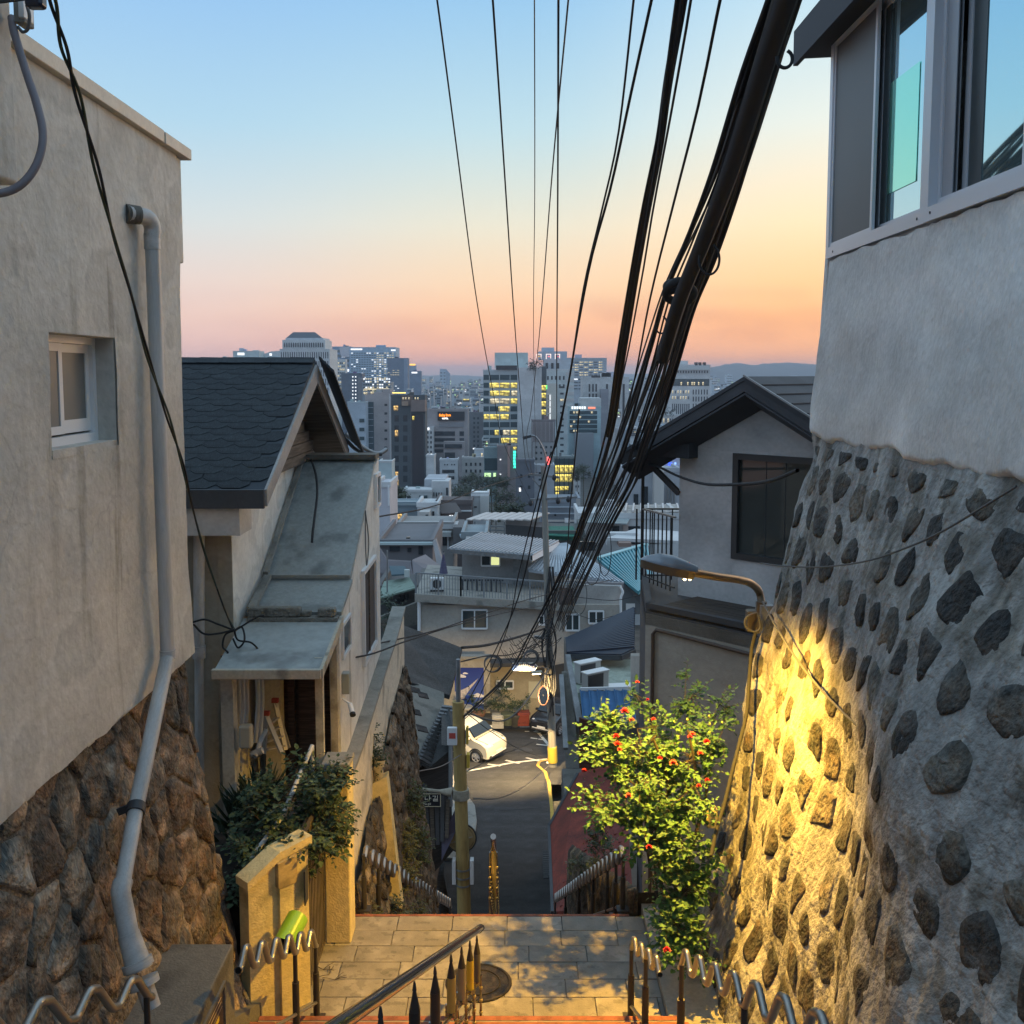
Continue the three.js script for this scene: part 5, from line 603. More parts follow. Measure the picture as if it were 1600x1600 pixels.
{ // stone wall at the foot of the roses, along the lower stairs
  const w = thing('low_stone_wall', 'low stone wall beside the right-hand rail of the lower stairs', 'wall', W3(1.4, -8, 13)); w.userData.label = 'low tan stone wall behind the lower handrail under the roses';
  const sp = (d, y, hh) => W3(1.36 + (d - 11) * -0.032 - hh, y, d), R = rng(57), tones = [[0.3, 0.22, 0.12], [0.24, 0.17, 0.1], [0.36, 0.28, 0.17]].map((c, i) => mat(c, { map: T.stone, size: 0.7 + i * 0.1, bump: T.bump, bs: 0.03, bsize: 0.4 })), top = (d) => -5.9 - (d - 11) * 0.5895;
  part(w, 'mortar_face', sheet(60, 30, (u, v) => { const d = lerp(10.95, 19, u); return sp(d, lerp(top(d) - 1.6, top(d) + 0.15, v), (fbm(d * 4, v * 5, 3) - 0.5) * 0.06); }, (u, v, p) => [p.z, p.y]), mat([0.2, 0.16, 0.11], { map: T.stone, size: 1 })); part(w, 'backfill', slab([W3(1.38, top(11) + 0.1, 11), W3(1.12, top(19) + 0.1, 19), W3(3.5, top(19) + 0.1, 19), W3(3.5, top(11) + 0.1, 11)], V(0, -0.5, 0)), mat([0.06, 0.055, 0.04], { map: T.stone, size: 1 }));
  const seeds = []; for (let d = 11; d < 19; d += 0.42) for (let k = 0; k < 5; k++) seeds.push([d + (R() - 0.5) * 0.25, top(d) - 1.5 + k * 0.36 + (R() - 0.5) * 0.18, 0.42]);
  cells(seeds, [[10.95, -12.5], [19, -12.5], [19, -9], [10.95, -5.7]]).forEach((poly, i) => { if (poly.length < 3) return; part(w, 'stone', stoneGeo(poly, sp, { gap: 0.03, rise: 0.05 + R() * 0.05, sink: 0.05, rough: 0.04, seed: i + 900, rings: 3, step: 0.12 }), tones[Math.floor(R() * 2.99)]); });
}
{ // blue sheet lean-to, pale green flat roof with two air conditioners, navy tiled roof
  const h = thing('green_roof_house', 'house with a pale green flat roof and blue sheet lean-to beside the pole', 'house', P(930, 1130, 30)), D = 32, gr = mat([0.33, 0.4, 0.36], { map: T.grime, size: 3.4, rough: 0.7 });
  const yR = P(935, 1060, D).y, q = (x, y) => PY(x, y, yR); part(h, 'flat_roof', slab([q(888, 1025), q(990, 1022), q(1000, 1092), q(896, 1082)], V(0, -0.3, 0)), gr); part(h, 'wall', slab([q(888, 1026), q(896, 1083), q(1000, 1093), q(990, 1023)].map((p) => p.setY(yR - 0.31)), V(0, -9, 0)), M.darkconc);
  part(h, 'curb', slab([q(904, 1082), q(986, 1080), q(986, 1072), q(940, 1074)], V(0, 0.12, 0)), M.frame); part(h, 'side_wall', slab([P(987, 1025, 30), P(1002, 1025, 29), P(1006, 1130, 29), P(987, 1130, 30)], V(0, 0, -0.3)), M.cream);
  const bl = mat([0.03, 0.16, 0.36], { rough: 0.45, metal: 0.1, map: T.plaster, size: 1.5 }); const a = P(907, 1080, 29), b = P(986, 1078, 29), c = P(912, 1132, 28); part(h, 'blue_sheet', corrug(a, b, c, 6, 0.02), bl); for (let k = 0; k <= 6; k++) part(h, 'blue_rib', bar(a.clone().lerp(b, k / 6).add(V(0, 0.03, 0.02)), c.clone().add(b.clone().sub(a).multiplyScalar(k / 6)).add(V(0, 0.03, 0.02)), 0.03, 0.05), bl); part(h, 'sheet_edge', bar(a.clone().add(V(0, 0.05, -0.05)), b.clone().add(V(0, 0.05, -0.05)), 0.06, 0.08), M.frame);
  part(h, 'gutter', join([bar(P(887, 1025, 31), P(906, 1130, 28.5), 0.16, 0.14), bar(P(877, 1055, 31.5), P(884, 1170, 29), 0.14, 0.1)]), M.galv); part(h, 'side_cladding', slab([P(878, 1052, 31.6), P(892, 1050, 31.6), P(905, 1200, 29), P(884, 1200, 29)], V(0, 0, -0.2)), M.darkconc); part(h, 'rust_door', slab([P(905, 1122, 27.9), P(935, 1130, 27.9), P(935, 1210, 27.9), P(905, 1200, 27.9)], V(0, 0, -0.1)), mat([0.13, 0.045, 0.025], { map: T.wood, size: 1 }));
  [[918, 1050, 31.6, 'grey air conditioner on the pale green roof beside the navy roof'], [930, 1066, 30.6, 'grey air conditioner on the pale green roof beside the blue sheet']].forEach(([x, y, d, l]) => { const p = P(x, y, d), o = thing('air_conditioner', l, 'air conditioner', p, 'air conditioners on the green roof'), r = (g) => g.translate(-p.x, -p.y, -p.z).rotateY(0.6).translate(p.x, p.y, p.z); part(o, 'case', r(box(p.x - 0.42, p.x + 0.42, p.y - 0.3, p.y + 0.34, d - 0.15, d + 0.15, 0.02)), mat([0.42, 0.42, 0.4], { rough: 0.5 })); part(o, 'fan_grille', r(cyl(W3(p.x - 0.1, p.y + 0.02, d - 0.17), W3(p.x - 0.1, p.y + 0.02, d - 0.155), 0.25, 0.25, 20)), M.dark); part(o, 'top', r(box(p.x - 0.44, p.x + 0.44, p.y + 0.341, p.y + 0.37, d - 0.17, d + 0.17)), M.frame); part(o, 'side_panel', r(box(p.x - 0.4, p.x + 0.2, p.y - 0.26, p.y + 0.3, d - 0.156, d - 0.152)), M.charcoal); });
}
{
  const h = thing('navy_roof_house', 'small house with a navy tiled roof above the pale green flat roof', 'house', P(940, 1020, 36)), nv = mat([0.018, 0.024, 0.04], { rough: 0.7 }), a = P(884, 998, 36), b = P(992, 949, 37.5), c = P(992, 1012, 33.5), d = P(970, 1022, 33), e = P(885, 1020, 34);
  part(h, 'roof', slab([a, b, c, d, e], V(0, -0.15, 0)), nv); const nv2 = mat([0.024, 0.031, 0.05], { rough: 0.65 }); for (let k = 0; k < 22; k++) { const t = (k + 0.5) / 22; part(h, 'tile_row', bar(a.clone().lerp(e, t).add(V(0.02, 0.015, 0)), b.clone().lerp(c, t).add(V(-0.02, 0.015, 0)), 0.13, 0.05), nv2); }
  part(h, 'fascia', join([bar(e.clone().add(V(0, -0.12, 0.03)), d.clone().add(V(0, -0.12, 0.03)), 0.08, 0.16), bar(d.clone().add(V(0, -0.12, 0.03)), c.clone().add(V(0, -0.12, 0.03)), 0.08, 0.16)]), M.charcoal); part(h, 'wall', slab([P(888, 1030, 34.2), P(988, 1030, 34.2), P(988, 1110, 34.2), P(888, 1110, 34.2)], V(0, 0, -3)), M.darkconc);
}
// ---------------------------------------------------------------- the alley, the crossing and the cream house behind it
{ // grey roofs left of the alley
  const h = thing('grey_roof_house', 'low house with worn grey slab and corrugated roofs left of the alley', 'house', P(670, 1200, 28)); h.userData.label = 'low house with worn grey slab and corrugated roofs beside the yellow tinted pole';
  const dk = mat([0.075, 0.073, 0.072], { map: T.asphalt, size: 2.5, rough: 0.9 }), lt = mat([0.2, 0.19, 0.175], { map: T.grime, size: 2.2, rough: 0.85 });
  part(h, 'felt_roof', slab([P(618, 972, 36), P(722, 1012, 36), P(702, 1086, 32), P(618, 1058, 31)], V(0, -0.15, 0)), dk);
  part(h, 'slab_roof', slab([P(618, 1055, 31.5), P(694, 1082, 31.5), P(694, 1100, 31), P(658, 1192, 27), P(618, 1180, 26)], V(0, -0.12, 0)), lt);
  part(h, 'corrugated_roof', corrug(P(712, 1112, 30.5), P(714, 1168, 27.5), P(690, 1108, 30.4), 1, 0), dk); const cg = mat([0.14, 0.14, 0.145], { rough: 0.6, metal: 0.2 }); for (let k = 0; k < 16; k++) { const t = k / 15; part(h, 'corrugated_ridge', bar(P(lerp(712, 672, t), lerp(1108, 1196, t), lerp(30.5, 27.4, t)).add(V(0, 0.04, 0)), P(lerp(690, 655, t), lerp(1106, 1186, t), lerp(30.5, 27, t)).add(V(0, 0.04, 0)), 0.16, 0.06), cg); }
  part(h, 'roof_under', slab([P(700, 1102, 30.6), P(714, 1112, 30.6), P(712, 1165, 27.6), P(672, 1198, 27.2), P(655, 1188, 26.9)], V(0, -0.1, 0)), dk); const pt = mat([0.11, 0.07, 0.055], { map: T.stone, size: 0.6 }); for (const [x, y] of [[640, 1078], [652, 1086], [640, 1112], [650, 1138]]) { const p = P(x, y, 29.8 - (y - 1078) * 0.035); part(h, 'patch', slab([p, p.clone().add(V(0.3, -0.05, 0.1)), p.clone().add(V(0.38, -0.12, 0.35)), p.clone().add(V(0.08, -0.07, 0.3))].map((q) => q.add(V(0, 0.1, 0))), V(0, 0.03, 0)), pt); }
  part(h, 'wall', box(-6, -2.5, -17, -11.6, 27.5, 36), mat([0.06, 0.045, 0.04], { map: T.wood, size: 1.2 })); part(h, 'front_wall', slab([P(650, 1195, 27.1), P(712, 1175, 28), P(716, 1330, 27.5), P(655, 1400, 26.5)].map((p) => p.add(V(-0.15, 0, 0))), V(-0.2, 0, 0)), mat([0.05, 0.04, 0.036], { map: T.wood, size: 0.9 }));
  for (let k = 0; k < 5; k++) part(h, 'leaning_board', bar(P(664 + k * 9, 1225 + k * 6, 26.9), P(670 + k * 7, 1330 - k * 5, 26.4), 0.1, 0.03), [M.charcoal, M.wood, M.dark][k % 3]); part(h, 'tarpaulin', slab([P(690, 1310, 26.5), P(712, 1265, 26.8), P(712, 1300, 26.6), P(690, 1345, 26.2)], V(0, 0, -0.1)), mat([0.03, 0.03, 0.07], { rough: 0.5 })); part(h, 'rain_pipe', cyl(P(704, 1160, 27.5), P(704, 1260, 27), 0.06, 0.06, 8), M.galv);
}
function pole(name, label, foot, top, r0, r1, m = M.concrete) { const o = thing(name, label, 'utility pole', foot); part(o, 'shaft', cyl(foot, top, r0, r1, 16), m); return o; }
{ // near pole; its lamplit yellow is put into the base colour
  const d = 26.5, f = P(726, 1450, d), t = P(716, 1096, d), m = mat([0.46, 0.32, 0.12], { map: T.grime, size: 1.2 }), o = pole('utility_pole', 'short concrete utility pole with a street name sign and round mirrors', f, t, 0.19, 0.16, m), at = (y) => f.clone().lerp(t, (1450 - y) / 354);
  part(o, 'upper_pole', cyl(P(716, 1100, d), P(716, 1030, d), 0.07, 0.06, 10), M.galv);
  const y1 = at(1238), al = P(655, 1233, d); part(o, 'sign_arm', cyl(y1, al, 0.045, 0.045, 10), M.tan); part(o, 'arm_collar', cyl(y1.clone().add(V(0, -0.13, 0)), y1.clone().add(V(0, 0.13, 0)), 0.23, 0.23, 18), M.tan); part(o, 'arm_cone', cyl(y1.clone().lerp(al, 0.22), y1.clone().lerp(al, 0.5), 0.14, 0.05, 12), M.tan);
  for (const y of [1355, 1368, 1380]) { const p = at(y); part(o, 'steel_band', cyl(p.clone().add(V(0, -0.02, 0)), p.clone().add(V(0, 0.02, 0)), 0.2, 0.2, 18), M.galv); } for (const x of [-0.24, 0.24]) { const p = at(1360); part(o, 'notice_board', box(p.x + x - 0.05, p.x + x + 0.05, p.y - 0.32, p.y + 0.35, d - 0.12, d + 0.12, 0.01), M.frame); }
  part(o, 'warning_stripe', box(at(1140).x + 0.19, at(1140).x + 0.25, at(1160).y, at(1135).y, d - 0.1, d + 0.1), mat([0.6, 0.4, 0.05], {})); part(o, 'warning_stripe', box(at(1190).x + 0.18, at(1190).x + 0.26, at(1196).y, at(1176).y, d - 0.1, d + 0.1), mat([0.6, 0.4, 0.05], {}));
  const bx = P(708, 1145, d); part(o, 'notice_box', box(bx.x - 0.14, bx.x + 0.12, bx.y - 0.24, bx.y + 0.24, d - 0.3, d - 0.18, 0.02), M.frame); part(o, 'notice_label', box(bx.x - 0.09, bx.x + 0.08, bx.y - 0.05, bx.y + 0.1, d - 0.306, d - 0.301), mat([0.5, 0.08, 0.06], {}));
  // street name sign
  const s = thing('street_sign', 'dark street name sign hanging under the arm of the short utility pole', 'street sign', P(672, 1250, d)), c = document.createElement('canvas'); c.width = 512; c.height = 200; const q = c.getContext('2d'); q.fillStyle = '#151520'; q.fillRect(0, 0, 512, 200); q.strokeStyle = '#d8c9a8'; q.lineWidth = 10; q.strokeRect(8, 8, 496, 184);
  q.lineCap = 'round'; q.lineWidth = 9; q.strokeStyle = '#efe6d2'; const ln = (...p) => { q.beginPath(); q.moveTo(p[0], p[1]); for (let i = 2; i < p.length; i += 2) q.lineTo(p[i], p[i + 1]); q.stroke(); };
  // first character (top mark, wide vowel, ring), then two more, a figure and the last two
  ln(50, 32, 80, 32); ln(42, 46, 92, 46); ln(66, 48, 48, 66); ln(66, 48, 88, 66); ln(38, 78, 98, 78); ln(67, 78, 67, 90); q.beginPath(); q.arc(67, 102, 13, 0, 7); q.stroke();
  ln(150, 38, 128, 82); ln(150, 56, 168, 80); ln(188, 32, 188, 88); ln(140, 92, 140, 112, 192, 112);
  ln(246, 36, 220, 86, 262, 86); ln(248, 70, 248, 112);
  ln(290, 42, 290, 90, 326, 84); ln(350, 32, 350, 114); ln(350, 70, 372, 70);
  ln(396, 40, 436, 40, 426, 72); ln(462, 32, 462, 74); ln(404, 84, 462, 84, 462, 97, 406, 97, 406, 112, 466, 112);
  q.fillStyle = '#efe6d2'; q.font = 'bold 40px sans-serif'; q.fillText('Chungsin 4na-gil', 52, 168, 420);
  const tx = new THREE.CanvasTexture(c); tx.colorSpace = THREE.SRGBColorSpace; const sm = mat([1, 1, 1], { rough: 0.5 }); sm.map = tx; const p0 = P(688, 1250, d), wd = 0.98, ht = 0.38; part(s, 'panel', new THREE.PlaneGeometry(wd, ht).translate(p0.x - wd / 2 + 0.02, p0.y, p0.z + 0.012), sm); part(s, 'plate', box(p0.x - wd + 0.02, p0.x + 0.02, p0.y - ht / 2, p0.y + ht / 2, d - 0.01, d + 0.02), M.galv); for (const x of [-0.7, -0.25]) part(s, 'hanger', box(p0.x + x, p0.x + x + 0.03, p0.y + ht / 2, p0.y + ht / 2 + 0.12, d - 0.005, d + 0.015), M.galv);
  for (const [x, y, rr, l, dd] of [[721, 1308, 0.4, 'round back of a traffic mirror low on the short utility pole', 0.25]]) { const c0 = P(x, y, d + dd), mo = thing('traffic_mirror', l, 'mirror', c0); part(mo, 'back', new THREE.SphereGeometry(0.9, 28, 8, 0, 6.2832, 0, 0.46).rotateX(Math.PI / 2).translate(c0.x, c0.y, c0.z - 0.75), mat([0.42, 0.33, 0.18], { rough: 0.5, map: T.grime, size: 0.8 })); part(mo, 'rim', new THREE.TorusGeometry(rr, 0.025, 6, 32).translate(c0.x, c0.y, c0.z + 0.05), M.charcoal); part(mo, 'rib', bar(c0.clone().add(V(-0.3, -0.1, 0.16)), c0.clone().add(V(0.3, 0.08, 0.16)), 0.03, 0.02), M.tan); }
}
const FAR = 46.5, farFoot = onroad(864, 1198), farTop = P(849, 728, FAR);
{ // far pole at the crossing with lamps, mirror and wiring
  const o = pole('utility_pole', 'tall concrete utility pole at the crossing carrying thick cable bundles', farFoot, farTop, 0.2, 0.12), at = (y) => farFoot.clone().lerp(farTop, (1198 - y) / 470), D = FAR, R = rng(101);
  part(o, 'cross_arm', bar(P(826, 741, D), P(874, 746, D), 0.1, 0.1), M.galv); part(o, 'cross_arm', bar(P(828, 781, D), P(902, 777, D), 0.1, 0.1), M.galv); part(o, 'arm_brace', bar(P(832, 748, D), P(848, 766, D), 0.05, 0.05), M.galv); for (const [x, y] of [[829, 784], [872, 781], [866, 744], [888, 778]]) part(o, 'insulator', ball(P(x, y + 2, D), 0.11, 1.4, 8), M.dark);
  const lp = P(857, 726, D - 0.3); part(o, 'warning_lamp', cyl(lp, lp.clone().add(V(0, 0.35, 0)), 0.07, 0.07, 8), glow([1, 0.12, 0.12], 1.2));
  part(o, 'lamp_arm', tube([P(853, 730, D), P(852, 712, D), P(846, 696, D), P(836, 682, D), P(820, 681, D), P(818, 684, D)], 0.045, 40, 8), M.galv); part(o, 'lamp_head', bar(P(830, 681, D), P(817, 685, D), 0.3, 0.12), M.charcoal);
  part(o, 'pole_wrap', join([cyl(at(1190), at(1165), 0.23, 0.23, 14)]), mat([0.55, 0.4, 0.05], {})); for (let k = 0; k < 9; k++) part(o, 'pole_cable', tube([at(1120 - k * 6).add(V((R() - 0.5) * 0.5, 0, 0.2)), at(1060).add(V((R() - 0.5) * 0.6, 0, 0.22)), at(1000).add(V((R() - 0.5) * 0.7, 0, 0.24)), at(940).add(V((R() - 0.5) * 0.6 + 0.1, 0, 0.22)), at(880).add(V((R() - 0.5) * 0.4 + 0.3, 0, 0.2))], 0.03, 30, 5), k % 3 ? M.wire : M.wiregrey);
  // lit lamp over the crossing
  const L = P(838, 1053, FAR - 2), lm = thing('crossing_lamp', 'lit lamp fixed low on the tall utility pole over the crossing', 'street lamp', L); part(lm, 'head', bar(L.clone().add(V(0.25, 0.1, 0)), L.clone().add(V(-0.22, 0.06, 0)), 0.2, 0.07), mat([0.4, 0.36, 0.28], { rough: 0.5 })); part(lm, 'glass', bar(L.clone().add(V(0.2, 0.035, 0)), L.clone().add(V(-0.18, 0.0, 0)), 0.16, 0.04), glow([1, 0.8, 0.42], 6)); part(lm, 'arm', bar(L.clone().add(V(0.2, 0.1, 0)), at(1052), 0.05, 0.05), M.charcoal);
  const sp = new THREE.SpotLight(new THREE.Color(1, 0.68, 0.3), 320, 0, 1.15, 0.5, 2); sp.position.copy(L).add(V(0, 0.017, 0)); sp.target.position.copy(L).add(V(-0.45, -1, -0.55)); sp.castShadow = true; sp.shadow.radius = 5; sp.name = 'crossing_lamp_light'; scene.add(sp, sp.target);
  const mr = P(849, 1087, FAR - 0.5), mo = thing('traffic_mirror', 'round traffic mirror on the tall utility pole at the crossing', 'mirror', mr), tilt = (g) => g.rotateY(-1.05).rotateX(0.25).rotateZ(-0.35).translate(mr.x, mr.y, mr.z); part(mo, 'glass', tilt(new THREE.CircleGeometry(0.42, 28)), mat([0.6, 0.6, 0.6], { metal: 1, rough: 0.05 })); part(mo, 'rim', tilt(new THREE.TorusGeometry(0.43, 0.035, 8, 28)), mat([0.1, 0.05, 0.04], { rough: 0.5 })); part(mo, 'bracket', bar(mr, at(1080), 0.05, 0.05), M.dark);
  const sc = P(842, 995, FAR - 0.4), se = thing('security_camera', 'small grey security camera on the tall utility pole', 'camera', sc); part(se, 'body', bar(sc.clone().add(V(-0.2, 0.03, 0.1)), sc.clone().add(V(0.2, -0.05, 0)), 0.16, 0.12), M.galv); part(se, 'mount', bar(sc, at(992), 0.05, 0.05), M.galv);
  // blue direction sign
  const b = thing('direction_sign', 'blue arrow shaped street direction sign hanging beside the tall utility pole', 'street sign', P(820, 1042, FAR - 1)), cv = document.createElement('canvas'); cv.width = 512; cv.height = 160; const q = cv.getContext('2d'); q.fillStyle = '#0f2f66'; q.fillRect(0, 0, 512, 160); q.strokeStyle = '#f0ead8'; q.lineWidth = 12; q.beginPath(); q.moveTo(6, 10); q.lineTo(430, 10); q.lineTo(500, 80); q.lineTo(430, 150); q.lineTo(6, 150); q.stroke(); q.lineWidth = 7; for (let i = 0; i < 6; i++) { const x = 130 + i * 38; q.beginPath(); q.moveTo(x, 30); q.lineTo(x + 24, 30); q.lineTo(x + 18, 48); q.moveTo(x + 2, 56); q.lineTo(x + 26, 56); q.moveTo(x + 12, 40); q.lineTo(x + 12, 62); q.stroke(); } q.fillStyle = '#f0ead8'; for (let i = 0; i < 13; i++) q.fillRect(110 + i * 20, 80 + (i % 3) * 3, 14, 18); for (let i = 0; i < 18; i++) q.fillRect(80 + i * 18, 118, 12, 12); q.fillRect(418, 66, 8, 22); q.fillRect(430, 66, 8, 22);
  const tx = new THREE.CanvasTexture(cv); tx.colorSpace = THREE.SRGBColorSpace; const sm = mat([1, 1, 1], { rough: 0.5 }); sm.map = tx; const c0 = P(800, 1035, FAR - 1), c1 = P(841, 1048, FAR - 1), w = c1.x - c0.x, hh = c0.y - c1.y, sh = new THREE.Shape(); sh.moveTo(0, 0); sh.lineTo(w * 0.85, 0); sh.lineTo(w, hh / 2); sh.lineTo(w * 0.85, hh); sh.lineTo(0, hh); sh.closePath(); const g = new THREE.ShapeGeometry(sh), uv = g.attributes.uv; for (let i = 0; i < uv.count; i++) uv.setXY(i, g.attributes.position.getX(i) / w, g.attributes.position.getY(i) / hh); part(b, 'panel', g.translate(c0.x, c1.y, c0.z + 0.02), sm); part(b, 'plate', slab([V(c0.x, c1.y, c0.z), V(c0.x + w * 0.85, c1.y, c0.z), V(c0.x + w, (c0.y + c1.y) / 2, c0.z), V(c0.x + w * 0.85, c0.y, c0.z), V(c0.x, c0.y, c0.z)], V(0, 0, -0.04)), M.galv); part(b, 'bracket', bar(V(c1.x - 0.1, (c0.y + c1.y) / 2, c0.z - 0.03), at(1040), 0.05, 0.05), M.galv);
}
{ // small red bollard at the pole foot
  const f = onroad(859, 1192), o = thing('bollard', 'small orange bollard at the foot of the tall utility pole', 'bollard', f), m = mat([0.4, 0.12, 0.04], { rough: 0.5 }); part(o, 'body', cyl(f, f.clone().add(V(0, 0.6, 0)), 0.11, 0.09, 12), m); part(o, 'base', cyl(f, f.clone().add(V(0, 0.06, 0)), 0.18, 0.15, 12), M.frame); part(o, 'reflector', cyl(f.clone().add(V(0, 0.42, 0)), f.clone().add(V(0, 0.5, 0)), 0.1, 0.1, 12), M.paint); part(o, 'knob', ball(f.clone().add(V(0, 0.63, 0)), 0.05), m);
}
// ---------------------------------------------------------------- cars
function car(name, label, pos, yaw, s, paint, lit) { // a small boxy hatchback, lofted from side outlines; length 3.6 m along +x (front)
  const o = thing(name, label, 'car', pos); const tr = (g) => g.scale(s, s, s).rotateY(yaw).translate(pos.x, pos.y, pos.z);
  const prof = [[-1.78, 0.32], [-1.8, 0.75], [-1.72, 1.0], [-1.6, 1.42], [-1.4, 1.55], [-0.4, 1.6], [0.3, 1.55], [0.62, 1.42], [1.02, 1.04], [1.5, 0.94], [1.74, 0.8], [1.8, 0.6], [1.78, 0.32]];
  const n = prof.length, st = [[-1, 0.62], [-0.97, 0.88], [-0.86, 1], [0.86, 1], [0.97, 0.88], [1, 0.62]];
  // body: outline narrowed towards the roof
  const hw = (y) => 0.8 - Math.max(0, y - 0.95) * 0.26 - Math.max(0, 0.42 - y) * 0.15;
  const body = sheet((st.length - 1) * 3, n - 1, (u, v) => { const k = Math.round(v * (n - 1)), [x, y] = prof[k], z = (u * 2 - 1), rnd = 1 - 0.05 * Math.pow(Math.abs(z), 6); return V(x * (1 - 0.06 * Math.pow(Math.abs(z), 5)), 0.32 + (y - 0.32) * rnd, z * hw(y)); }, (u, v) => [u, v]);
  part(o, 'body', tr(toCreasedNormals(body, 0.7)), paint);
  const sides = []; for (const sd of [-1, 1]) sides.push(slab(prof.map(([x, y]) => V(x * 0.94, 0.32 + (y - 0.32) * 0.95, sd * (hw(y) - 0.004))).reverse(), V(0, 0, -sd * 0.01))); sides.forEach((g) => part(o, 'side_panel', tr(g), paint));
  const gl = mat([0.02, 0.03, 0.045], { rough: 0.05, metal: 0.2 }); part(o, 'windscreen', tr(slab([V(0.64, 1.4, -0.6), V(0.64, 1.4, 0.6), V(1.0, 1.08, 0.68), V(1.0, 1.08, -0.68)], V(0.03, 0.035, 0))), gl);
  for (const sd of [-1, 1]) { part(o, 'side_window', tr(slab([V(-1.45, 1.02, sd * 0.785), V(-1.38, 1.42, sd * 0.68), V(0.5, 1.4, sd * 0.685), V(0.9, 1.04, sd * 0.78)], V(0, 0, sd * 0.015))), gl); part(o, 'door_seam', tr(box(-0.36, -0.345, 0.42, 1.02, -sd * 0.79 - 0.008, -sd * 0.79 + 0.008)), M.dark); part(o, 'mirror', tr(box(0.72, 0.88, 1.02, 1.14, -sd * 0.86 - 0.07, -sd * 0.86 + 0.07, 0.03)), paint);
    for (const x of [-1.12, 1.14]) { const w = part(o, 'wheel', tr(new THREE.TorusGeometry(0.24, 0.075, 10, 28).translate(x, 0.31, sd * 0.74)), M.black); const ri = []; for (let k = 0; k < 6; k++) { const a = k * 1.047; ri.push(bar(V(x, 0.31, sd * 0.79), V(x + Math.cos(a) * 0.2, 0.31 + Math.sin(a) * 0.2, sd * 0.785), 0.03, 0.045)); } part(w, 'rim', tr(join([new THREE.TorusGeometry(0.195, 0.018, 6, 24).translate(x, 0.31, sd * 0.785), cyl(V(x, 0.31, sd * 0.77), V(x, 0.31, sd * 0.8), 0.05, 0.05, 10), ...ri])), M.greyframe); part(o, 'wheel_arch', tr(new THREE.TorusGeometry(0.345, 0.03, 8, 20, Math.PI).translate(x, 0.31, sd * 0.765)), M.dark); part(w, 'brake_disc', tr(cyl(V(x, 0.31, sd * 0.7), V(x, 0.31, sd * 0.72), 0.19, 0.19, 16)), M.black); }
    part(o, 'headlight', tr(new THREE.SphereGeometry(0.14, 14, 10).scale(0.5, 0.75, 1).translate(1.64, 0.76, sd * 0.54)), lit); }
  part(o, 'bumper', tr(box(1.58, 1.79, 0.28, 0.44, -0.66, 0.66, 0.05)), M.dark); part(o, 'chrome_strip', tr(box(1.74, 1.81, 0.4, 0.44, -0.55, 0.55)), M.frame); part(o, 'number_plate', tr(box(1.775, 1.815, 0.46, 0.56, -0.24, 0.24)), M.frame); part(o, 'bonnet_seam', tr(box(1.05, 1.07, 0.9, 1.045, -0.66, 0.66)), M.dark); for (const sd of [-1, 1]) part(o, 'bonnet_seam', tr(bar(V(1.02, 1.035, sd * 0.64), V(1.62, 0.895, sd * 0.6), 0.016, 0.016)), M.dark); for (const z of [-0.2, 0.25]) part(o, 'wiper', tr(bar(V(1.01, 1.12, z), V(0.86, 1.26, z + 0.35), 0.02, 0.02)), M.black); part(o, 'grille', tr(box(1.68, 1.735, 0.66, 0.86, -0.34, 0.34, 0.02)), paint); part(o, 'underbody', tr(box(-1.6, 1.6, 0.2, 0.36, -0.66, 0.66)), M.black);
  return o;
}
{
  const w = onroad(748, 1183); car('white_car', 'small white hatchback pulling out behind the short utility pole', V(w.x - 0.75, roadY(-w.z), w.z - 0.5), -0.55, 1.15, mat([0.6, 0.57, 0.47], { rough: 0.25, phys: true, clearcoat: 1, clearcoatRoughness: 0.05 }), mat([0.8, 0.8, 0.75], { rough: 0.1 }));
  const b = onroad(852, 1148); car('black_car', 'black car parked behind the tall utility pole at the crossing', V(b.x + 0.75, roadY(-b.z) + 0.02, b.z - 1.2), Math.PI + 1.0, 1.02, mat([0.012, 0.013, 0.018], { rough: 0.25, phys: true, clearcoat: 1, clearcoatRoughness: 0.05 }), mat([0.5, 0.5, 0.5], { rough: 0.1 }));
}
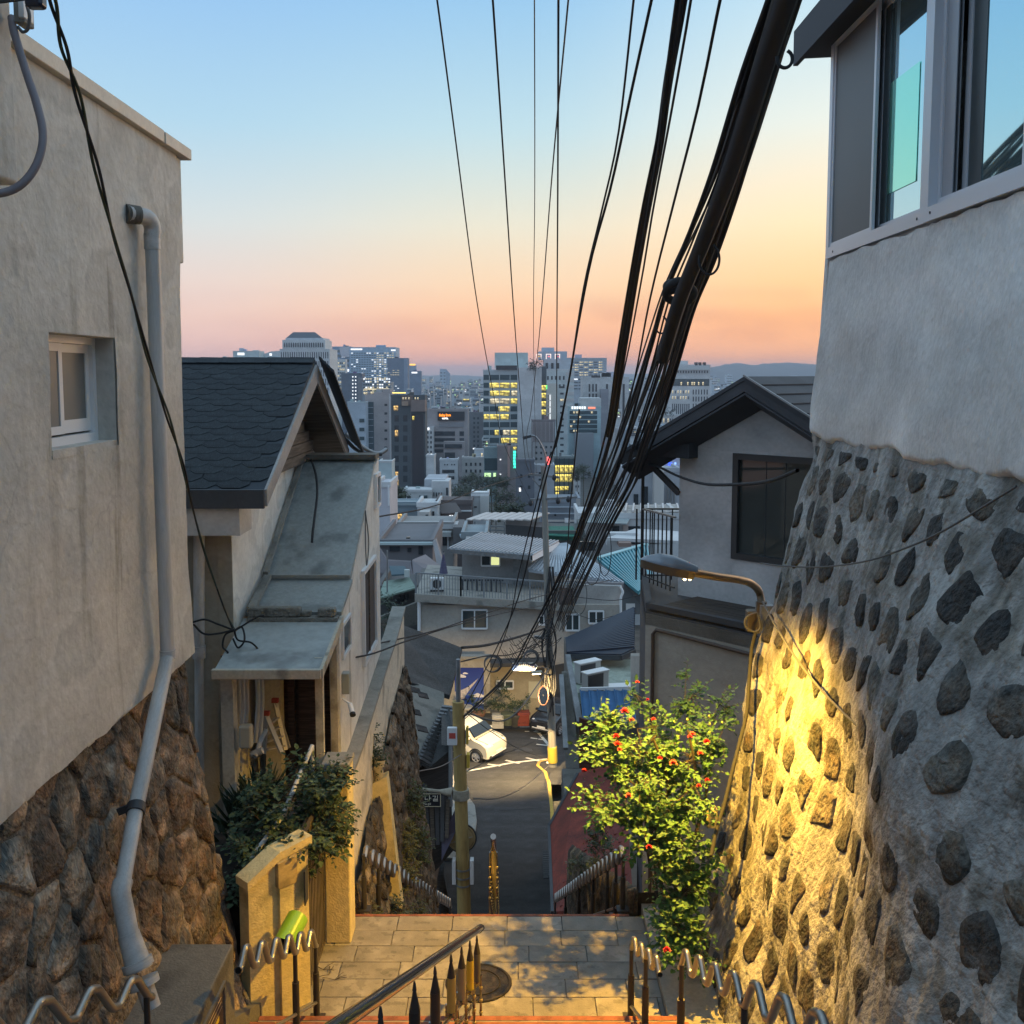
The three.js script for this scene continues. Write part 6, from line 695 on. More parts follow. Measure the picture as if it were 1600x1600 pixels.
{ // cream house across the crossing, with roof terrace and white ribbed roofs
  const h = thing('cream_house', 'cream two storey house with a roof terrace and white ribbed metal roofs', 'house', P(800, 1110, 58)), D = 58, wm = mat([0.5, 0.45, 0.39], { map: T.plaster, size: 6 }), q = (x, y, d = D) => P(x, y, d);
  const up = q(800, 955, D).y, lo = -23;
  part(h, 'main_wall', slab([q(655, 945), q(970, 945), q(970, 1140), q(655, 1140)], V(0, 0, -8)), wm); part(h, 'terrace_slab', slab([q(648, 928, D - 0.5), q(900, 944, D - 0.5), q(900, 956, D - 0.5), q(648, 940, D - 0.5)], V(0, 0, -9)), mat([0.36, 0.34, 0.32], { map: T.grime, size: 3 })); void up; void lo;
  part(h, 'corner_pipe', cyl(q(655, 940, D - 0.1), q(655, 985, D - 0.1), 0.1, 0.1, 8), M.frame); part(h, 'ground_wall', slab([q(744, 1040, D - 0.3), q(860, 1040, D - 0.3), q(860, 1140, D - 0.3), q(744, 1140, D - 0.3)], V(0, 0, -0.25)), mat([0.5, 0.42, 0.27], { map: T.plaster, size: 4 }));
  const ww = (x0, x1, y0, y1, d, lit, parent = h) => { const w = part(parent, 'window', join([bar(q(x0, y0, d), q(x1, y0, d), 0.08, 0.09), bar(q(x0, y1, d), q(x1, y1, d), 0.1, 0.1), bar(q(x0, y0, d), q(x0, y1, d), 0.09, 0.08, V(1, 0, 0)), bar(q(x1, y0, d), q(x1, y1, d), 0.09, 0.08, V(1, 0, 0)), bar(q((x0 + x1) / 2, y0, d), q((x0 + x1) / 2, y1, d), 0.09, 0.07, V(1, 0, 0))]), M.frame); const mx = (x0 + x1) / 2; for (const [a, b, k] of [[x0, mx, 0], [mx, x1, 1]]) part(w, 'pane', slab([q(a, y0, d), q(b, y0, d), q(b, y1, d), q(a, y1, d)], V(0, 0, -0.04)), lit && k ? glow([0.75, 0.8, 0.35], 0.5) : M.glass); return w; };
  ww(722, 761, 953, 982, D - 0.1); ww(842, 858, 962, 976, D - 0.1); ww(920, 943, 955, 974, D - 0.1); ww(884, 905, 960, 985, D - 0.1); ww(776, 802, 1064, 1076, D - 0.45);
  part(h, 'ground_canopy', slab([q(744, 1038, D - 1.2), q(862, 1034, D - 1.2), q(862, 1040, D - 1.2), q(744, 1044, D - 1.2)], V(0, 0, -1)), M.charcoal); part(h, 'dark_bay', slab([q(836, 1046, D - 0.5), q(886, 1036, D - 0.5), q(886, 1110, D - 0.5), q(858, 1080, D - 0.5)], V(0, 0, -0.1)), M.dark); part(h, 'pale_door', slab([q(826, 1065, D - 0.36), q(845, 1065, D - 0.36), q(845, 1092, D - 0.36), q(826, 1090, D - 0.36)], V(0, 0, -0.05)), mat([0.6, 0.54, 0.36], {}));
  // upper storey and roofs
  const U0 = D + 4; part(h, 'upper_wall', slab([q(722, 862, U0), q(832, 870, U0), q(832, 935, U0), q(722, 935, U0)], V(0, 0, -6)), mat([0.4, 0.39, 0.38], { map: T.plaster, size: 4 })); ww(752, 781, 868, 884, U0 - 0.1, true); part(h, 'terrace_door', slab([q(802, 874, U0 - 0.1), q(816, 874, U0 - 0.1), q(816, 922, U0 - 0.1), q(802, 922, U0 - 0.1)], V(0, 0, -0.05)), M.galv); ww(832, 850, 900, 915, U0 - 0.1);
  part(h, 'side_wall', slab([q(826, 868, U0 - 0.2), q(860, 900, U0 - 0.2), q(860, 935, U0 - 0.2), q(826, 935, U0 - 0.2)], V(0, 0, -0.5)), wm);
  const rm = mat([0.5, 0.53, 0.57], { rough: 0.45, metal: 0.2, map: T.plaster, size: 3 }); const rib = (a, b, c, d, n, name) => { part(h, name, slab([a, b, c, d], V(0, -0.15, 0)), rm); for (let k = 0; k <= n; k++) part(h, 'roof_rib', bar(a.clone().lerp(b, k / n).add(V(0, 0.05, 0)), d.clone().lerp(c, k / n).add(V(0, 0.05, 0)), 0.1, 0.1), rm); };
  rib(q(754, 833, D + 8), q(872, 846, D + 8), q(832, 868, D + 2), q(702, 858, D + 2), 22, 'ribbed_roof'); part(h, 'roof_edge', slab([q(702, 858, D + 1.95), q(832, 868, D + 1.95), q(832, 876, D + 1.95), q(702, 864, D + 1.95)], V(0, 0, -0.15)), M.galv); part(h, 'roof_edge', slab([q(832, 868, D + 1.95), q(874, 847, D + 8), q(874, 855, D + 8), q(832, 877, D + 1.95)], V(-0.1, 0, 0)), M.frame);
  rib(q(866, 852, D + 8), q(884, 850, D + 8.2), q(974, 912, D + 1), q(826, 890, D + 2.5), 24, 'hipped_roof'); part(h, 'gutter', bar(q(880, 910, D + 0.7), q(974, 914, D + 0.7), 0.2, 0.25), mat([0.22, 0.2, 0.2], {})); part(h, 'eave_wall', slab([q(862, 912, D + 0.3), q(972, 916, D + 0.3), q(972, 946, D + 0.3), q(862, 942, D + 0.3)], V(0, 0, -0.5)), mat([0.5, 0.47, 0.44], { map: T.plaster, size: 4 })); part(h, 'brown_bay', slab([q(874, 918, D - 0.5), q(896, 920, D - 0.5), q(896, 945, D - 0.5), q(874, 945, D - 0.5)], V(0, 0, -0.3)), mat([0.1, 0.07, 0.06], {}));
  part(h, 'downpipe', tube([q(968, 915, D), q(973, 925, D), q(970, 935, D), q(970, 960, D)], 0.08, 20, 6), M.frame);
  const rm2 = mat([0.2, 0.21, 0.22], { rough: 0.5 }); const rails = [[650, 895, 720, 900], [720, 900, 900, 912]]; rails.forEach(([x0, y0, x1, y1]) => { const r = part(h, 'terrace_railing', bar(q(x0, y0, D - 0.3), q(x1, y1, D - 0.3), 0.08, 0.08), rm2); const n = Math.round((x1 - x0) / 4.5); for (let k = 0; k <= n; k++) { const x = lerp(x0, x1, k / n), y = lerp(y0, y1, k / n); part(r, 'bar', bar(q(x, y, D - 0.3), q(x, y + 32, D - 0.3), k % 8 ? 0.035 : 0.1, k % 8 ? 0.035 : 0.1, V(1, 0, 0)), rm2); } });
  const ac = q(683, 912, D + 0.4), a = thing('air_conditioner', 'white air conditioner on the roof terrace of the cream house', 'air conditioner', ac); part(a, 'case', box(ac.x - 0.4, ac.x + 0.4, ac.y - 0.35, ac.y + 0.35, D + 0.3, D + 0.6, 0.03), M.frame); part(a, 'fan', cyl(V(ac.x, ac.y, -(D + 0.28)), V(ac.x, ac.y, -(D + 0.3)), 0.27, 0.27, 16), M.dark); part(a, 'feet', box(ac.x - 0.4, ac.x + 0.4, ac.y - 0.45, ac.y - 0.35, D + 0.35, D + 0.55), M.dark);
  const ub = q(693, 905, D + 1), ut = q(693, 862, D + 1), um = thing('folded_parasol', 'folded purple parasol on the roof terrace of the cream house', 'parasol', ub); part(um, 'pole', cyl(ub.clone().add(V(0, -0.6, 0)), ut, 0.04, 0.04, 8), M.galv); part(um, 'cloth', cyl(q(693, 896, D + 1), q(693, 866, D + 1), 0.26, 0.05, 9), mat([0.12, 0.11, 0.19], { map: T.wood, size: 0.4 })); part(um, 'finial', ball(ut, 0.05), M.dark);
  const wb = q(735, 908, D + 1.5), tb = thing('terrace_bench', 'dark slatted bench on the roof terrace of the cream house', 'bench', wb); for (let k = 0; k < 9; k++) part(tb, 'slat', box(wb.x - 0.5 + k * 0.28, wb.x - 0.4 + k * 0.28, wb.y - 0.7, wb.y + 0.1, D + 1.4, D + 1.5), M.dark); part(tb, 'rail', box(wb.x - 0.55, wb.x + 1.95, wb.y + 0.02, wb.y + 0.14, D + 1.36, D + 1.39), M.charcoal);
}
{ // mural of a wing in a blue sky
  const d = 55.5, c0 = P(719, 1043, d), c1 = P(756, 1112, d), c = document.createElement('canvas'); c.width = 256; c.height = 480; const q = c.getContext('2d'), gr = q.createLinearGradient(0, 0, 0, 480); gr.addColorStop(0, '#1d2f78'); gr.addColorStop(1, '#4a66a8'); q.fillStyle = gr; q.fillRect(0, 0, 256, 480);
  q.fillStyle = '#d9d3cf'; const cloud = (x, y, s) => { for (const [a, b, r] of [[0, 0, 22], [24, 4, 18], [-24, 6, 16], [44, 8, 12]]) { q.beginPath(); q.arc(x + a * s, y + b * s, r * s, 0, 7); q.fill(); } }; cloud(50, 90, 0.9); cloud(200, 300, 1.1); cloud(215, 380, 0.8); cloud(30, 460, 1.3); cloud(140, 450, 1.2); cloud(90, 60, 0.5);
  for (let i = 0; i < 9; i++) { q.fillStyle = i % 2 ? '#c9bfb8' : '#b3a69f'; q.beginPath(); q.moveTo(0, 260 + i * 6); q.quadraticCurveTo(110, 240 + i * 14, 210 - i * 20, 110 + i * 20); q.quadraticCurveTo(150, 250 + i * 10, 0, 300 + i * 8); q.fill(); }
  const t = new THREE.CanvasTexture(c); t.colorSpace = THREE.SRGBColorSpace; const m = mat([1, 1, 1], { rough: 0.8 }); m.map = t; const w = c1.x - c0.x + 0.3, hh = c0.y - c1.y, o = thing('mural_wall', 'blue wall painting of a white wing and clouds at the crossing', 'mural', V(c0.x, c1.y, c0.z)); part(o, 'painting', new THREE.PlaneGeometry(w, hh).translate((c0.x + c1.x) / 2 - 0.15, (c0.y + c1.y) / 2, c0.z + 0.02), m); part(o, 'wall', box(c0.x - 4, c1.x + 0.35, c1.y - 0.8, c0.y + 0.5, d, d + 0.3), M.tan); part(o, 'wall_cap', box(c0.x - 4, c1.x + 0.4, c0.y + 0.5, c0.y + 0.65, d - 0.1, d + 0.4), M.concrete);
}
{ // potted plants along the cream house
  const R = rng(131), pots = [[728, 1108, 'pale'], [748, 1116, 'clay'], [762, 1122, 'dark'], [778, 1122, 'white'], [793, 1118, 'green'], [806, 1120, 'dark'], [818, 1118, 'red']], col = { pale: [0.4, 0.38, 0.33], clay: [0.2, 0.1, 0.06], dark: [0.05, 0.05, 0.045], white: [0.55, 0.53, 0.48], green: [0.1, 0.12, 0.08], red: [0.22, 0.04, 0.025] }, lm = [leafMat([0.03, 0.055, 0.015], 0.2), leafMat([0.05, 0.075, 0.02], 0.2)];
  const say = ['tall pale pot of leafy plants under the painted wall', 'clay pot of green plants beside the painted wall', 'dark pot of flowering plants among the row at the cream house', 'white planter box in the row at the cream house', 'green pot with a spreading shrub before the small window', 'dark round tub with a bushy shrub near the red pot', 'dark red square pot at the end of the row'];
  pots.forEach(([x, y, k], i) => { const d = 54.8, f = P(x, y + 14, d), o = thing('potted_plant', say[i], 'potted plant', f, 'potted plants along the cream house'); part(o, 'pot', k === 'white' || k === 'red' ? box(f.x - 0.32, f.x + 0.32, f.y, f.y + 0.75, d - 0.3, d + 0.3, 0.03) : cyl(f, f.clone().add(V(0, 0.6, 0)), 0.26, 0.36, 14), mat(col[k], { map: T.grime, size: 0.8 })); part(o, 'rim', cyl(f.clone().add(V(0, 0.58, 0)), f.clone().add(V(0, 0.66, 0)), 0.38, 0.38, 14), mat(col[k], {})); bush(o, 'foliage', [[f.clone().add(V(0, 1.05 + R() * 0.3, 0)), 0.38, 0.3, 0.3], [f.clone().add(V((R() - 0.5) * 0.6, 1.25, 0)), 0.2, 0.25, 0.2, 0.6]], 30, 0.09, lm, 140 + i); });
  const t = P(780, 1100, 55), s = thing('conifer_shrub', 'upright dark shrub under the cables at the cream house', 'shrub', t); bush(s, 'foliage', [[t.clone().add(V(0, 0.2, 0)), 0.5, 0.6, 0.4], [t.clone().add(V(0.1, 1.0, 0)), 0.25, 0.6, 0.25, 0.6]], 60, 0.1, lm, 151);
}
// ---------------------------------------------------------------- overhead cables
// photo points joined into a cable whose depth runs from d0 to d1 as a straight run would
function run(pts, d0, d1, off) { const L = [0]; for (let i = 1; i < pts.length; i++) L.push(L[i - 1] + Math.hypot(pts[i][0] - pts[i - 1][0], pts[i][1] - pts[i - 1][1])); return pts.map(([x, y], i) => { const s = L[i] / L[L.length - 1], d = 1 / lerp(1 / d0, 1 / d1, s), p = P(x, y, d); return off ? p.add(off(s, d)) : p; }); }
function wire(pts, d0, d1, r, label, group, m = M.wire, off, seg = 70) { return solo('overhead_cable', tube(run(pts, d0, d1, off), r, seg, 6), m, label, 'cable', group); }
wire([[672, -60], [683, 0], [712, 220], [745, 470], [770, 610], [790, 700], [829, 782]], 9, FAR, 0.009, 'thin cable sloping across the sky to the lower cross arm of the tall pole');
wire([[765, -60], [770, 0], [787, 250], [803, 490], [813, 620], [821, 718], [829, 741]], 9, FAR, 0.0105, 'cable running straight down to the upper cross arm of the tall pole');
wire([[835, -60], [835, 0], [835.5, 300], [834, 560], [838, 740]], 9, FAR, 0.006, 'hair thin wire hanging plumb before the sunset sky', undefined, M.wiregrey);
wire([[893, -60], [888, 0], [862, 280], [843, 520], [830, 640], [823, 690], [832, 744]], 9, FAR, 0.009, 'thin wire crossing the plumb cable before the sky', undefined, M.wiregrey);
wire([[873, -60], [872.5, 0], [871.5, 300], [870, 560], [870, 690], [871, 778]], 9, FAR, 0.011, 'plumb black cable ending at the lower cross arm of the tall pole');
wire([[996, -60], [990, 0], [966, 210], [940, 330], [912, 450], [888, 600], [868, 700], [853, 730], [812, 890], [790, 990], [740, 1110]], 9, 26.5, 0.011, 'long cable passing the red warning lamp to the short pole');
wire([[1030, -60], [1018, 0], [985, 150], [955, 290], [925, 400], [905, 500], [880, 640], [845, 780], [800, 960], [724, 1110]], 8, 26.5, 0.013, 'cable crossing the long cable high in the sky');
wire([[905, 640], [898, 720], [890, 800], [886, 860], [874, 940]], 25, FAR - 1, 0.02, 'loose cable hanging before the lit glass building');
wire([[1138, -60], [1125, 0], [1090, 170], [1052, 320], [1015, 470], [985, 620], [945, 760], [905, 880], [872, 970]], 7.5, FAR - 0.5, 0.013, 'single cable between the two thick cable bundles');
wire([[1086, -40], [1080, 0], [1048, 180], [1020, 330], [1000, 450], [970, 600], [935, 720], [900, 850], [872, 985]], 7.5, FAR - 0.5, 0.011, 'slim cable hugging the slimmer cable bundle');
{ // slimmer bundle
  const R = rng(201), c = [[1092, -160], [1066, 0], [1045, 120], [1030, 220], [1008, 330], [988, 440], [968, 560], [950, 680], [915, 800], [880, 890], [830, 990], [790, 1060], [722, 1125]];
  for (let k = 0; k < 5; k++) { const a = R() * 6.28, r = k ? 0.03 + R() * 0.02 : 0, w = R() * 6, ph = R() * 6; wire(k ? c : c.slice(0, 8), 6.6, k ? 26.8 : 14, k ? 0.009 + R() * 0.008 : 0.036, 'black cable strand in the slimmer overhead bundle', 'strands of the slimmer cable bundle', M.wire, (s) => V(Math.cos(a + s * w) * r, Math.sin(a + s * w) * r + Math.sin(s * 20 + ph) * 0.01, 0), 160); }
}
{ // thick bundle
  const R = rng(211), c = [[1340, -330], [1280, -160], [1228, 0], [1185, 130], [1140, 270], [1098, 380], [1062, 470], [1035, 560], [1005, 650], [972, 740], [938, 810], [912, 870], [890, 920], [868, 975]];
  wire(c.slice(0, 8), 6.2, 12.6, 0.085, 'thick taped core of the heavy overhead cable bundle', undefined, M.wire, undefined, 160);
  for (let k = 0; k < 26; k++) { const a = k * 2.4 + R(), rad = 0.04 + 0.075 * Math.sqrt(R()), w = R() * 5 - 1.5, ph = R() * 6, thick = 0.009 + R() * 0.015, m = k % 5 === 3 ? M.wiregrey : k % 2 ? M.strand : M.wire; wire(c, 6.2, FAR - 0.8 + R() * 0.5, thick, 'black cable strand twisted in the heavy overhead bundle', 'strands of the heavy cable bundle', m, (s) => { const q = rad * (1 + 3.6 * s * s); return V(Math.cos(a + s * w) * q, Math.sin(a + s * w) * q + Math.sin(s * 26 + ph) * 0.03 * s * 2, Math.sin(a) * 0.05); }, 170); }
  const tl = P(1058, 455, 12), sp = thing('cable_splice', 'knotted splice on the heavy overhead cable bundle', 'splice', tl); part(sp, 'knot', ball(tl.clone().add(V(-0.07, 0.05, 0)), 0.1, 0.9, 12), M.wire); part(sp, 'tape', tube([tl.clone().add(V(-0.12, 0.02, 0.02)), tl.clone().add(V(0, 0.1, 0.16)), tl.clone().add(V(0.18, -0.02, 0.08)), tl.clone().add(V(0.1, -0.12, -0.1)), tl.clone().add(V(-0.08, -0.08, -0.1))], 0.05, 40, 8, true), M.wire);
  const loop = (x, y, d, rx, ry, label) => { const pts = []; for (let i = 0; i < 9; i++) { const a = i / 9 * 5.2 - 1.2; pts.push(P(x + Math.cos(a) * rx, y + Math.sin(a) * ry, d)); } solo('cable_loop', tube(pts, 0.012, 40, 6), M.wire, label, 'cable'); };
  loop(1108, 405, 9.5, 16, 24, 'open cable loop hanging off the heavy bundle before the yellow sky'); loop(1226, 92, 6.9, 12, 14, 'small cable loop beside the dark eave'); loop(1033, 507, 13, 9, 14, 'small cable loop under the knotted splice'); loop(945, 860, 28, 10, 40, 'long cable loop drooping from the heavy bundle over the ribbed roof'); loop(925, 880, 30, 14, 34, 'wide cable loop drooping beside the tall pole'); loop(905, 930, 36, 12, 30, 'cable loop drooping close to the tall pole');
}
{ // twisted green and black cable on the left, and its tangle on the canopy
  const c = [[60, -80], [82, 0], [100, 75], [122, 150], [150, 260], [178, 370], [205, 460], [232, 560], [262, 650], [285, 725], [300, 790], [322, 870], [352, 955], [366, 985]];
  for (const [k, m, l] of [[0, M.wire, 'black strand of the twisted cable down the stucco house'], [1, mat([0.008, 0.03, 0.02], { rough: 0.5 }), 'green strand of the twisted cable down the stucco house']]) wire(c, 4.4, 10.9, 0.0085, l, undefined, m, (s) => V(Math.cos(s * 40 + k * 3.14) * 0.012, 0, Math.sin(s * 40 + k * 3.14) * 0.012), 260);
  const R = rng(221), o = thing('cable_tangle', 'tangle of black cables on the low grey porch canopy', 'cable', P(365, 1000, 10.7)); const T1 = [[[366, 985], [352, 992], [348, 1010], [356, 1020], [346, 1026]], [[366, 985], [378, 980], [382, 1000], [372, 1012], [364, 998]], [[366, 985], [372, 1000], [392, 1004], [404, 1016], [408, 1028]], [[345, 1026], [370, 1022], [398, 1022], [410, 1026]], [[366, 985], [340, 975], [320, 968], [302, 972]], [[366, 984], [340, 990], [318, 990], [302, 975]], [[366, 986], [400, 965], [412, 962]]];
  T1.forEach((q) => part(o, 'strand', tube(q.map(([x, y]) => P(x, y, 10.65 + R() * 0.15)), 0.011, 40, 6), M.wire));
}
const hl = (pts, d0, d1, r, label, m = M.wire) => wire(pts, d0, d1, r, label, undefined, m);
hl([[517, 1032], [580, 1022], [640, 1000], [720, 975], [800, 955], [862, 944]], 11.8, FAR, 0.012, 'cable sagging from the annex wall camera across to the tall pole');
hl([[580, 1008], [680, 985], [760, 958], [850, 930], [960, 905]], 15, FAR, 0.012, 'cable from the white parapet to the tall pole above the cream house');
hl([[588, 808], [680, 790], [770, 757], [840, 738]], 17, FAR, 0.014, 'cable crossing above the low roofs to the upper cross arm');
hl([[722, 1012], [760, 1008], [800, 998], [852, 982]], 34, FAR, 0.05, 'thick dark cable run above the painted wall');
hl([[716, 1035], [760, 1025], [800, 1022], [850, 1000]], 34, FAR, 0.025, 'looping dark cable below the thick run');
hl([[655, 1205], [690, 1197], [722, 1178]], 22, 26.4, 0.012, 'pale wire from the corrugated roof to the short pole', M.wiregrey);
hl([[740, 1248], [780, 1247], [820, 1228], [858, 1196]], 26.5, 46, 0.014, 'pale wire sagging low over the dark alley', M.wiregrey);
hl([[730, 1115], [770, 1145], [815, 1172], [858, 1186]], 27, FAR, 0.012, 'thin wire crossing over the road beside the white car'); hl([[730, 1205], [780, 1180], [820, 1165], [866, 1140]], 27, FAR, 0.012, 'thin wire crossing the other wire over the road');
hl([[730, 1112], [760, 1124], [790, 1125], [815, 1105], [840, 1070], [858, 1045]], 27, FAR, 0.025, 'grey cable sagging in a bow over the potted plants', M.wiregrey);
hl([[900, 960], [930, 968], [960, 962], [990, 955]], 44, 40, 0.012, 'thin wire from the tall pole to the navy roof'); hl([[880, 930], [920, 935], [960, 938], [1000, 930]], 45, 40, 0.014, 'thin wire in front of the cream house eave');
for (const [x, y, rr, l] of [[769, 1038, 0.33, 'big cable coil hanging above the painted wall'], [829, 1028, 0.27, 'dark cable coil hanging behind the blue direction sign']]) { const c = P(x, y, 44), o = thing('cable_coil', l, 'cable', c); for (let k = 0; k < 4; k++) part(o, 'turn', new THREE.TorusGeometry(rr + k * 0.02, 0.022, 6, 36).translate(c.x + k * 0.012, c.y, c.z - k * 0.04), k % 2 ? M.wire : M.wiregrey); }
{ const R = rng(231); for (let k = 0; k < 16; k++) { const x = 780 + R() * 70, y = 985 + R() * 40; hl([[x, y], [x + 15, y + 12 + R() * 10], [x + 30, y + 4], [862, 960 + R() * 60]], FAR - 1.5, FAR - 0.2, 0.014, 'loose thin wire in the snarl beside the tall pole').userData.group = 'loose wires in the snarl'; } }
// ---------------------------------------------------------------- low roofs and the city behind
const unit = new THREE.BoxGeometry(1, 1, 1); const cm = new Map();
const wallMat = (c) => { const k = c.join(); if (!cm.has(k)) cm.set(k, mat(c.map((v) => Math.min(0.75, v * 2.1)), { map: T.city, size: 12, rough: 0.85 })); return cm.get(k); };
const G = { dark: mat([0.03, 0.037, 0.045], { rough: 0.2, metal: 0.2 }), teal: mat([0.045, 0.085, 0.1], { rough: 0.12, metal: 0.3 }), yellow: glow([1, 0.8, 0.16], 0.75), amber: glow([1, 0.62, 0.2], 0.65), white: glow([0.9, 0.95, 1], 0.7), warm: glow([1, 0.86, 0.55], 0.6), green: glow([0.6, 0.95, 0.45], 0.7), pane: mat([0.09, 0.11, 0.13], { rough: 0.15, metal: 0.3 }) };
function bld(name, label, x0, x1, yt, d, col, { deep, yb, group, cat = 'building' } = {}) { // upright block whose front stands d metres ahead between two photo columns
  const a = P(x0, yt, d), b = P(x1, yt, d), bot = yb ? P(x0, yb, d).y : groundY(d) - 1, o = thing(name, label, cat, V((a.x + b.x) / 2, bot, -d), group), dp = deep ?? Math.max(8, (b.x - a.x) * 0.8); const w = part(o, 'walls', box(a.x, b.x, bot, a.y, d, d + dp), wallMat(col)); o.d = d; void w;
  const W = b.x - a.x, Q = rng(Math.round(x0 * 7 + yt * 13 + d)); part(o, 'parapet', join([box(a.x - 0.12, b.x + 0.12, a.y - 0.2, a.y + 0.45, d - 0.12, d + 0.25), box(a.x - 0.1, a.x + 0.2, a.y - 0.2, a.y + 0.43, d + 0.25, d + dp), box(b.x - 0.2, b.x + 0.1, a.y - 0.2, a.y + 0.43, d + 0.25, d + dp)]), wallMat(col.map((v) => v * 1.12)));
  const nP = W > 6 ? 1 + Math.floor(Q() * 3) : 0; for (let k = 0; k < nP; k++) { const ux = lerp(a.x + W * 0.12, b.x - W * 0.3, Q()), uw = W * (0.08 + Q() * 0.16), uh = 0.8 + Q() * Math.min(3, W * 0.1); part(o, 'roof_plant', box(ux, ux + uw, a.y, a.y + uh, d + dp * 0.25, d + dp * 0.25 + Math.min(uw, 5)), wallMat(col.map((v) => v * (0.7 + Q() * 0.5)).map((v) => Math.round(v * 20) / 20))); }
  return o;
}
const rect = (o, name, x0, x1, y0, y1, m, { d = o.d, t = 0.3, proud = 0.12 } = {}) => { const a = P(x0, y0, d), b = P(x1, y1, d), p = part(o, name, unit, m, V((a.x + b.x) / 2, (a.y + b.y) / 2, -d + proud - t / 2 + 0.05)); p.scale.set(Math.abs(b.x - a.x), Math.abs(a.y - b.y), t); return p; };
const blk = (o, name, x0, x1, y0, y1, m, d0, dp) => { const a = P(x0, y0, d0), b = P(x1, y1, d0); return part(o, name, box(a.x, b.x, b.y, a.y, d0, d0 + dp), m); };
function grid(o, x0, x1, y0, y1, nx, ny, fx, fy, pick, name = 'window', opt) { for (let j = 0; j < ny; j++) for (let i = 0; i < nx; i++) { const m = pick(i, j); if (!m) continue; const w = (x1 - x0) / nx, h = (y1 - y0) / ny, cx = x0 + (i + 0.5) * w, cy = y0 + (j + 0.5) * h; rect(o, name, cx - w * fx / 2, cx + w * fx / 2, cy - h * fy / 2, cy + h * fy / 2, m, opt); } }
const CR = rng(301);
{ const im = tex(64, (u, v) => { const a = vnoise(u * 7, v * 3), b = vnoise(u * 16 + 9, v * 9), c = v > 0.72 ? 1 : 0.75; return clamp(0.45 + a * 0.5 + (b - 0.5) * 0.5, 0.15, 1) * c; }); for (const m of [G.yellow, G.warm, G.amber]) { m.emissiveMap = im; m.emissiveIntensity *= 1.6; } }
// --- skyline
{ const o = bld('stepped_tower', 'stepped office tower with a dark hipped roof over the shingle house', 437, 515, 546, 900, [0.34, 0.37, 0.42], { deep: 40 }); blk(o, 'upper_storey', 441, 508, 531, 546, wallMat([0.34, 0.37, 0.42]), 903, 34); blk(o, 'upper_storey', 446, 505, 528, 531, wallMat([0.3, 0.33, 0.38]), 904, 32);
  const q = (x, y, d) => P(x, y, d), r = [q(446, 529, 905), q(505, 529, 905), q(505, 529, 938), q(446, 529, 938)], t = [q(458, 519, 913), q(492, 519, 913), q(492, 519, 928), q(458, 519, 928)], rm = mat([0.04, 0.055, 0.075], { rough: 0.6 }); for (let k = 0; k < 4; k++) part(o, 'roof_slope', slab([r[k], r[(k + 1) % 4], t[(k + 1) % 4], t[k]], V(0, -0.5, 0)), rm); part(o, 'roof_top', slab(t, V(0, -0.5, 0)), rm);
  grid(o, 443, 506, 533, 545, 18, 1, 0.5, 0.6, () => G.dark, 'window', { d: 902 }); grid(o, 438, 514, 548, 646, 22, 7, 0.5, 0.72, (i, j) => (j < 7 ? G.dark : null)); }
{ const o = bld('glass_block', 'low glass block with a lit white emblem beyond the shingle ridge', 364, 405, 549, 1100, [0.3, 0.37, 0.45]); rect(o, 'lit_emblem', 371, 382, 551, 555, G.white); rect(o, 'window_band', 366, 403, 558, 575, G.teal); rect(o, 'lit_sign', 390, 399, 561, 564, G.warm); const p = bld('glass_block', 'glass block with a slanted top and small lit disc beside the stepped tower', 404, 438, 556, 1120, [0.3, 0.38, 0.46]); part(p, 'slanted_top', slab([P(404, 556, 1120), P(424, 549, 1120), P(438, 548, 1120), P(438, 556, 1120)], V(0, 0, -20)), wallMat([0.34, 0.42, 0.5])); rect(p, 'lit_disc', 421, 425, 552, 556, G.white); rect(p, 'window_band', 406, 436, 560, 580, G.teal); const s = bld('low_block', 'long low block on the skyline over the shingle ridge', 333, 366, 559, 1150, [0.3, 0.36, 0.43]); rect(s, 'window_band', 335, 364, 561, 580, G.pane); }
{ const o = bld('glass_tower', 'dark blue glass tower beside the stepped tower', 519, 548, 542, 1300, [0.14, 0.2, 0.28]); part(o, 'slanted_glass', slab([P(530, 543, 1298), P(546, 541, 1298), P(546, 558, 1298), P(533, 558, 1298)], V(0, 0, -3)), mat([0.35, 0.43, 0.5], { rough: 0.1, metal: 0.4 })); grid(o, 520, 546, 545, 620, 4, 10, 0.85, 0.55, (i, j) => (CR() < 0.15 ? G.white : G.teal)); rect(o, 'roof_mast', 539, 545, 540, 542, G.dark); const p = bld('glass_office', 'grey office block in front of the dark blue glass tower', 521, 540, 562, 1000, [0.34, 0.39, 0.44]); grid(p, 522, 539, 565, 610, 6, 9, 0.7, 0.5, () => (CR() < 0.3 ? G.warm : G.pane)); }
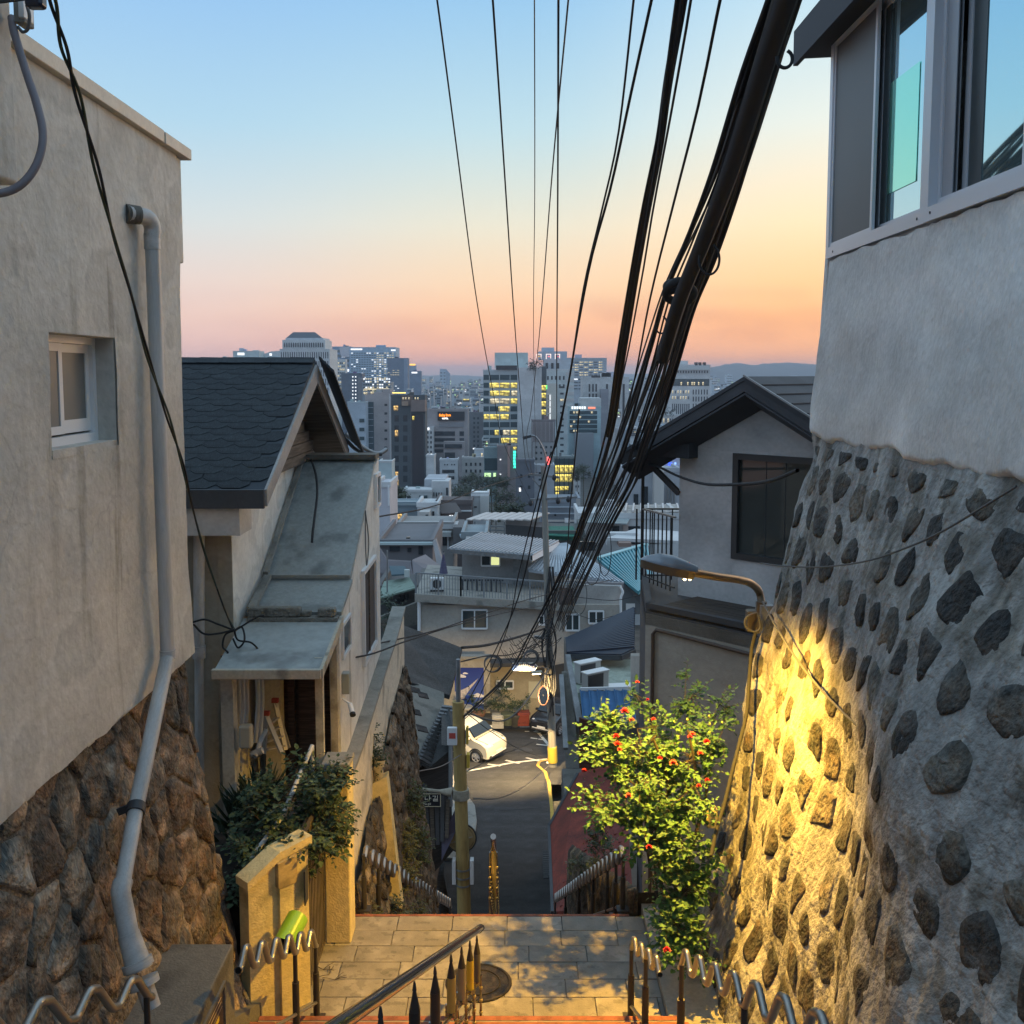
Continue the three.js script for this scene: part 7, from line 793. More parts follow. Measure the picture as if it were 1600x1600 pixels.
{ const o = bld('glass_tower', 'broad glass tower full of lit office floors and roof signs', 546, 618, 543, 1250, [0.2, 0.27, 0.34]); rect(o, 'roof_sign', 548, 566, 544.5, 547, G.white); rect(o, 'roof_sign', 611, 618, 546, 548.5, G.white); grid(o, 548, 616, 550, 620, 17, 20, 0.7, 0.36, (i, j) => { const k = CR(); return i > 8 ? (k < 0.4 ? G.warm : k < 0.62 ? G.white : G.teal) : k < 0.16 ? G.white : G.teal; }); const p = bld('dark_slab', 'dark blank slab tower before the broad glass tower', 605, 637, 560, 1150, [0.085, 0.11, 0.15]); part(p, 'side_face', slab([P(631, 560, 1149), P(637, 560.5, 1149), P(637, 620, 1149), P(631, 620, 1149)], V(0, 0, -1)), wallMat([0.14, 0.17, 0.22])); grid(p, 606, 624, 570, 612, 5, 12, 0.8, 0.25, (i, j) => ((j > 1 && j < 5 && CR() < 0.6) ? G.warm : j > 8 && CR() < 0.4 ? G.white : null)); }
{ const o = bld('sign_tower', 'tower with an orange lit crown behind the dark slab', 639, 650, 571, 1500, [0.2, 0.23, 0.28]); rect(o, 'crown_light', 640, 649, 568.5, 571, glow([1, 0.5, 0.08], 1)); const p = bld('sign_tower', 'dark tower with a small white sign beside the orange crown', 640, 658, 580, 1400, [0.1, 0.13, 0.18]); rect(p, 'lit_sign', 643, 652, 581, 583.5, G.white); grid(p, 641, 657, 586, 615, 5, 6, 0.6, 0.4, () => (CR() < 0.15 ? G.white : null)); const q = bld('slanted_tower', 'slim slanted tower alone on the hazy skyline', 687, 697, 577, 2300, [0.24, 0.29, 0.34]); part(q, 'slanted_wing', slab([P(697, 577, 2300), P(703, 584, 2300), P(703, 602, 2300), P(697, 602, 2300)], V(0, 0, -10)), wallMat([0.16, 0.2, 0.25])); grid(q, 687, 697, 580, 600, 2, 4, 0.6, 0.4, () => G.pane); }
// --- middle distance
{ const o = bld('dark_block', 'dark block with two columns of lit windows before the glass towers', 533, 566, 584, 700, [0.075, 0.09, 0.115]); grid(o, 549, 558, 586, 630, 2, 8, 0.4, 0.36, () => G.white); rect(o, 'side_face', 559, 566, 590, 640, wallMat([0.13, 0.13, 0.14])); const p = bld('rooftop_bar', 'block with glowing rooftop terraces before the broad glass tower', 566, 611, 598, 650, [0.16, 0.18, 0.2]); grid(p, 567, 610, 590, 612, 12, 5, 0.7, 0.45, (i, j) => (CR() < 0.65 ? (CR() < 0.5 ? G.warm : G.white) : G.teal)); rect(p, 'awning_light', 569, 608, 607, 609.5, G.warm); }
{ const o = bld('concrete_block', 'plain concrete block with a blank pale wall', 543, 571, 629, 430, [0.26, 0.3, 0.34]); grid(o, 560, 571, 650, 720, 1, 5, 0.7, 0.4, () => G.teal); const p = bld('brown_block', 'tall brownish block with a column of small dark windows', 570, 612, 614, 440, [0.24, 0.215, 0.21]); rect(p, 'glazed_strip', 571, 585, 628, 720, G.teal); rect(p, 'pale_edge', 608, 611, 615, 720, wallMat([0.36, 0.38, 0.42])); grid(p, 599, 607, 626, 706, 1, 6, 0.55, 0.26, () => G.dark); rect(p, 'roof_block', 598, 610, 608, 614, wallMat([0.24, 0.215, 0.21]), { t: 8 }); rect(p, 'roof_light', 568, 574, 613, 616, G.warm); rect(p, 'roof_light', 579, 584, 612, 615, G.warm); grid(p, 572, 584, 632, 716, 1, 9, 0.9, 0.1, () => wallMat([0.2, 0.22, 0.25]), 'floor_line', { proud: 0.3 }); }
{ const o = bld('black_block', 'black block with a few amber windows and a lit roof bar', 611, 664, 619, 380, [0.045, 0.055, 0.062]); const ld = [[615, 622, 634, 641], [617, 622, 672, 682], [618, 622, 737, 745], [618, 623, 749, 758]]; ld.forEach(([a, b, c, e]) => rect(o, 'lit_window', a, b, c, e, G.amber)); grid(o, 613, 640, 646, 756, 2, 7, 0.5, 0.62, () => G.dark); rect(o, 'roof_light_strip', 613, 634, 613, 614.6, glow([1, 0.78, 0.2], 1)); blk(o, 'roof_terrace', 627, 645, 618, 634, wallMat([0.1, 0.075, 0.065]), 379, 6); for (const x of [630, 634, 639, 649, 653]) rect(o, 'terrace_lamp', x - 1, x + 1, 621, 624, G.warm, { d: 378 }); rect(o, 'terrace_glass', 628, 638, 627, 634, mat([0.3, 0.22, 0.16], { rough: 0.2 }), { d: 378.5 }); blk(o, 'roof_pavilion', 642, 664, 625, 643, wallMat([0.13, 0.1, 0.09]), 378.5, 8); rect(o, 'slatted_bay', 644, 663, 647, 757, mat([0.018, 0.016, 0.02], { rough: 0.6 }), { t: 0.6, proud: 0.4 }); for (let k = 0; k < 10; k++) rect(o, 'slat', 645 + k * 1.85, 645.6 + k * 1.85, 648, 756, wallMat([0.07, 0.05, 0.06]), { proud: 0.6 }); rect(o, 'lit_window', 644.5, 647.5, 650, 656, G.yellow, { proud: 0.7 }); rect(o, 'pale_edge', 641.5, 643, 630, 757, wallMat([0.16, 0.14, 0.15]), { proud: 0.5 }); }
{ const o = bld('hotel', 'grey hotel block with an orange lit sign on its roof', 668, 731, 640, 430, [0.22, 0.2, 0.2]); rect(o, 'sign_board', 684, 726, 643, 657, G.dark, { proud: 0.6 });
  const c = document.createElement('canvas'); c.width = 256; c.height = 128; const q = c.getContext('2d'); q.fillStyle = '#050505'; q.fillRect(0, 0, 256, 128); q.fillStyle = '#ff8a14'; q.font = 'bold 62px sans-serif'; q.fillText('Baby', 12, 64, 120); q.fillText('Inn', 140, 64, 100); q.fillStyle = '#fff'; q.font = 'bold 40px sans-serif'; q.fillText('HOTEL', 70, 116, 120); const t = new THREE.CanvasTexture(c); t.colorSpace = THREE.SRGBColorSpace; const m = mat([0.02, 0.02, 0.02], {}); m.emissive = lin(1, 1, 1); m.emissiveMap = t; m.emissiveIntensity = 1.6; const a = P(685, 645, 429), b = P(706, 656, 429); part(o, 'lit_sign', new THREE.PlaneGeometry(b.x - a.x, a.y - b.y).translate((a.x + b.x) / 2, (a.y + b.y) / 2, -428.5), m);
  rect(o, 'roof_band', 686, 725, 660, 667, wallMat([0.16, 0.16, 0.17]), { proud: 0.4 }); for (const [y0, y1] of [[674, 681], [684.5, 690], [694, 698.5], [702, 707]]) { rect(o, 'window_band', 679, 711, y0, y1, G.dark); rect(o, 'window', 718, 725, y0, y1, G.dark); } blk(o, 'front_wing', 693, 726, 690, 745, wallMat([0.2, 0.18, 0.18]), 424, 5); rect(o, 'wing_window_band', 695, 722, 694, 700, G.dark, { d: 423.5 }); rect(o, 'wing_window', 695, 711, 707, 716, G.dark, { d: 423.5 }); const p = bld('white_slim_block', 'slim white block with small square windows beside the black block', 665, 677, 668, 425, [0.42, 0.43, 0.45]); grid(p, 666, 676, 672, 710, 2, 5, 0.45, 0.5, () => G.dark); rect(p, 'white_screen', 666, 671, 668, 672, G.white); rect(p, 'spot_lamp', 673, 675, 709, 711, G.white); }
{ const o = bld('lit_office', 'office block with yellow lit floors and a blank blue side wall', 755, 809, 579, 460, [0.27, 0.3, 0.31]); const C = wallMat([0.33, 0.4, 0.47]); blk(o, 'side_wall', 808.5, 846, 574, 760, wallMat([0.36, 0.44, 0.54]), 458, 20); blk(o, 'roof_block', 773, 825, 551, 575, wallMat([0.3, 0.36, 0.44]), 470, 20); rect(o, 'roof_screen', 775, 808, 571, 578, G.dark, { proud: 0.8 }); rect(o, 'pale_strip', 842, 845, 577, 660, wallMat([0.5, 0.55, 0.6]), { d: 457.8 });
  const fl = 12.3, y0 = 583; const L = { 1: [[765, 796, 1], [798, 808, 1]], 2: [[766, 796, 1], [799, 808, 2]], 3: [[766, 796, 2], [798, 808, 1]], 4: [[779, 796, 1], [798, 808, 0]], 5: [[756, 764, 1], [765, 780, 1], [782, 795, 1]], 6: [], 7: [[773, 779, 1], [786, 796, 2], [798, 808, 1]], 8: [[783, 796, 1], [798, 808, 1]], 9: [], 10: [], 11: [], 12: [] };
  for (let k = 0; k < 13; k++) { const y = y0 + k * fl; rect(o, 'window_band', 755.5, 808, y + 2.6, y + 10.6, G.teal); (L[k] ?? []).forEach(([a, b, c]) => c && rect(o, 'lit_window', a, b, y + 2.8, y + 10.4, c === 1 ? G.yellow : G.warm, { proud: 0.25 })); for (const x of [764.6, 780.5, 797]) rect(o, 'mullion', x - 0.5, x + 0.5, y + 2.4, y + 10.8, C, { proud: 0.4 }); }
  for (const y of [602, 614, 627, 640]) rect(o, 'side_lit_window', 845, 853, y, y + 8, G.yellow, { d: 470 }); const p = bld('narrow_dark_block', 'narrow dark block squeezed beside the lit office', 844, 854, 574, 472, [0.06, 0.07, 0.08]); p.userData.label = 'narrow dark block squeezed beside the blue side wall of the lit office'; rect(p, 'green_lamp', 852, 855, 602, 608, glow([0.1, 1, 0.2], 0.8)); }
{ // roof garden tree on the lit office
  const c = P(836, 569, 459), o = thing('rooftop_tree', 'small dark tree on the roof of the lit office', 'tree', c.clone().add(V(0, -2, 0))); bush(o, 'crown', [[c, 4, 1.5, 3]], 60, 0.7, [leafMat([0.02, 0.03, 0.022], 0)], 311); part(o, 'trunk', cyl(c.clone().add(V(0, -2.5, 0)), c, 0.4, 0.2, 6), M.bark); }
{ const o = bld('banner_tower', 'grey tower with three square logo panels on its crown', 838, 897, 578, 600, [0.33, 0.36, 0.4]); blk(o, 'crown', 842, 886, 549, 562, wallMat([0.24, 0.28, 0.33]), 604, 18); blk(o, 'crown_top', 847, 866, 543, 550, wallMat([0.26, 0.3, 0.36]), 606, 14); blk(o, 'upper_storey', 850, 892, 562, 579, wallMat([0.3, 0.33, 0.37]), 601, 20); grid(o, 850, 876, 566, 577, 3, 1, 0.45, 0.8, () => G.dark, 'window', { d: 600.5 }); const fr = glow([1, 0.82, 0.75], 0.7); for (const [x, m] of [[838, G.amber], [853, glow([1, 0.25, 0.3], 0.6)], [867, glow([0.8, 0.15, 0.2], 0.6)]]) { rect(o, 'logo_edge', x, x + 8, 553, 554, fr, { d: 599 }); rect(o, 'logo_edge', x, x + 1, 553, 561, fr, { d: 599 }); rect(o, 'logo_slash', x + 3, x + 6, 556, 558, m, { d: 599 }); rect(o, 'logo_edge', x + 7, x + 8, 553, 560, fr, { d: 599 }); } grid(o, 853, 884, 584, 610, 5, 2, 0.42, 0.45, () => G.dark); grid(o, 872, 884, 600, 720, 1, 12, 0.45, 0.3, () => (CR() < 0.15 ? G.warm : G.dark)); rect(o, 'beige_front', 853, 870, 599, 655, wallMat([0.36, 0.34, 0.3]), { t: 6, proud: 5 }); grid(o, 855, 861, 616, 656, 2, 4, 0.4, 0.85, (i) => (i ? G.white : G.dark), 'window', { d: 594 }); grid(o, 884, 897, 579, 640, 1, 6, 1, 0.45, () => wallMat([0.4, 0.34, 0.33]), 'banded_floor'); }
{ const o = bld('wide_office', 'wide grey office with rows of lit floors beyond the cables', 880, 948, 560, 820, [0.24, 0.27, 0.3]); grid(o, 882, 942, 564, 588, 8, 6, 0.8, 0.35, () => (CR() < 0.5 ? G.warm : G.pane)); grid(o, 896, 940, 590, 610, 6, 4, 0.8, 0.35, () => (CR() < 0.2 ? G.white : G.pane)); const p = bld('slit_window_block', 'pale grey block with tall slit windows behind the cables', 911, 983, 590, 620, [0.37, 0.4, 0.44]); for (const x of [921, 926.5, 931.5, 948, 960, 966, 974]) rect(p, 'slit_window', x - 1.2, x + 1.2, 600, x < 940 ? 612 : 700, G.dark); for (const x of [921, 926.5, 931.5]) rect(p, 'slit_window', x - 1.2, x + 1.2, 615, 630, G.dark); rect(p, 'roof_vents', 924, 938, 587, 590, G.dark); blk(p, 'side_wing', 939, 950, 608, 720, wallMat([0.17, 0.17, 0.19]), 610, 8); }
{ const o = bld('teal_glass_block', 'teal glass block with small white sign letters on top', 889, 939, 636, 480, [0.24, 0.33, 0.37]); blk(o, 'upper_block', 907, 939, 622, 637, wallMat([0.34, 0.42, 0.46]), 481, 15); for (let k = 0; k < 6; k++) rect(o, 'sign_letter', 893 + k * 3.9, 895.6 + k * 3.9, 635, 639, G.white, { proud: 0.5 }); rect(o, 'red_sign', 919, 930, 636, 638.5, glow([1, 0.25, 0.15], 0.8), { proud: 0.5 }); for (let k = 0; k < 5; k++) { rect(o, 'window_band', 890, 933, 642 + k * 7.2, 647.6 + k * 7.2, G.teal); for (let i = 0; i < 9; i++) if (CR() < 0.22) rect(o, 'lit_window', 891 + i * 4.6, 894 + i * 4.6, 643 + k * 7.2, 646 + k * 7.2, G.warm, { proud: 0.25 }); } rect(o, 'lower_front', 897, 926, 676, 745, wallMat([0.2, 0.21, 0.23]), { t: 6, proud: 4 }); const p = bld('slat_block', 'brownish block clad in vertical slats before the logo tower', 831, 867, 657, 440, [0.13, 0.11, 0.11]); for (let k = 0; k < 16; k++) rect(p, 'slat', 832 + k * 2.15, 832.9 + k * 2.15, 659, 690, wallMat(k % 3 ? [0.24, 0.2, 0.2] : [0.32, 0.28, 0.27]), { proud: 0.5 }); rect(p, 'pale_base', 832, 866, 691, 740, wallMat([0.22, 0.21, 0.21]), { proud: 0.3 }); grid(p, 834, 865, 694, 730, 4, 4, 0.4, 0.4, () => G.dark, 'window', { proud: 0.5 }); }
{ const o = bld('white_office', 'white office with slim windows beyond the dark gable roof', 1046, 1110, 571, 560, [0.46, 0.5, 0.54]); rect(o, 'roof_crown', 1056, 1108, 571, 578, wallMat([0.34, 0.38, 0.42]), { proud: 0.6 }); grid(o, 1057, 1107, 579, 583, 12, 1, 0.35, 0.9, () => G.dark, 'window', { proud: 0.8 }); rect(o, 'glass_band', 1047, 1108, 592, 603, G.teal); for (let k = 0; k < 14; k++) if (CR() < 0.5) rect(o, 'lit_window', 1060 + k * 3.4, 1062 + k * 3.4, 597, 602, G.warm, { proud: 0.3 }); grid(o, 1049, 1078, 608, 626, 7, 2, 0.34, 0.5, () => (CR() < 0.6 ? G.warm : G.pane)); grid(o, 1081, 1107, 607, 640, 6, 3, 0.34, 0.7, () => G.dark); grid(o, 1049, 1078, 630, 648, 9, 1, 0.4, 0.9, () => G.pane); for (const x of [1088, 1094, 1101]) rect(o, 'roof_tank', x - 2, x + 2, 566, 571, G.dark, { t: 3 }); const p = bld('white_office', 'low white wing before the white office with rows of slim windows', 1022, 1072, 650, 520, [0.42, 0.46, 0.5]); grid(p, 1025, 1070, 652, 672, 13, 2, 0.4, 0.6, () => (CR() < 0.1 ? G.warm : G.dark)); const c = P(1040, 648, 519), t = thing('rooftop_tree', 'small dark tree on the roof of the low white wing', 'tree', c); bush(t, 'crown', [[c.clone().add(V(0, 1.5, 0)), 4.5, 2, 3]], 60, 0.7, [leafMat([0.02, 0.035, 0.022], 0)], 312); part(t, 'trunk', cyl(c, c.clone().add(V(0, 1.5, 0)), 0.4, 0.3, 6), M.bark); }
{ const o = bld('glass_cafe', 'small glass building glowing yellow inside behind the tall pole', 866, 897, 715, 330, [0.1, 0.12, 0.12], { deep: 10 }); rect(o, 'dark_storey', 867, 896, 717, 725, G.teal); for (const [y0, y1] of [[727, 738], [741, 752], [760, 768]]) for (let k = 0; k < 4; k++) if (!(y0 === 760 && k === 3)) rect(o, 'lit_window', 867.5 + k * 7.2, 873.8 + k * 7.2, y0, y1 - (y0 === 760 ? CR() * 3 : 0), G.yellow, { proud: 0.25 }); rect(o, 'lit_door', 868, 873, 769, 776, G.yellow, { proud: 0.25 }); for (let k = 0; k < 5; k++) rect(o, 'column', 866.4 + k * 7.3, 867.2 + k * 7.3, 716, 778, G.dark, { proud: 0.5 }); const p = bld('grey_slim_block', 'slim grey block with small windows beside the glass building', 897, 907, 740, 325, [0.3, 0.3, 0.3]); grid(p, 898, 906, 744, 776, 2, 3, 0.4, 0.3, () => G.dark); }
{ const o = bld('slate_block', 'dark slate block beside the tall pole above the trees', 806, 835, 720, 300, [0.075, 0.08, 0.095]); rect(o, 'lit_slot', 811, 814, 762, 768, G.white); grid(o, 808, 833, 735, 770, 2, 2, 0.3, 0.3, () => G.dark); const p = bld('grey_block', 'plain grey block between the slate block and the glass building', 835, 866, 728, 305, [0.25, 0.26, 0.28]); grid(p, 837, 850, 734, 775, 1, 4, 0.3, 0.3, () => G.dark); const q = bld('brown_tower', 'brown block with a vertical cyan lit sign', 777, 806, 698, 345, [0.14, 0.115, 0.115]); rect(q, 'sign_column', 793, 797, 697, 745, wallMat([0.26, 0.16, 0.14]), { proud: 1 }); for (let k = 0; k < 6; k++) rect(q, 'cyan_sign_letter', 802, 806, 704 + k * 4.6, 708 + k * 4.6, glow([0.05, 0.85, 0.6], 0.9), { proud: 1.2 }); rect(q, 'yellow_lamp', 802, 807, 698, 702, G.yellow, { proud: 1.2 }); rect(q, 'lamp', 781, 783, 717, 719, G.white); rect(q, 'lamp', 781, 783, 740, 742, G.white); const r = bld('teal_front_block', 'low teal block with two green lit windows above the trees', 756, 778, 700, 350, [0.14, 0.19, 0.2]); for (const [a, b] of [[757, 767], [771, 775]]) rect(r, 'lit_window', a, b, 739, 745, G.green); rect(r, 'glass_front', 757, 777, 716, 735, G.teal); }
{ const mk = (n, l, x0, x1, y, d, c, f) => { const o = bld(n, l, x0, x1, y, d, c); f?.(o); return o; };
  mk('banded_house', 'pale block with two dark window bands above the trees', 687, 715, 719, 360, [0.3, 0.31, 0.32], (o) => { for (const y of [734, 744]) rect(o, 'window_band', 691, 710, y, y + 5, G.dark); for (const x of [694, 698, 705, 709]) rect(o, 'vent', x, x + 2, 725, 727, G.dark); });
  mk('grey_apartment', 'grey apartment block with small paired windows above the trees', 722, 756, 716, 365, [0.25, 0.245, 0.24], (o) => grid(o, 725, 754, 720, 752, 4, 3, 0.4, 0.45, () => G.dark)); mk('pale_stair_block', 'pale stair block rising behind the grey apartment block', 741, 757, 703, 380, [0.32, 0.34, 0.36], (o) => rect(o, 'lit_strip', 752, 754, 708, 716, G.warm));
  mk('dark_gap_block', 'dark block in the gap beside the lit office', 731, 756, 645, 480, [0.12, 0.125, 0.135], (o) => { grid(o, 738, 750, 650, 700, 2, 7, 0.5, 0.5, () => G.pane); rect(o, 'lamp', 739, 742, 700, 702, G.white); }); mk('pale_box_block', 'pale box shaped block at the foot of the black block', 592, 612, 722, 300, [0.3, 0.35, 0.42], (o) => rect(o, 'parapet', 591, 613, 720, 723, wallMat([0.38, 0.42, 0.48]), { t: 3 })); mk('small_white_block', 'small white block at the foot of the hotel', 666, 678, 713, 330, [0.4, 0.43, 0.46], (o) => rect(o, 'cap', 666, 678, 737, 742, wallMat([0.5, 0.5, 0.46]))); mk('pale_corner_house', 'pale lilac house corner beside the annex', 586, 609, 759, 120, [0.34, 0.33, 0.35], (o) => { rect(o, 'white_corner', 606, 609, 758, 790, M.frame); rect(o, 'lit_window', 587, 592, 783, 787, glow([1, 0.6, 0.55], 0.5)); }); }
// --- low houses on the slope
{ const o = bld('grey_stepped_house', 'grey stepped house with a tall stair wing and wide windows', 630, 674, 768, 230, [0.3, 0.31, 0.31]); rect(o, 'window', 636, 642, 775, 785, G.dark); rect(o, 'window', 655, 668, 774, 786, G.teal); rect(o, 'lit_window', 656, 663, 781, 785, G.warm, { proud: 0.25 }); blk(o, 'stair_wing', 663, 696, 749, 800, wallMat([0.27, 0.28, 0.3]), 236, 12); blk(o, 'side_wing', 674, 702, 752, 800, wallMat([0.42, 0.4, 0.38]), 233, 8); grid(o, 676, 692, 769, 776, 4, 1, 0.4, 0.9, () => G.dark, 'window', { d: 232.6 }); rect(o, 'wing_window', 697, 700, 762, 774, G.dark, { d: 232.6 }); grid(o, 679, 700, 779, 785, 6, 1, 0.7, 0.8, () => wallMat([0.5, 0.49, 0.47]), 'balcony_post', { d: 232.4 }); rect(o, 'roof_slab', 630, 674, 765, 768, wallMat([0.36, 0.38, 0.38]), { t: 6 }); }
{ const o = bld('white_stair_tower', 'small white stair tower with a dark slot window', 737, 763, 774, 150, [0.46, 0.45, 0.46], { deep: 4 }); rect(o, 'slot', 759, 761, 778, 784, G.dark); rect(o, 'vent', 741, 745, 791, 793, G.dark); rect(o, 'parapet', 736, 764, 772, 775, M.frame, { t: 4.4 }); part(o, 'side_face', slab([P(750, 775, 149.6), P(763.6, 775, 149.6), P(763.6, 806, 149.6), P(750, 806, 149.6)], V(0, 0, -0.1)), mat([0.55, 0.53, 0.5], {})); }
{ const o = bld('teal_house', 'dark teal house with amber lit windows beside the annex', 590, 652, 789, 150, [0.11, 0.14, 0.16]); rect(o, 'lit_window', 620, 628, 803, 811, G.amber); rect(o, 'lit_window', 636, 644, 809, 811, G.warm); rect(o, 'lit_slot', 607, 610, 818, 827, G.green); rect(o, 'window', 606, 614, 803, 810, G.dark); rect(o, 'roof_edge', 588, 654, 786, 789, wallMat([0.2, 0.23, 0.24]), { t: 3 }); const p = bld('beige_house', 'beige house with an arched window and chamfered top', 652, 684, 790, 140, [0.42, 0.39, 0.36]); part(p, 'window', cyl(P(677, 806, 139.6), P(677, 799, 139.6), 0.16, 0.16, 10), G.dark); blk(p, 'front_porch', 655, 671, 800, 818, wallMat([0.34, 0.32, 0.3]), 137, 3); rect(p, 'porch_window', 658, 661, 807, 810, G.dark, { d: 136.8 }); rect(p, 'porch_window', 665, 669, 804, 812, G.dark, { d: 136.8 }); const q = bld('brown_house', 'dark brown house behind the white slatted canopy', 682, 737, 786, 145, [0.075, 0.06, 0.058]); rect(q, 'pale_eave', 697, 737, 797, 799, M.frame, { t: 0.8 }); rect(q, 'lit_slot', 702, 705, 805, 807, G.white); rect(q, 'lit_slot', 706, 708, 805, 807, G.white); part(q, 'roof', slab([P(684, 787, 144), P(712, 785, 144), P(722, 800, 143), P(690, 802, 143)], V(0, -0.1, 0)), wallMat([0.1, 0.085, 0.08])); }
{ const o = bld('awning_house', 'grey house with a pale awning and round edged roof', 622, 708, 822, 110, [0.17, 0.165, 0.16]); rect(o, 'roof_edge', 627, 715, 819, 826, mat([0.4, 0.4, 0.4], { rough: 0.5 }), { t: 2.5 }); rect(o, 'blue_panel', 629, 653, 827, 842, wallMat([0.3, 0.34, 0.42])); rect(o, 'white_panel', 620, 628, 826, 842, wallMat([0.4, 0.44, 0.48])); rect(o, 'awning', 663, 706, 829, 836, mat([0.34, 0.35, 0.34], {}), { proud: 1.2, t: 1.4 }); rect(o, 'dark_window', 676, 698, 838, 852, G.dark); rect(o, 'window', 664, 673, 838, 846, G.pane); rect(o, 'post', 699, 701, 836, 858, M.frame); blk(o, 'side_wing', 708, 722, 824, 860, wallMat([0.1, 0.095, 0.095]), 108, 6); const p = bld('blue_roof_shed', 'shed with a flat pale blue roof behind the white ribbed roof', 722, 760, 838, 100, [0.16, 0.18, 0.19]); part(p, 'roof', slab([P(720, 838, 100), P(754, 830, 112), P(740, 832, 112), P(718, 834, 108)], V(0, -0.2, 0)), wallMat([0.26, 0.31, 0.34])); rect(p, 'rust_edge', 724, 756, 846, 849, mat([0.2, 0.13, 0.09], {})); }
{ const o = bld('green_flat_house', 'dark grey house with a mint green flat roof and sloping parapet', 590, 676, 851, 85, [0.1, 0.095, 0.1], { deep: 12 }); part(o, 'mint_roof', slab([P(588, 847, 85), P(678, 849, 85), P(672, 840, 97), P(600, 840, 97)], V(0, 0.1, 0)), mat([0.28, 0.45, 0.38], { map: T.grime, size: 3 })); rect(o, 'roof_edge', 588, 680, 846, 850, wallMat([0.3, 0.42, 0.37]), { t: 0.4, proud: 0.5 }); for (const [a, b, c, e] of [[609, 625, 853, 861], [637, 643, 856, 862], [654, 661, 853, 866]]) rect(o, 'window', a, b, c, e, G.dark); part(o, 'sloping_parapet', slab([P(676, 847, 84), P(681, 844, 84), P(693, 882, 80), P(684, 890, 80)], V(0, 0, -1)), wallMat([0.16, 0.15, 0.15])); part(o, 'side_roof', slab([P(592, 856, 82), P(608, 880, 78), P(606, 895, 76), P(590, 895, 76)], V(0, 0, -0.5)), wallMat([0.07, 0.06, 0.065])); part(o, 'terrace_wall', slab([P(605, 876, 76), P(642, 878, 76), P(645, 900, 74), P(605, 900, 74)], V(0, 0, -0.5)), wallMat([0.085, 0.075, 0.08])); part(o, 'mansard', slab([P(644, 876, 76), P(664, 868, 79), P(690, 888, 76), P(688, 905, 74), P(646, 905, 74)], V(0, 0, -0.5)), wallMat([0.13, 0.115, 0.12])); rect(o, 'roof_tank', 635, 641, 839, 846, G.dark, { d: 86 }); }
{ const o = bld('green_awning_house', 'house with a faded green awning beside the cream house', 590, 652, 925, 66, [0.055, 0.055, 0.055], { deep: 6 }); part(o, 'awning', slab([P(590, 935, 63), P(650, 918, 63), P(640, 902, 67), P(600, 908, 67)], V(0, -0.1, 0)), mat([0.24, 0.33, 0.29], { map: T.grime, size: 2 })); part(o, 'blue_awning', slab([P(608, 884, 68), P(632, 884, 68), P(640, 896, 66), P(612, 898, 66)], V(0, -0.1, 0)), mat([0.07, 0.11, 0.13], {})); rect(o, 'pale_board', 632, 640, 890, 901, mat([0.5, 0.52, 0.5], {}), { d: 65 }); for (const [x, y] of [[628, 935], [636, 932], [622, 940]]) rect(o, 'window', x - 3, x + 3, y - 5, y + 4, G.dark); part(o, 'mast', cyl(P(605, 930, 64), P(605, 860, 64), 0.05, 0.05, 6), M.galv); part(o, 'wall_slab', slab([P(592, 965, 62), P(655, 940, 62), P(655, 975, 62), P(600, 990, 62)], V(0, 0, -0.5)), M.darkconc); const t = P(608, 955, 60), s = thing('garden_shrub', 'dark shrub behind the white parapet below the green awning', 'shrub', t); bush(s, 'foliage', [[t, 0.9, 1.2, 0.6], [t.clone().add(V(-0.5, -0.8, 0)), 0.8, 0.8, 0.5]], 60, 0.16, [leafMat([0.03, 0.05, 0.02], 0.2)], 321); }  // the small board is a plain pale panel
{ // slatted canopy frame
  const o = thing('slatted_canopy', 'white slatted canopy over a steel roof frame behind the ribbed roof', 'canopy', P(770, 830, 118)); const sl = mat([0.55, 0.49, 0.46], { rough: 0.6 }); for (let k = 0; k < 8; k++) { const x = 728 + k * 13; part(o, 'slat', slab([P(x, 811, 116), P(x + 9, 812, 116), P(x + 40, 801, 124), P(x + 32, 800, 124)], V(0, -0.12, 0)), sl); } for (const y of [820, 826, 832]) part(o, 'frame_rail', bar(P(712, y, 115), P(790, y + 3, 115), 0.16, 0.16), M.galv); for (const x of [716, 742, 766, 788]) part(o, 'frame_post', bar(P(x, 815, 115), P(x, 845, 115), 0.14, 0.14), M.galv); part(o, 'dark_bay', slab([P(790, 820, 117), P(868, 825, 117), P(868, 850, 117), P(790, 850, 117)], V(0, 0, -4)), wallMat([0.05, 0.045, 0.045])); }
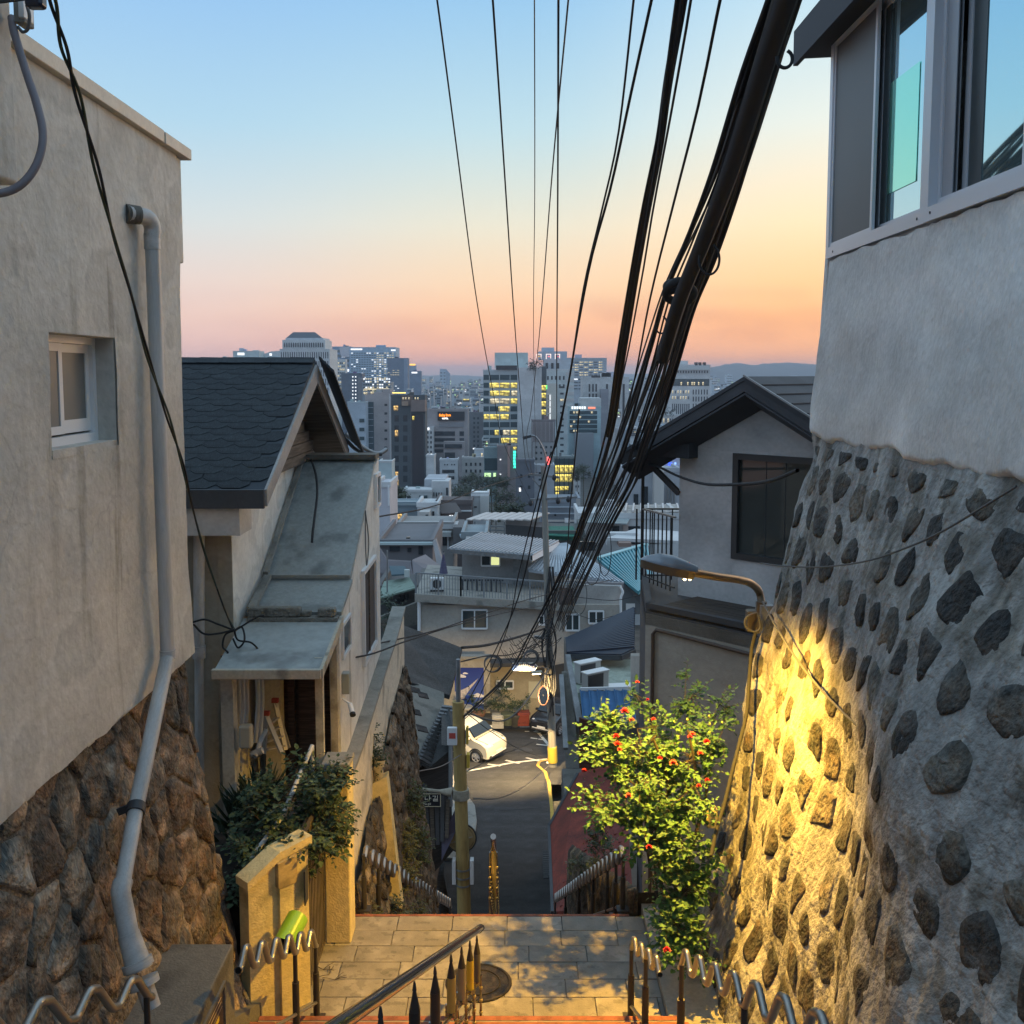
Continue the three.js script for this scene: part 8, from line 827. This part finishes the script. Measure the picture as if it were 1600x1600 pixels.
{ const o = bld('slate_roof_house', 'long low slate blue house behind the tall pole', 845, 906, 783, 140, [0.13, 0.145, 0.165]); for (const y of [791, 801]) rect(o, 'roof_step', 845, 906, y, y + 1.4, wallMat([0.24, 0.27, 0.3]), { proud: 0.5 }); rect(o, 'vent', 866, 869, 803, 806, G.dark); rect(o, 'chimney', 900, 906, 779, 790, wallMat([0.25, 0.24, 0.23]), { t: 2 }); rect(o, 'pale_eave', 855, 905, 812, 815, mat([0.55, 0.5, 0.46], {}), { t: 1.5 }); rect(o, 'air_unit', 882, 890, 809, 815, M.frame, { proud: 1, t: 1 }); const p = bld('green_tarp_house', 'dark house with a bright green tarpaulin roof behind the pole', 855, 912, 836, 100, [0.06, 0.065, 0.06]); part(p, 'tarpaulin', slab([P(855, 836, 99), P(900, 838, 99), P(896, 822, 104), P(856, 822, 104)], V(0, -0.1, 0)), mat([0.03, 0.18, 0.13], { map: T.grime, size: 2 })); rect(p, 'tarp_front', 856, 898, 834, 844, mat([0.025, 0.13, 0.095], {})); const q = bld('long_grey_house', 'grey blocks with dark doors behind the terrace railing', 975, 1062, 735, 160, [0.24, 0.25, 0.27]); rect(q, 'door', 1002, 1012, 760, 790, G.dark); rect(q, 'door', 990, 997, 772, 792, G.dark); rect(q, 'pale_wing', 1020, 1034, 728, 790, wallMat([0.36, 0.34, 0.32]), { t: 3, proud: 2 }); rect(q, 'window', 1005, 1010, 738, 741, G.dark); for (const x of [1042, 1047, 1052]) rect(q, 'pipe', x, x + 1.5, 755, 800, M.galv, { proud: 0.6 }); }
{ const o = bld('white_roof_house', 'low white house with a ribbed white roof behind the railing', 905, 1062, 808, 112, [0.36, 0.38, 0.42]); part(o, 'roof', slab([P(960, 805, 112), P(1064, 802, 112), P(1058, 790, 122), P(966, 792, 122)], V(0, 0.2, 0)), mat([0.5, 0.46, 0.45], { map: T.grime, size: 4 })); for (let k = 0; k < 9; k++) part(o, 'roof_rib', bar(P(965 + k * 12, 803, 112).add(V(0, 0.3, 0)), P(968 + k * 11.2, 791, 122).add(V(0, 0.3, 0)), 0.2, 0.2), mat([0.56, 0.52, 0.5], {})); rect(o, 'dark_window', 956, 967, 821, 831, G.dark, { proud: 0.4 }); rect(o, 'brown_panel', 973, 982, 820, 830, wallMat([0.36, 0.29, 0.26])); rect(o, 'dark_window', 981, 1000, 822, 828, G.dark); part(o, 'porch_roof', slab([P(912, 816, 106), P(980, 818, 106), P(984, 810, 112), P(920, 808, 112)], V(0, -0.1, 0)), wallMat([0.16, 0.18, 0.18])); blk(o, 'parapet', 948, 996, 833, 852, wallMat([0.38, 0.41, 0.46]), 92, 1); part(o, 'parapet_top', slab([P(948, 840, 90), P(992, 826, 96), P(1060, 830, 96), P(1060, 845, 90), P(990, 845, 90)], V(0, -0.3, 0)), wallMat([0.36, 0.4, 0.45])); rect(o, 'crate', 967, 986, 848, 854, mat([0.25, 0.17, 0.14], {}), { d: 89, t: 1.5 }); rect(o, 'dark_store', 905, 930, 846, 860, G.dark, { d: 80 }); }
{ const o = thing('teal_roof_house', 'house with a bright teal ribbed metal roof behind the terrace', 'house', P(985, 925, 70)), tl = mat([0.03, 0.26, 0.32], { rough: 0.4, metal: 0.1 }), a = P(934, 874, 80), b = P(1010, 852, 86), c = P(1020, 905, 72), d = P(998, 926, 68); part(o, 'roof', slab([a, b, c, d], V(0, -0.15, 0)), tl); for (let k = 0; k <= 16; k++) part(o, 'roof_rib', bar(a.clone().lerp(b, k / 16).add(V(0, 0.06, 0)), d.clone().lerp(c, k / 16).add(V(0, 0.06, 0)), 0.12, 0.12), tl); part(o, 'ridge', bar(a.clone().add(V(0, 0.1, 0)), b.clone().add(V(0, 0.1, 0)), 0.5, 0.15), wallMat([0.24, 0.36, 0.42])); part(o, 'wall', slab([P(972, 905, 72), P(1010, 910, 71), P(1010, 960, 71), P(972, 960, 71)], V(0, 0, -3)), wallMat([0.07, 0.075, 0.08])); part(o, 'wall_window', slab([P(978, 943, 70.9), P(992, 943, 70.9), P(992, 955, 70.9), P(978, 955, 70.9)], V(0, 0, 0.05)), M.frame); }
{ const b1 = bld('neon_block', 'pale block with vertical blue neon letters behind the gabled house', 1028, 1064, 716, 180, [0.34, 0.35, 0.4]); for (let k = 0; k < 7; k++) { for (const [dx, dy, w, h] of [[0, 0, 5, 1], [0, 3.2, 5, 1], [0, 0, 1.2, 4], [4, 0, 1.2, 4]]) rect(b1, 'neon_stroke', 1043.5 + dx, 1043.5 + dx + w, 722 + k * 6.3 + dy, 722 + k * 6.3 + dy + h, glow([0.03, 0.08, 1], 1.4), { proud: 0.8 }); rect(b1, 'blue_lamp', 1053, 1055.5, 722 + k * 6.3, 725 + k * 6.3, glow([0.25, 0.45, 1], 0.9), { proud: 0.8 }); } }
// --- far city: small blocks towards the horizon
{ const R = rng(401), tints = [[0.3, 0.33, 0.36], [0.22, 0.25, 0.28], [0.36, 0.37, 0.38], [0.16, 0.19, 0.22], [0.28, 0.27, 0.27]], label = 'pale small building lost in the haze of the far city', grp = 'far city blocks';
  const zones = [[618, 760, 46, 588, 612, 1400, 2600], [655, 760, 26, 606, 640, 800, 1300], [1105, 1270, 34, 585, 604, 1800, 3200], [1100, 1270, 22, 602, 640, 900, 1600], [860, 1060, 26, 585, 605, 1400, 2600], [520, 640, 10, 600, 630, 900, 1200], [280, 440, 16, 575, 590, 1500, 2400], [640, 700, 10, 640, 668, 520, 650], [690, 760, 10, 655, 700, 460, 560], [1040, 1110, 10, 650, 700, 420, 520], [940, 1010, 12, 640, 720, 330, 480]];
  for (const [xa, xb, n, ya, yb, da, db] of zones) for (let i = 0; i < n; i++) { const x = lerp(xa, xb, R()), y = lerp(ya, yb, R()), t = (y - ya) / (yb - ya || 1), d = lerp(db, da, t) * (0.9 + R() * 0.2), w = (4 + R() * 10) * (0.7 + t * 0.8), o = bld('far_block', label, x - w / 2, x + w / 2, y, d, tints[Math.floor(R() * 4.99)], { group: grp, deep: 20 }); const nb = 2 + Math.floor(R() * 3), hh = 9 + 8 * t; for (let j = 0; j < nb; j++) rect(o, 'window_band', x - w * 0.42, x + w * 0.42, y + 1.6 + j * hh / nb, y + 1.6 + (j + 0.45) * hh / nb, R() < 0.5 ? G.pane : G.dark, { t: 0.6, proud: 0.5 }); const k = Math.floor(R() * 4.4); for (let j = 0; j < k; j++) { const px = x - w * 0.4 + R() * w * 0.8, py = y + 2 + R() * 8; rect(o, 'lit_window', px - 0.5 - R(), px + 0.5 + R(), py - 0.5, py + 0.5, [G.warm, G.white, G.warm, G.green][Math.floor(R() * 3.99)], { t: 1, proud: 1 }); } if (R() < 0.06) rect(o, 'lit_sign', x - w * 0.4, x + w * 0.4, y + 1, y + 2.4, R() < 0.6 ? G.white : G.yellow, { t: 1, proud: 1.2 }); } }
// --- hills
{ const hill = (name, pts, d, c, label) => { const g = sheet(pts.length * 6, 6, (u, v) => { const f = u * (pts.length - 1), i = Math.min(pts.length - 2, Math.floor(f)), t = f - i, s = t * t * (3 - 2 * t), x = lerp(pts[i][0], pts[i + 1][0], t), y = lerp(pts[i][1], pts[i + 1][1], s) + (fbm(x * 0.12, 5, 4) - 0.5) * 3, top = P(x, y, d), h = top.y + 60; return V(top.x, -60 + h * Math.sin(v * Math.PI / 2), top.z + (1 - v) * 900 + (fbm(u * 30, v * 6, 3) - 0.5) * 120 * (1 - v)); }); struct(name, g, mat(c, { map: T.stone, size: 160 }), label); };
  hill('hill', [[1085, 592], [1110, 574], [1135, 569], [1150, 567], [1170, 571], [1200, 568], [1235, 567], [1265, 570], [1310, 578], [1400, 592]], 5200, [0.03, 0.045, 0.04], 'wooded hill on the far horizon'); hill('hill', [[560, 592], [620, 587], [700, 586], [760, 588], [830, 585], [900, 587], [1000, 584], [1100, 588], [1180, 592]], 7500, [0.04, 0.05, 0.05], 'low ridge along the far horizon'); }
// --- trees of the park
function farTree(label, x, y, d, w, h, seed) { const c = P(x, y, d), f = c.clone().setY(groundY(d) - 0.5), o = thing('park_tree', label, 'tree', f, 'park trees'), R = rng(seed), bl = []; for (let k = 0; k < 5; k++) bl.push([c.clone().add(V((R() - 0.5) * w * 1.1, (R() - 0.5) * h * 0.9, (R() - 0.5) * w * 0.5)), w * (0.4 + R() * 0.25), h * (0.35 + R() * 0.25), w * 0.4]); bush(o, 'crown', bl, 46, Math.max(0.35, w * 0.11), [leafMat([0.03, 0.05, 0.02], 0.15), leafMat([0.04, 0.06, 0.024], 0.15)], seed); part(o, 'trunk', cyl(f, c, w * 0.06, w * 0.04, 6), M.bark); }
{ const L = [[712, 764, 300], [728, 756, 310], [745, 752, 320], [760, 757, 310], [776, 752, 315], [792, 758, 300], [735, 770, 280], [768, 772, 270], [720, 777, 260], [792, 778, 255], [755, 785, 230]]; L.forEach(([x, y, d], i) => farTree('leafy dark green tree in the park below the office blocks', x, y, d, 3.6, 2.6, 500 + i)); farTree('dark green tree behind the pale lilac house corner', 622, 770, 190, 2.0, 1.8, 520); farTree('dark green tree at the foot of the black block', 614, 778, 170, 1.4, 1.2, 521); farTree('bushy tree beside the slim grey block', 912, 735, 300, 3.2, 3, 522); farTree('round tree before the slender cables at the grey blocks', 902, 742, 290, 2, 2.4, 523); farTree('low shrub tree behind the slatted canopy', 800, 803, 150, 2.4, 1.2, 524); farTree('low shrub tree beside the white stair tower', 775, 800, 155, 1.4, 1, 525); }
scene.fog = new THREE.FogExp2(new THREE.Color(0.72, 0.82, 0.95), 0.00019);
renderer.render(scene, camera);
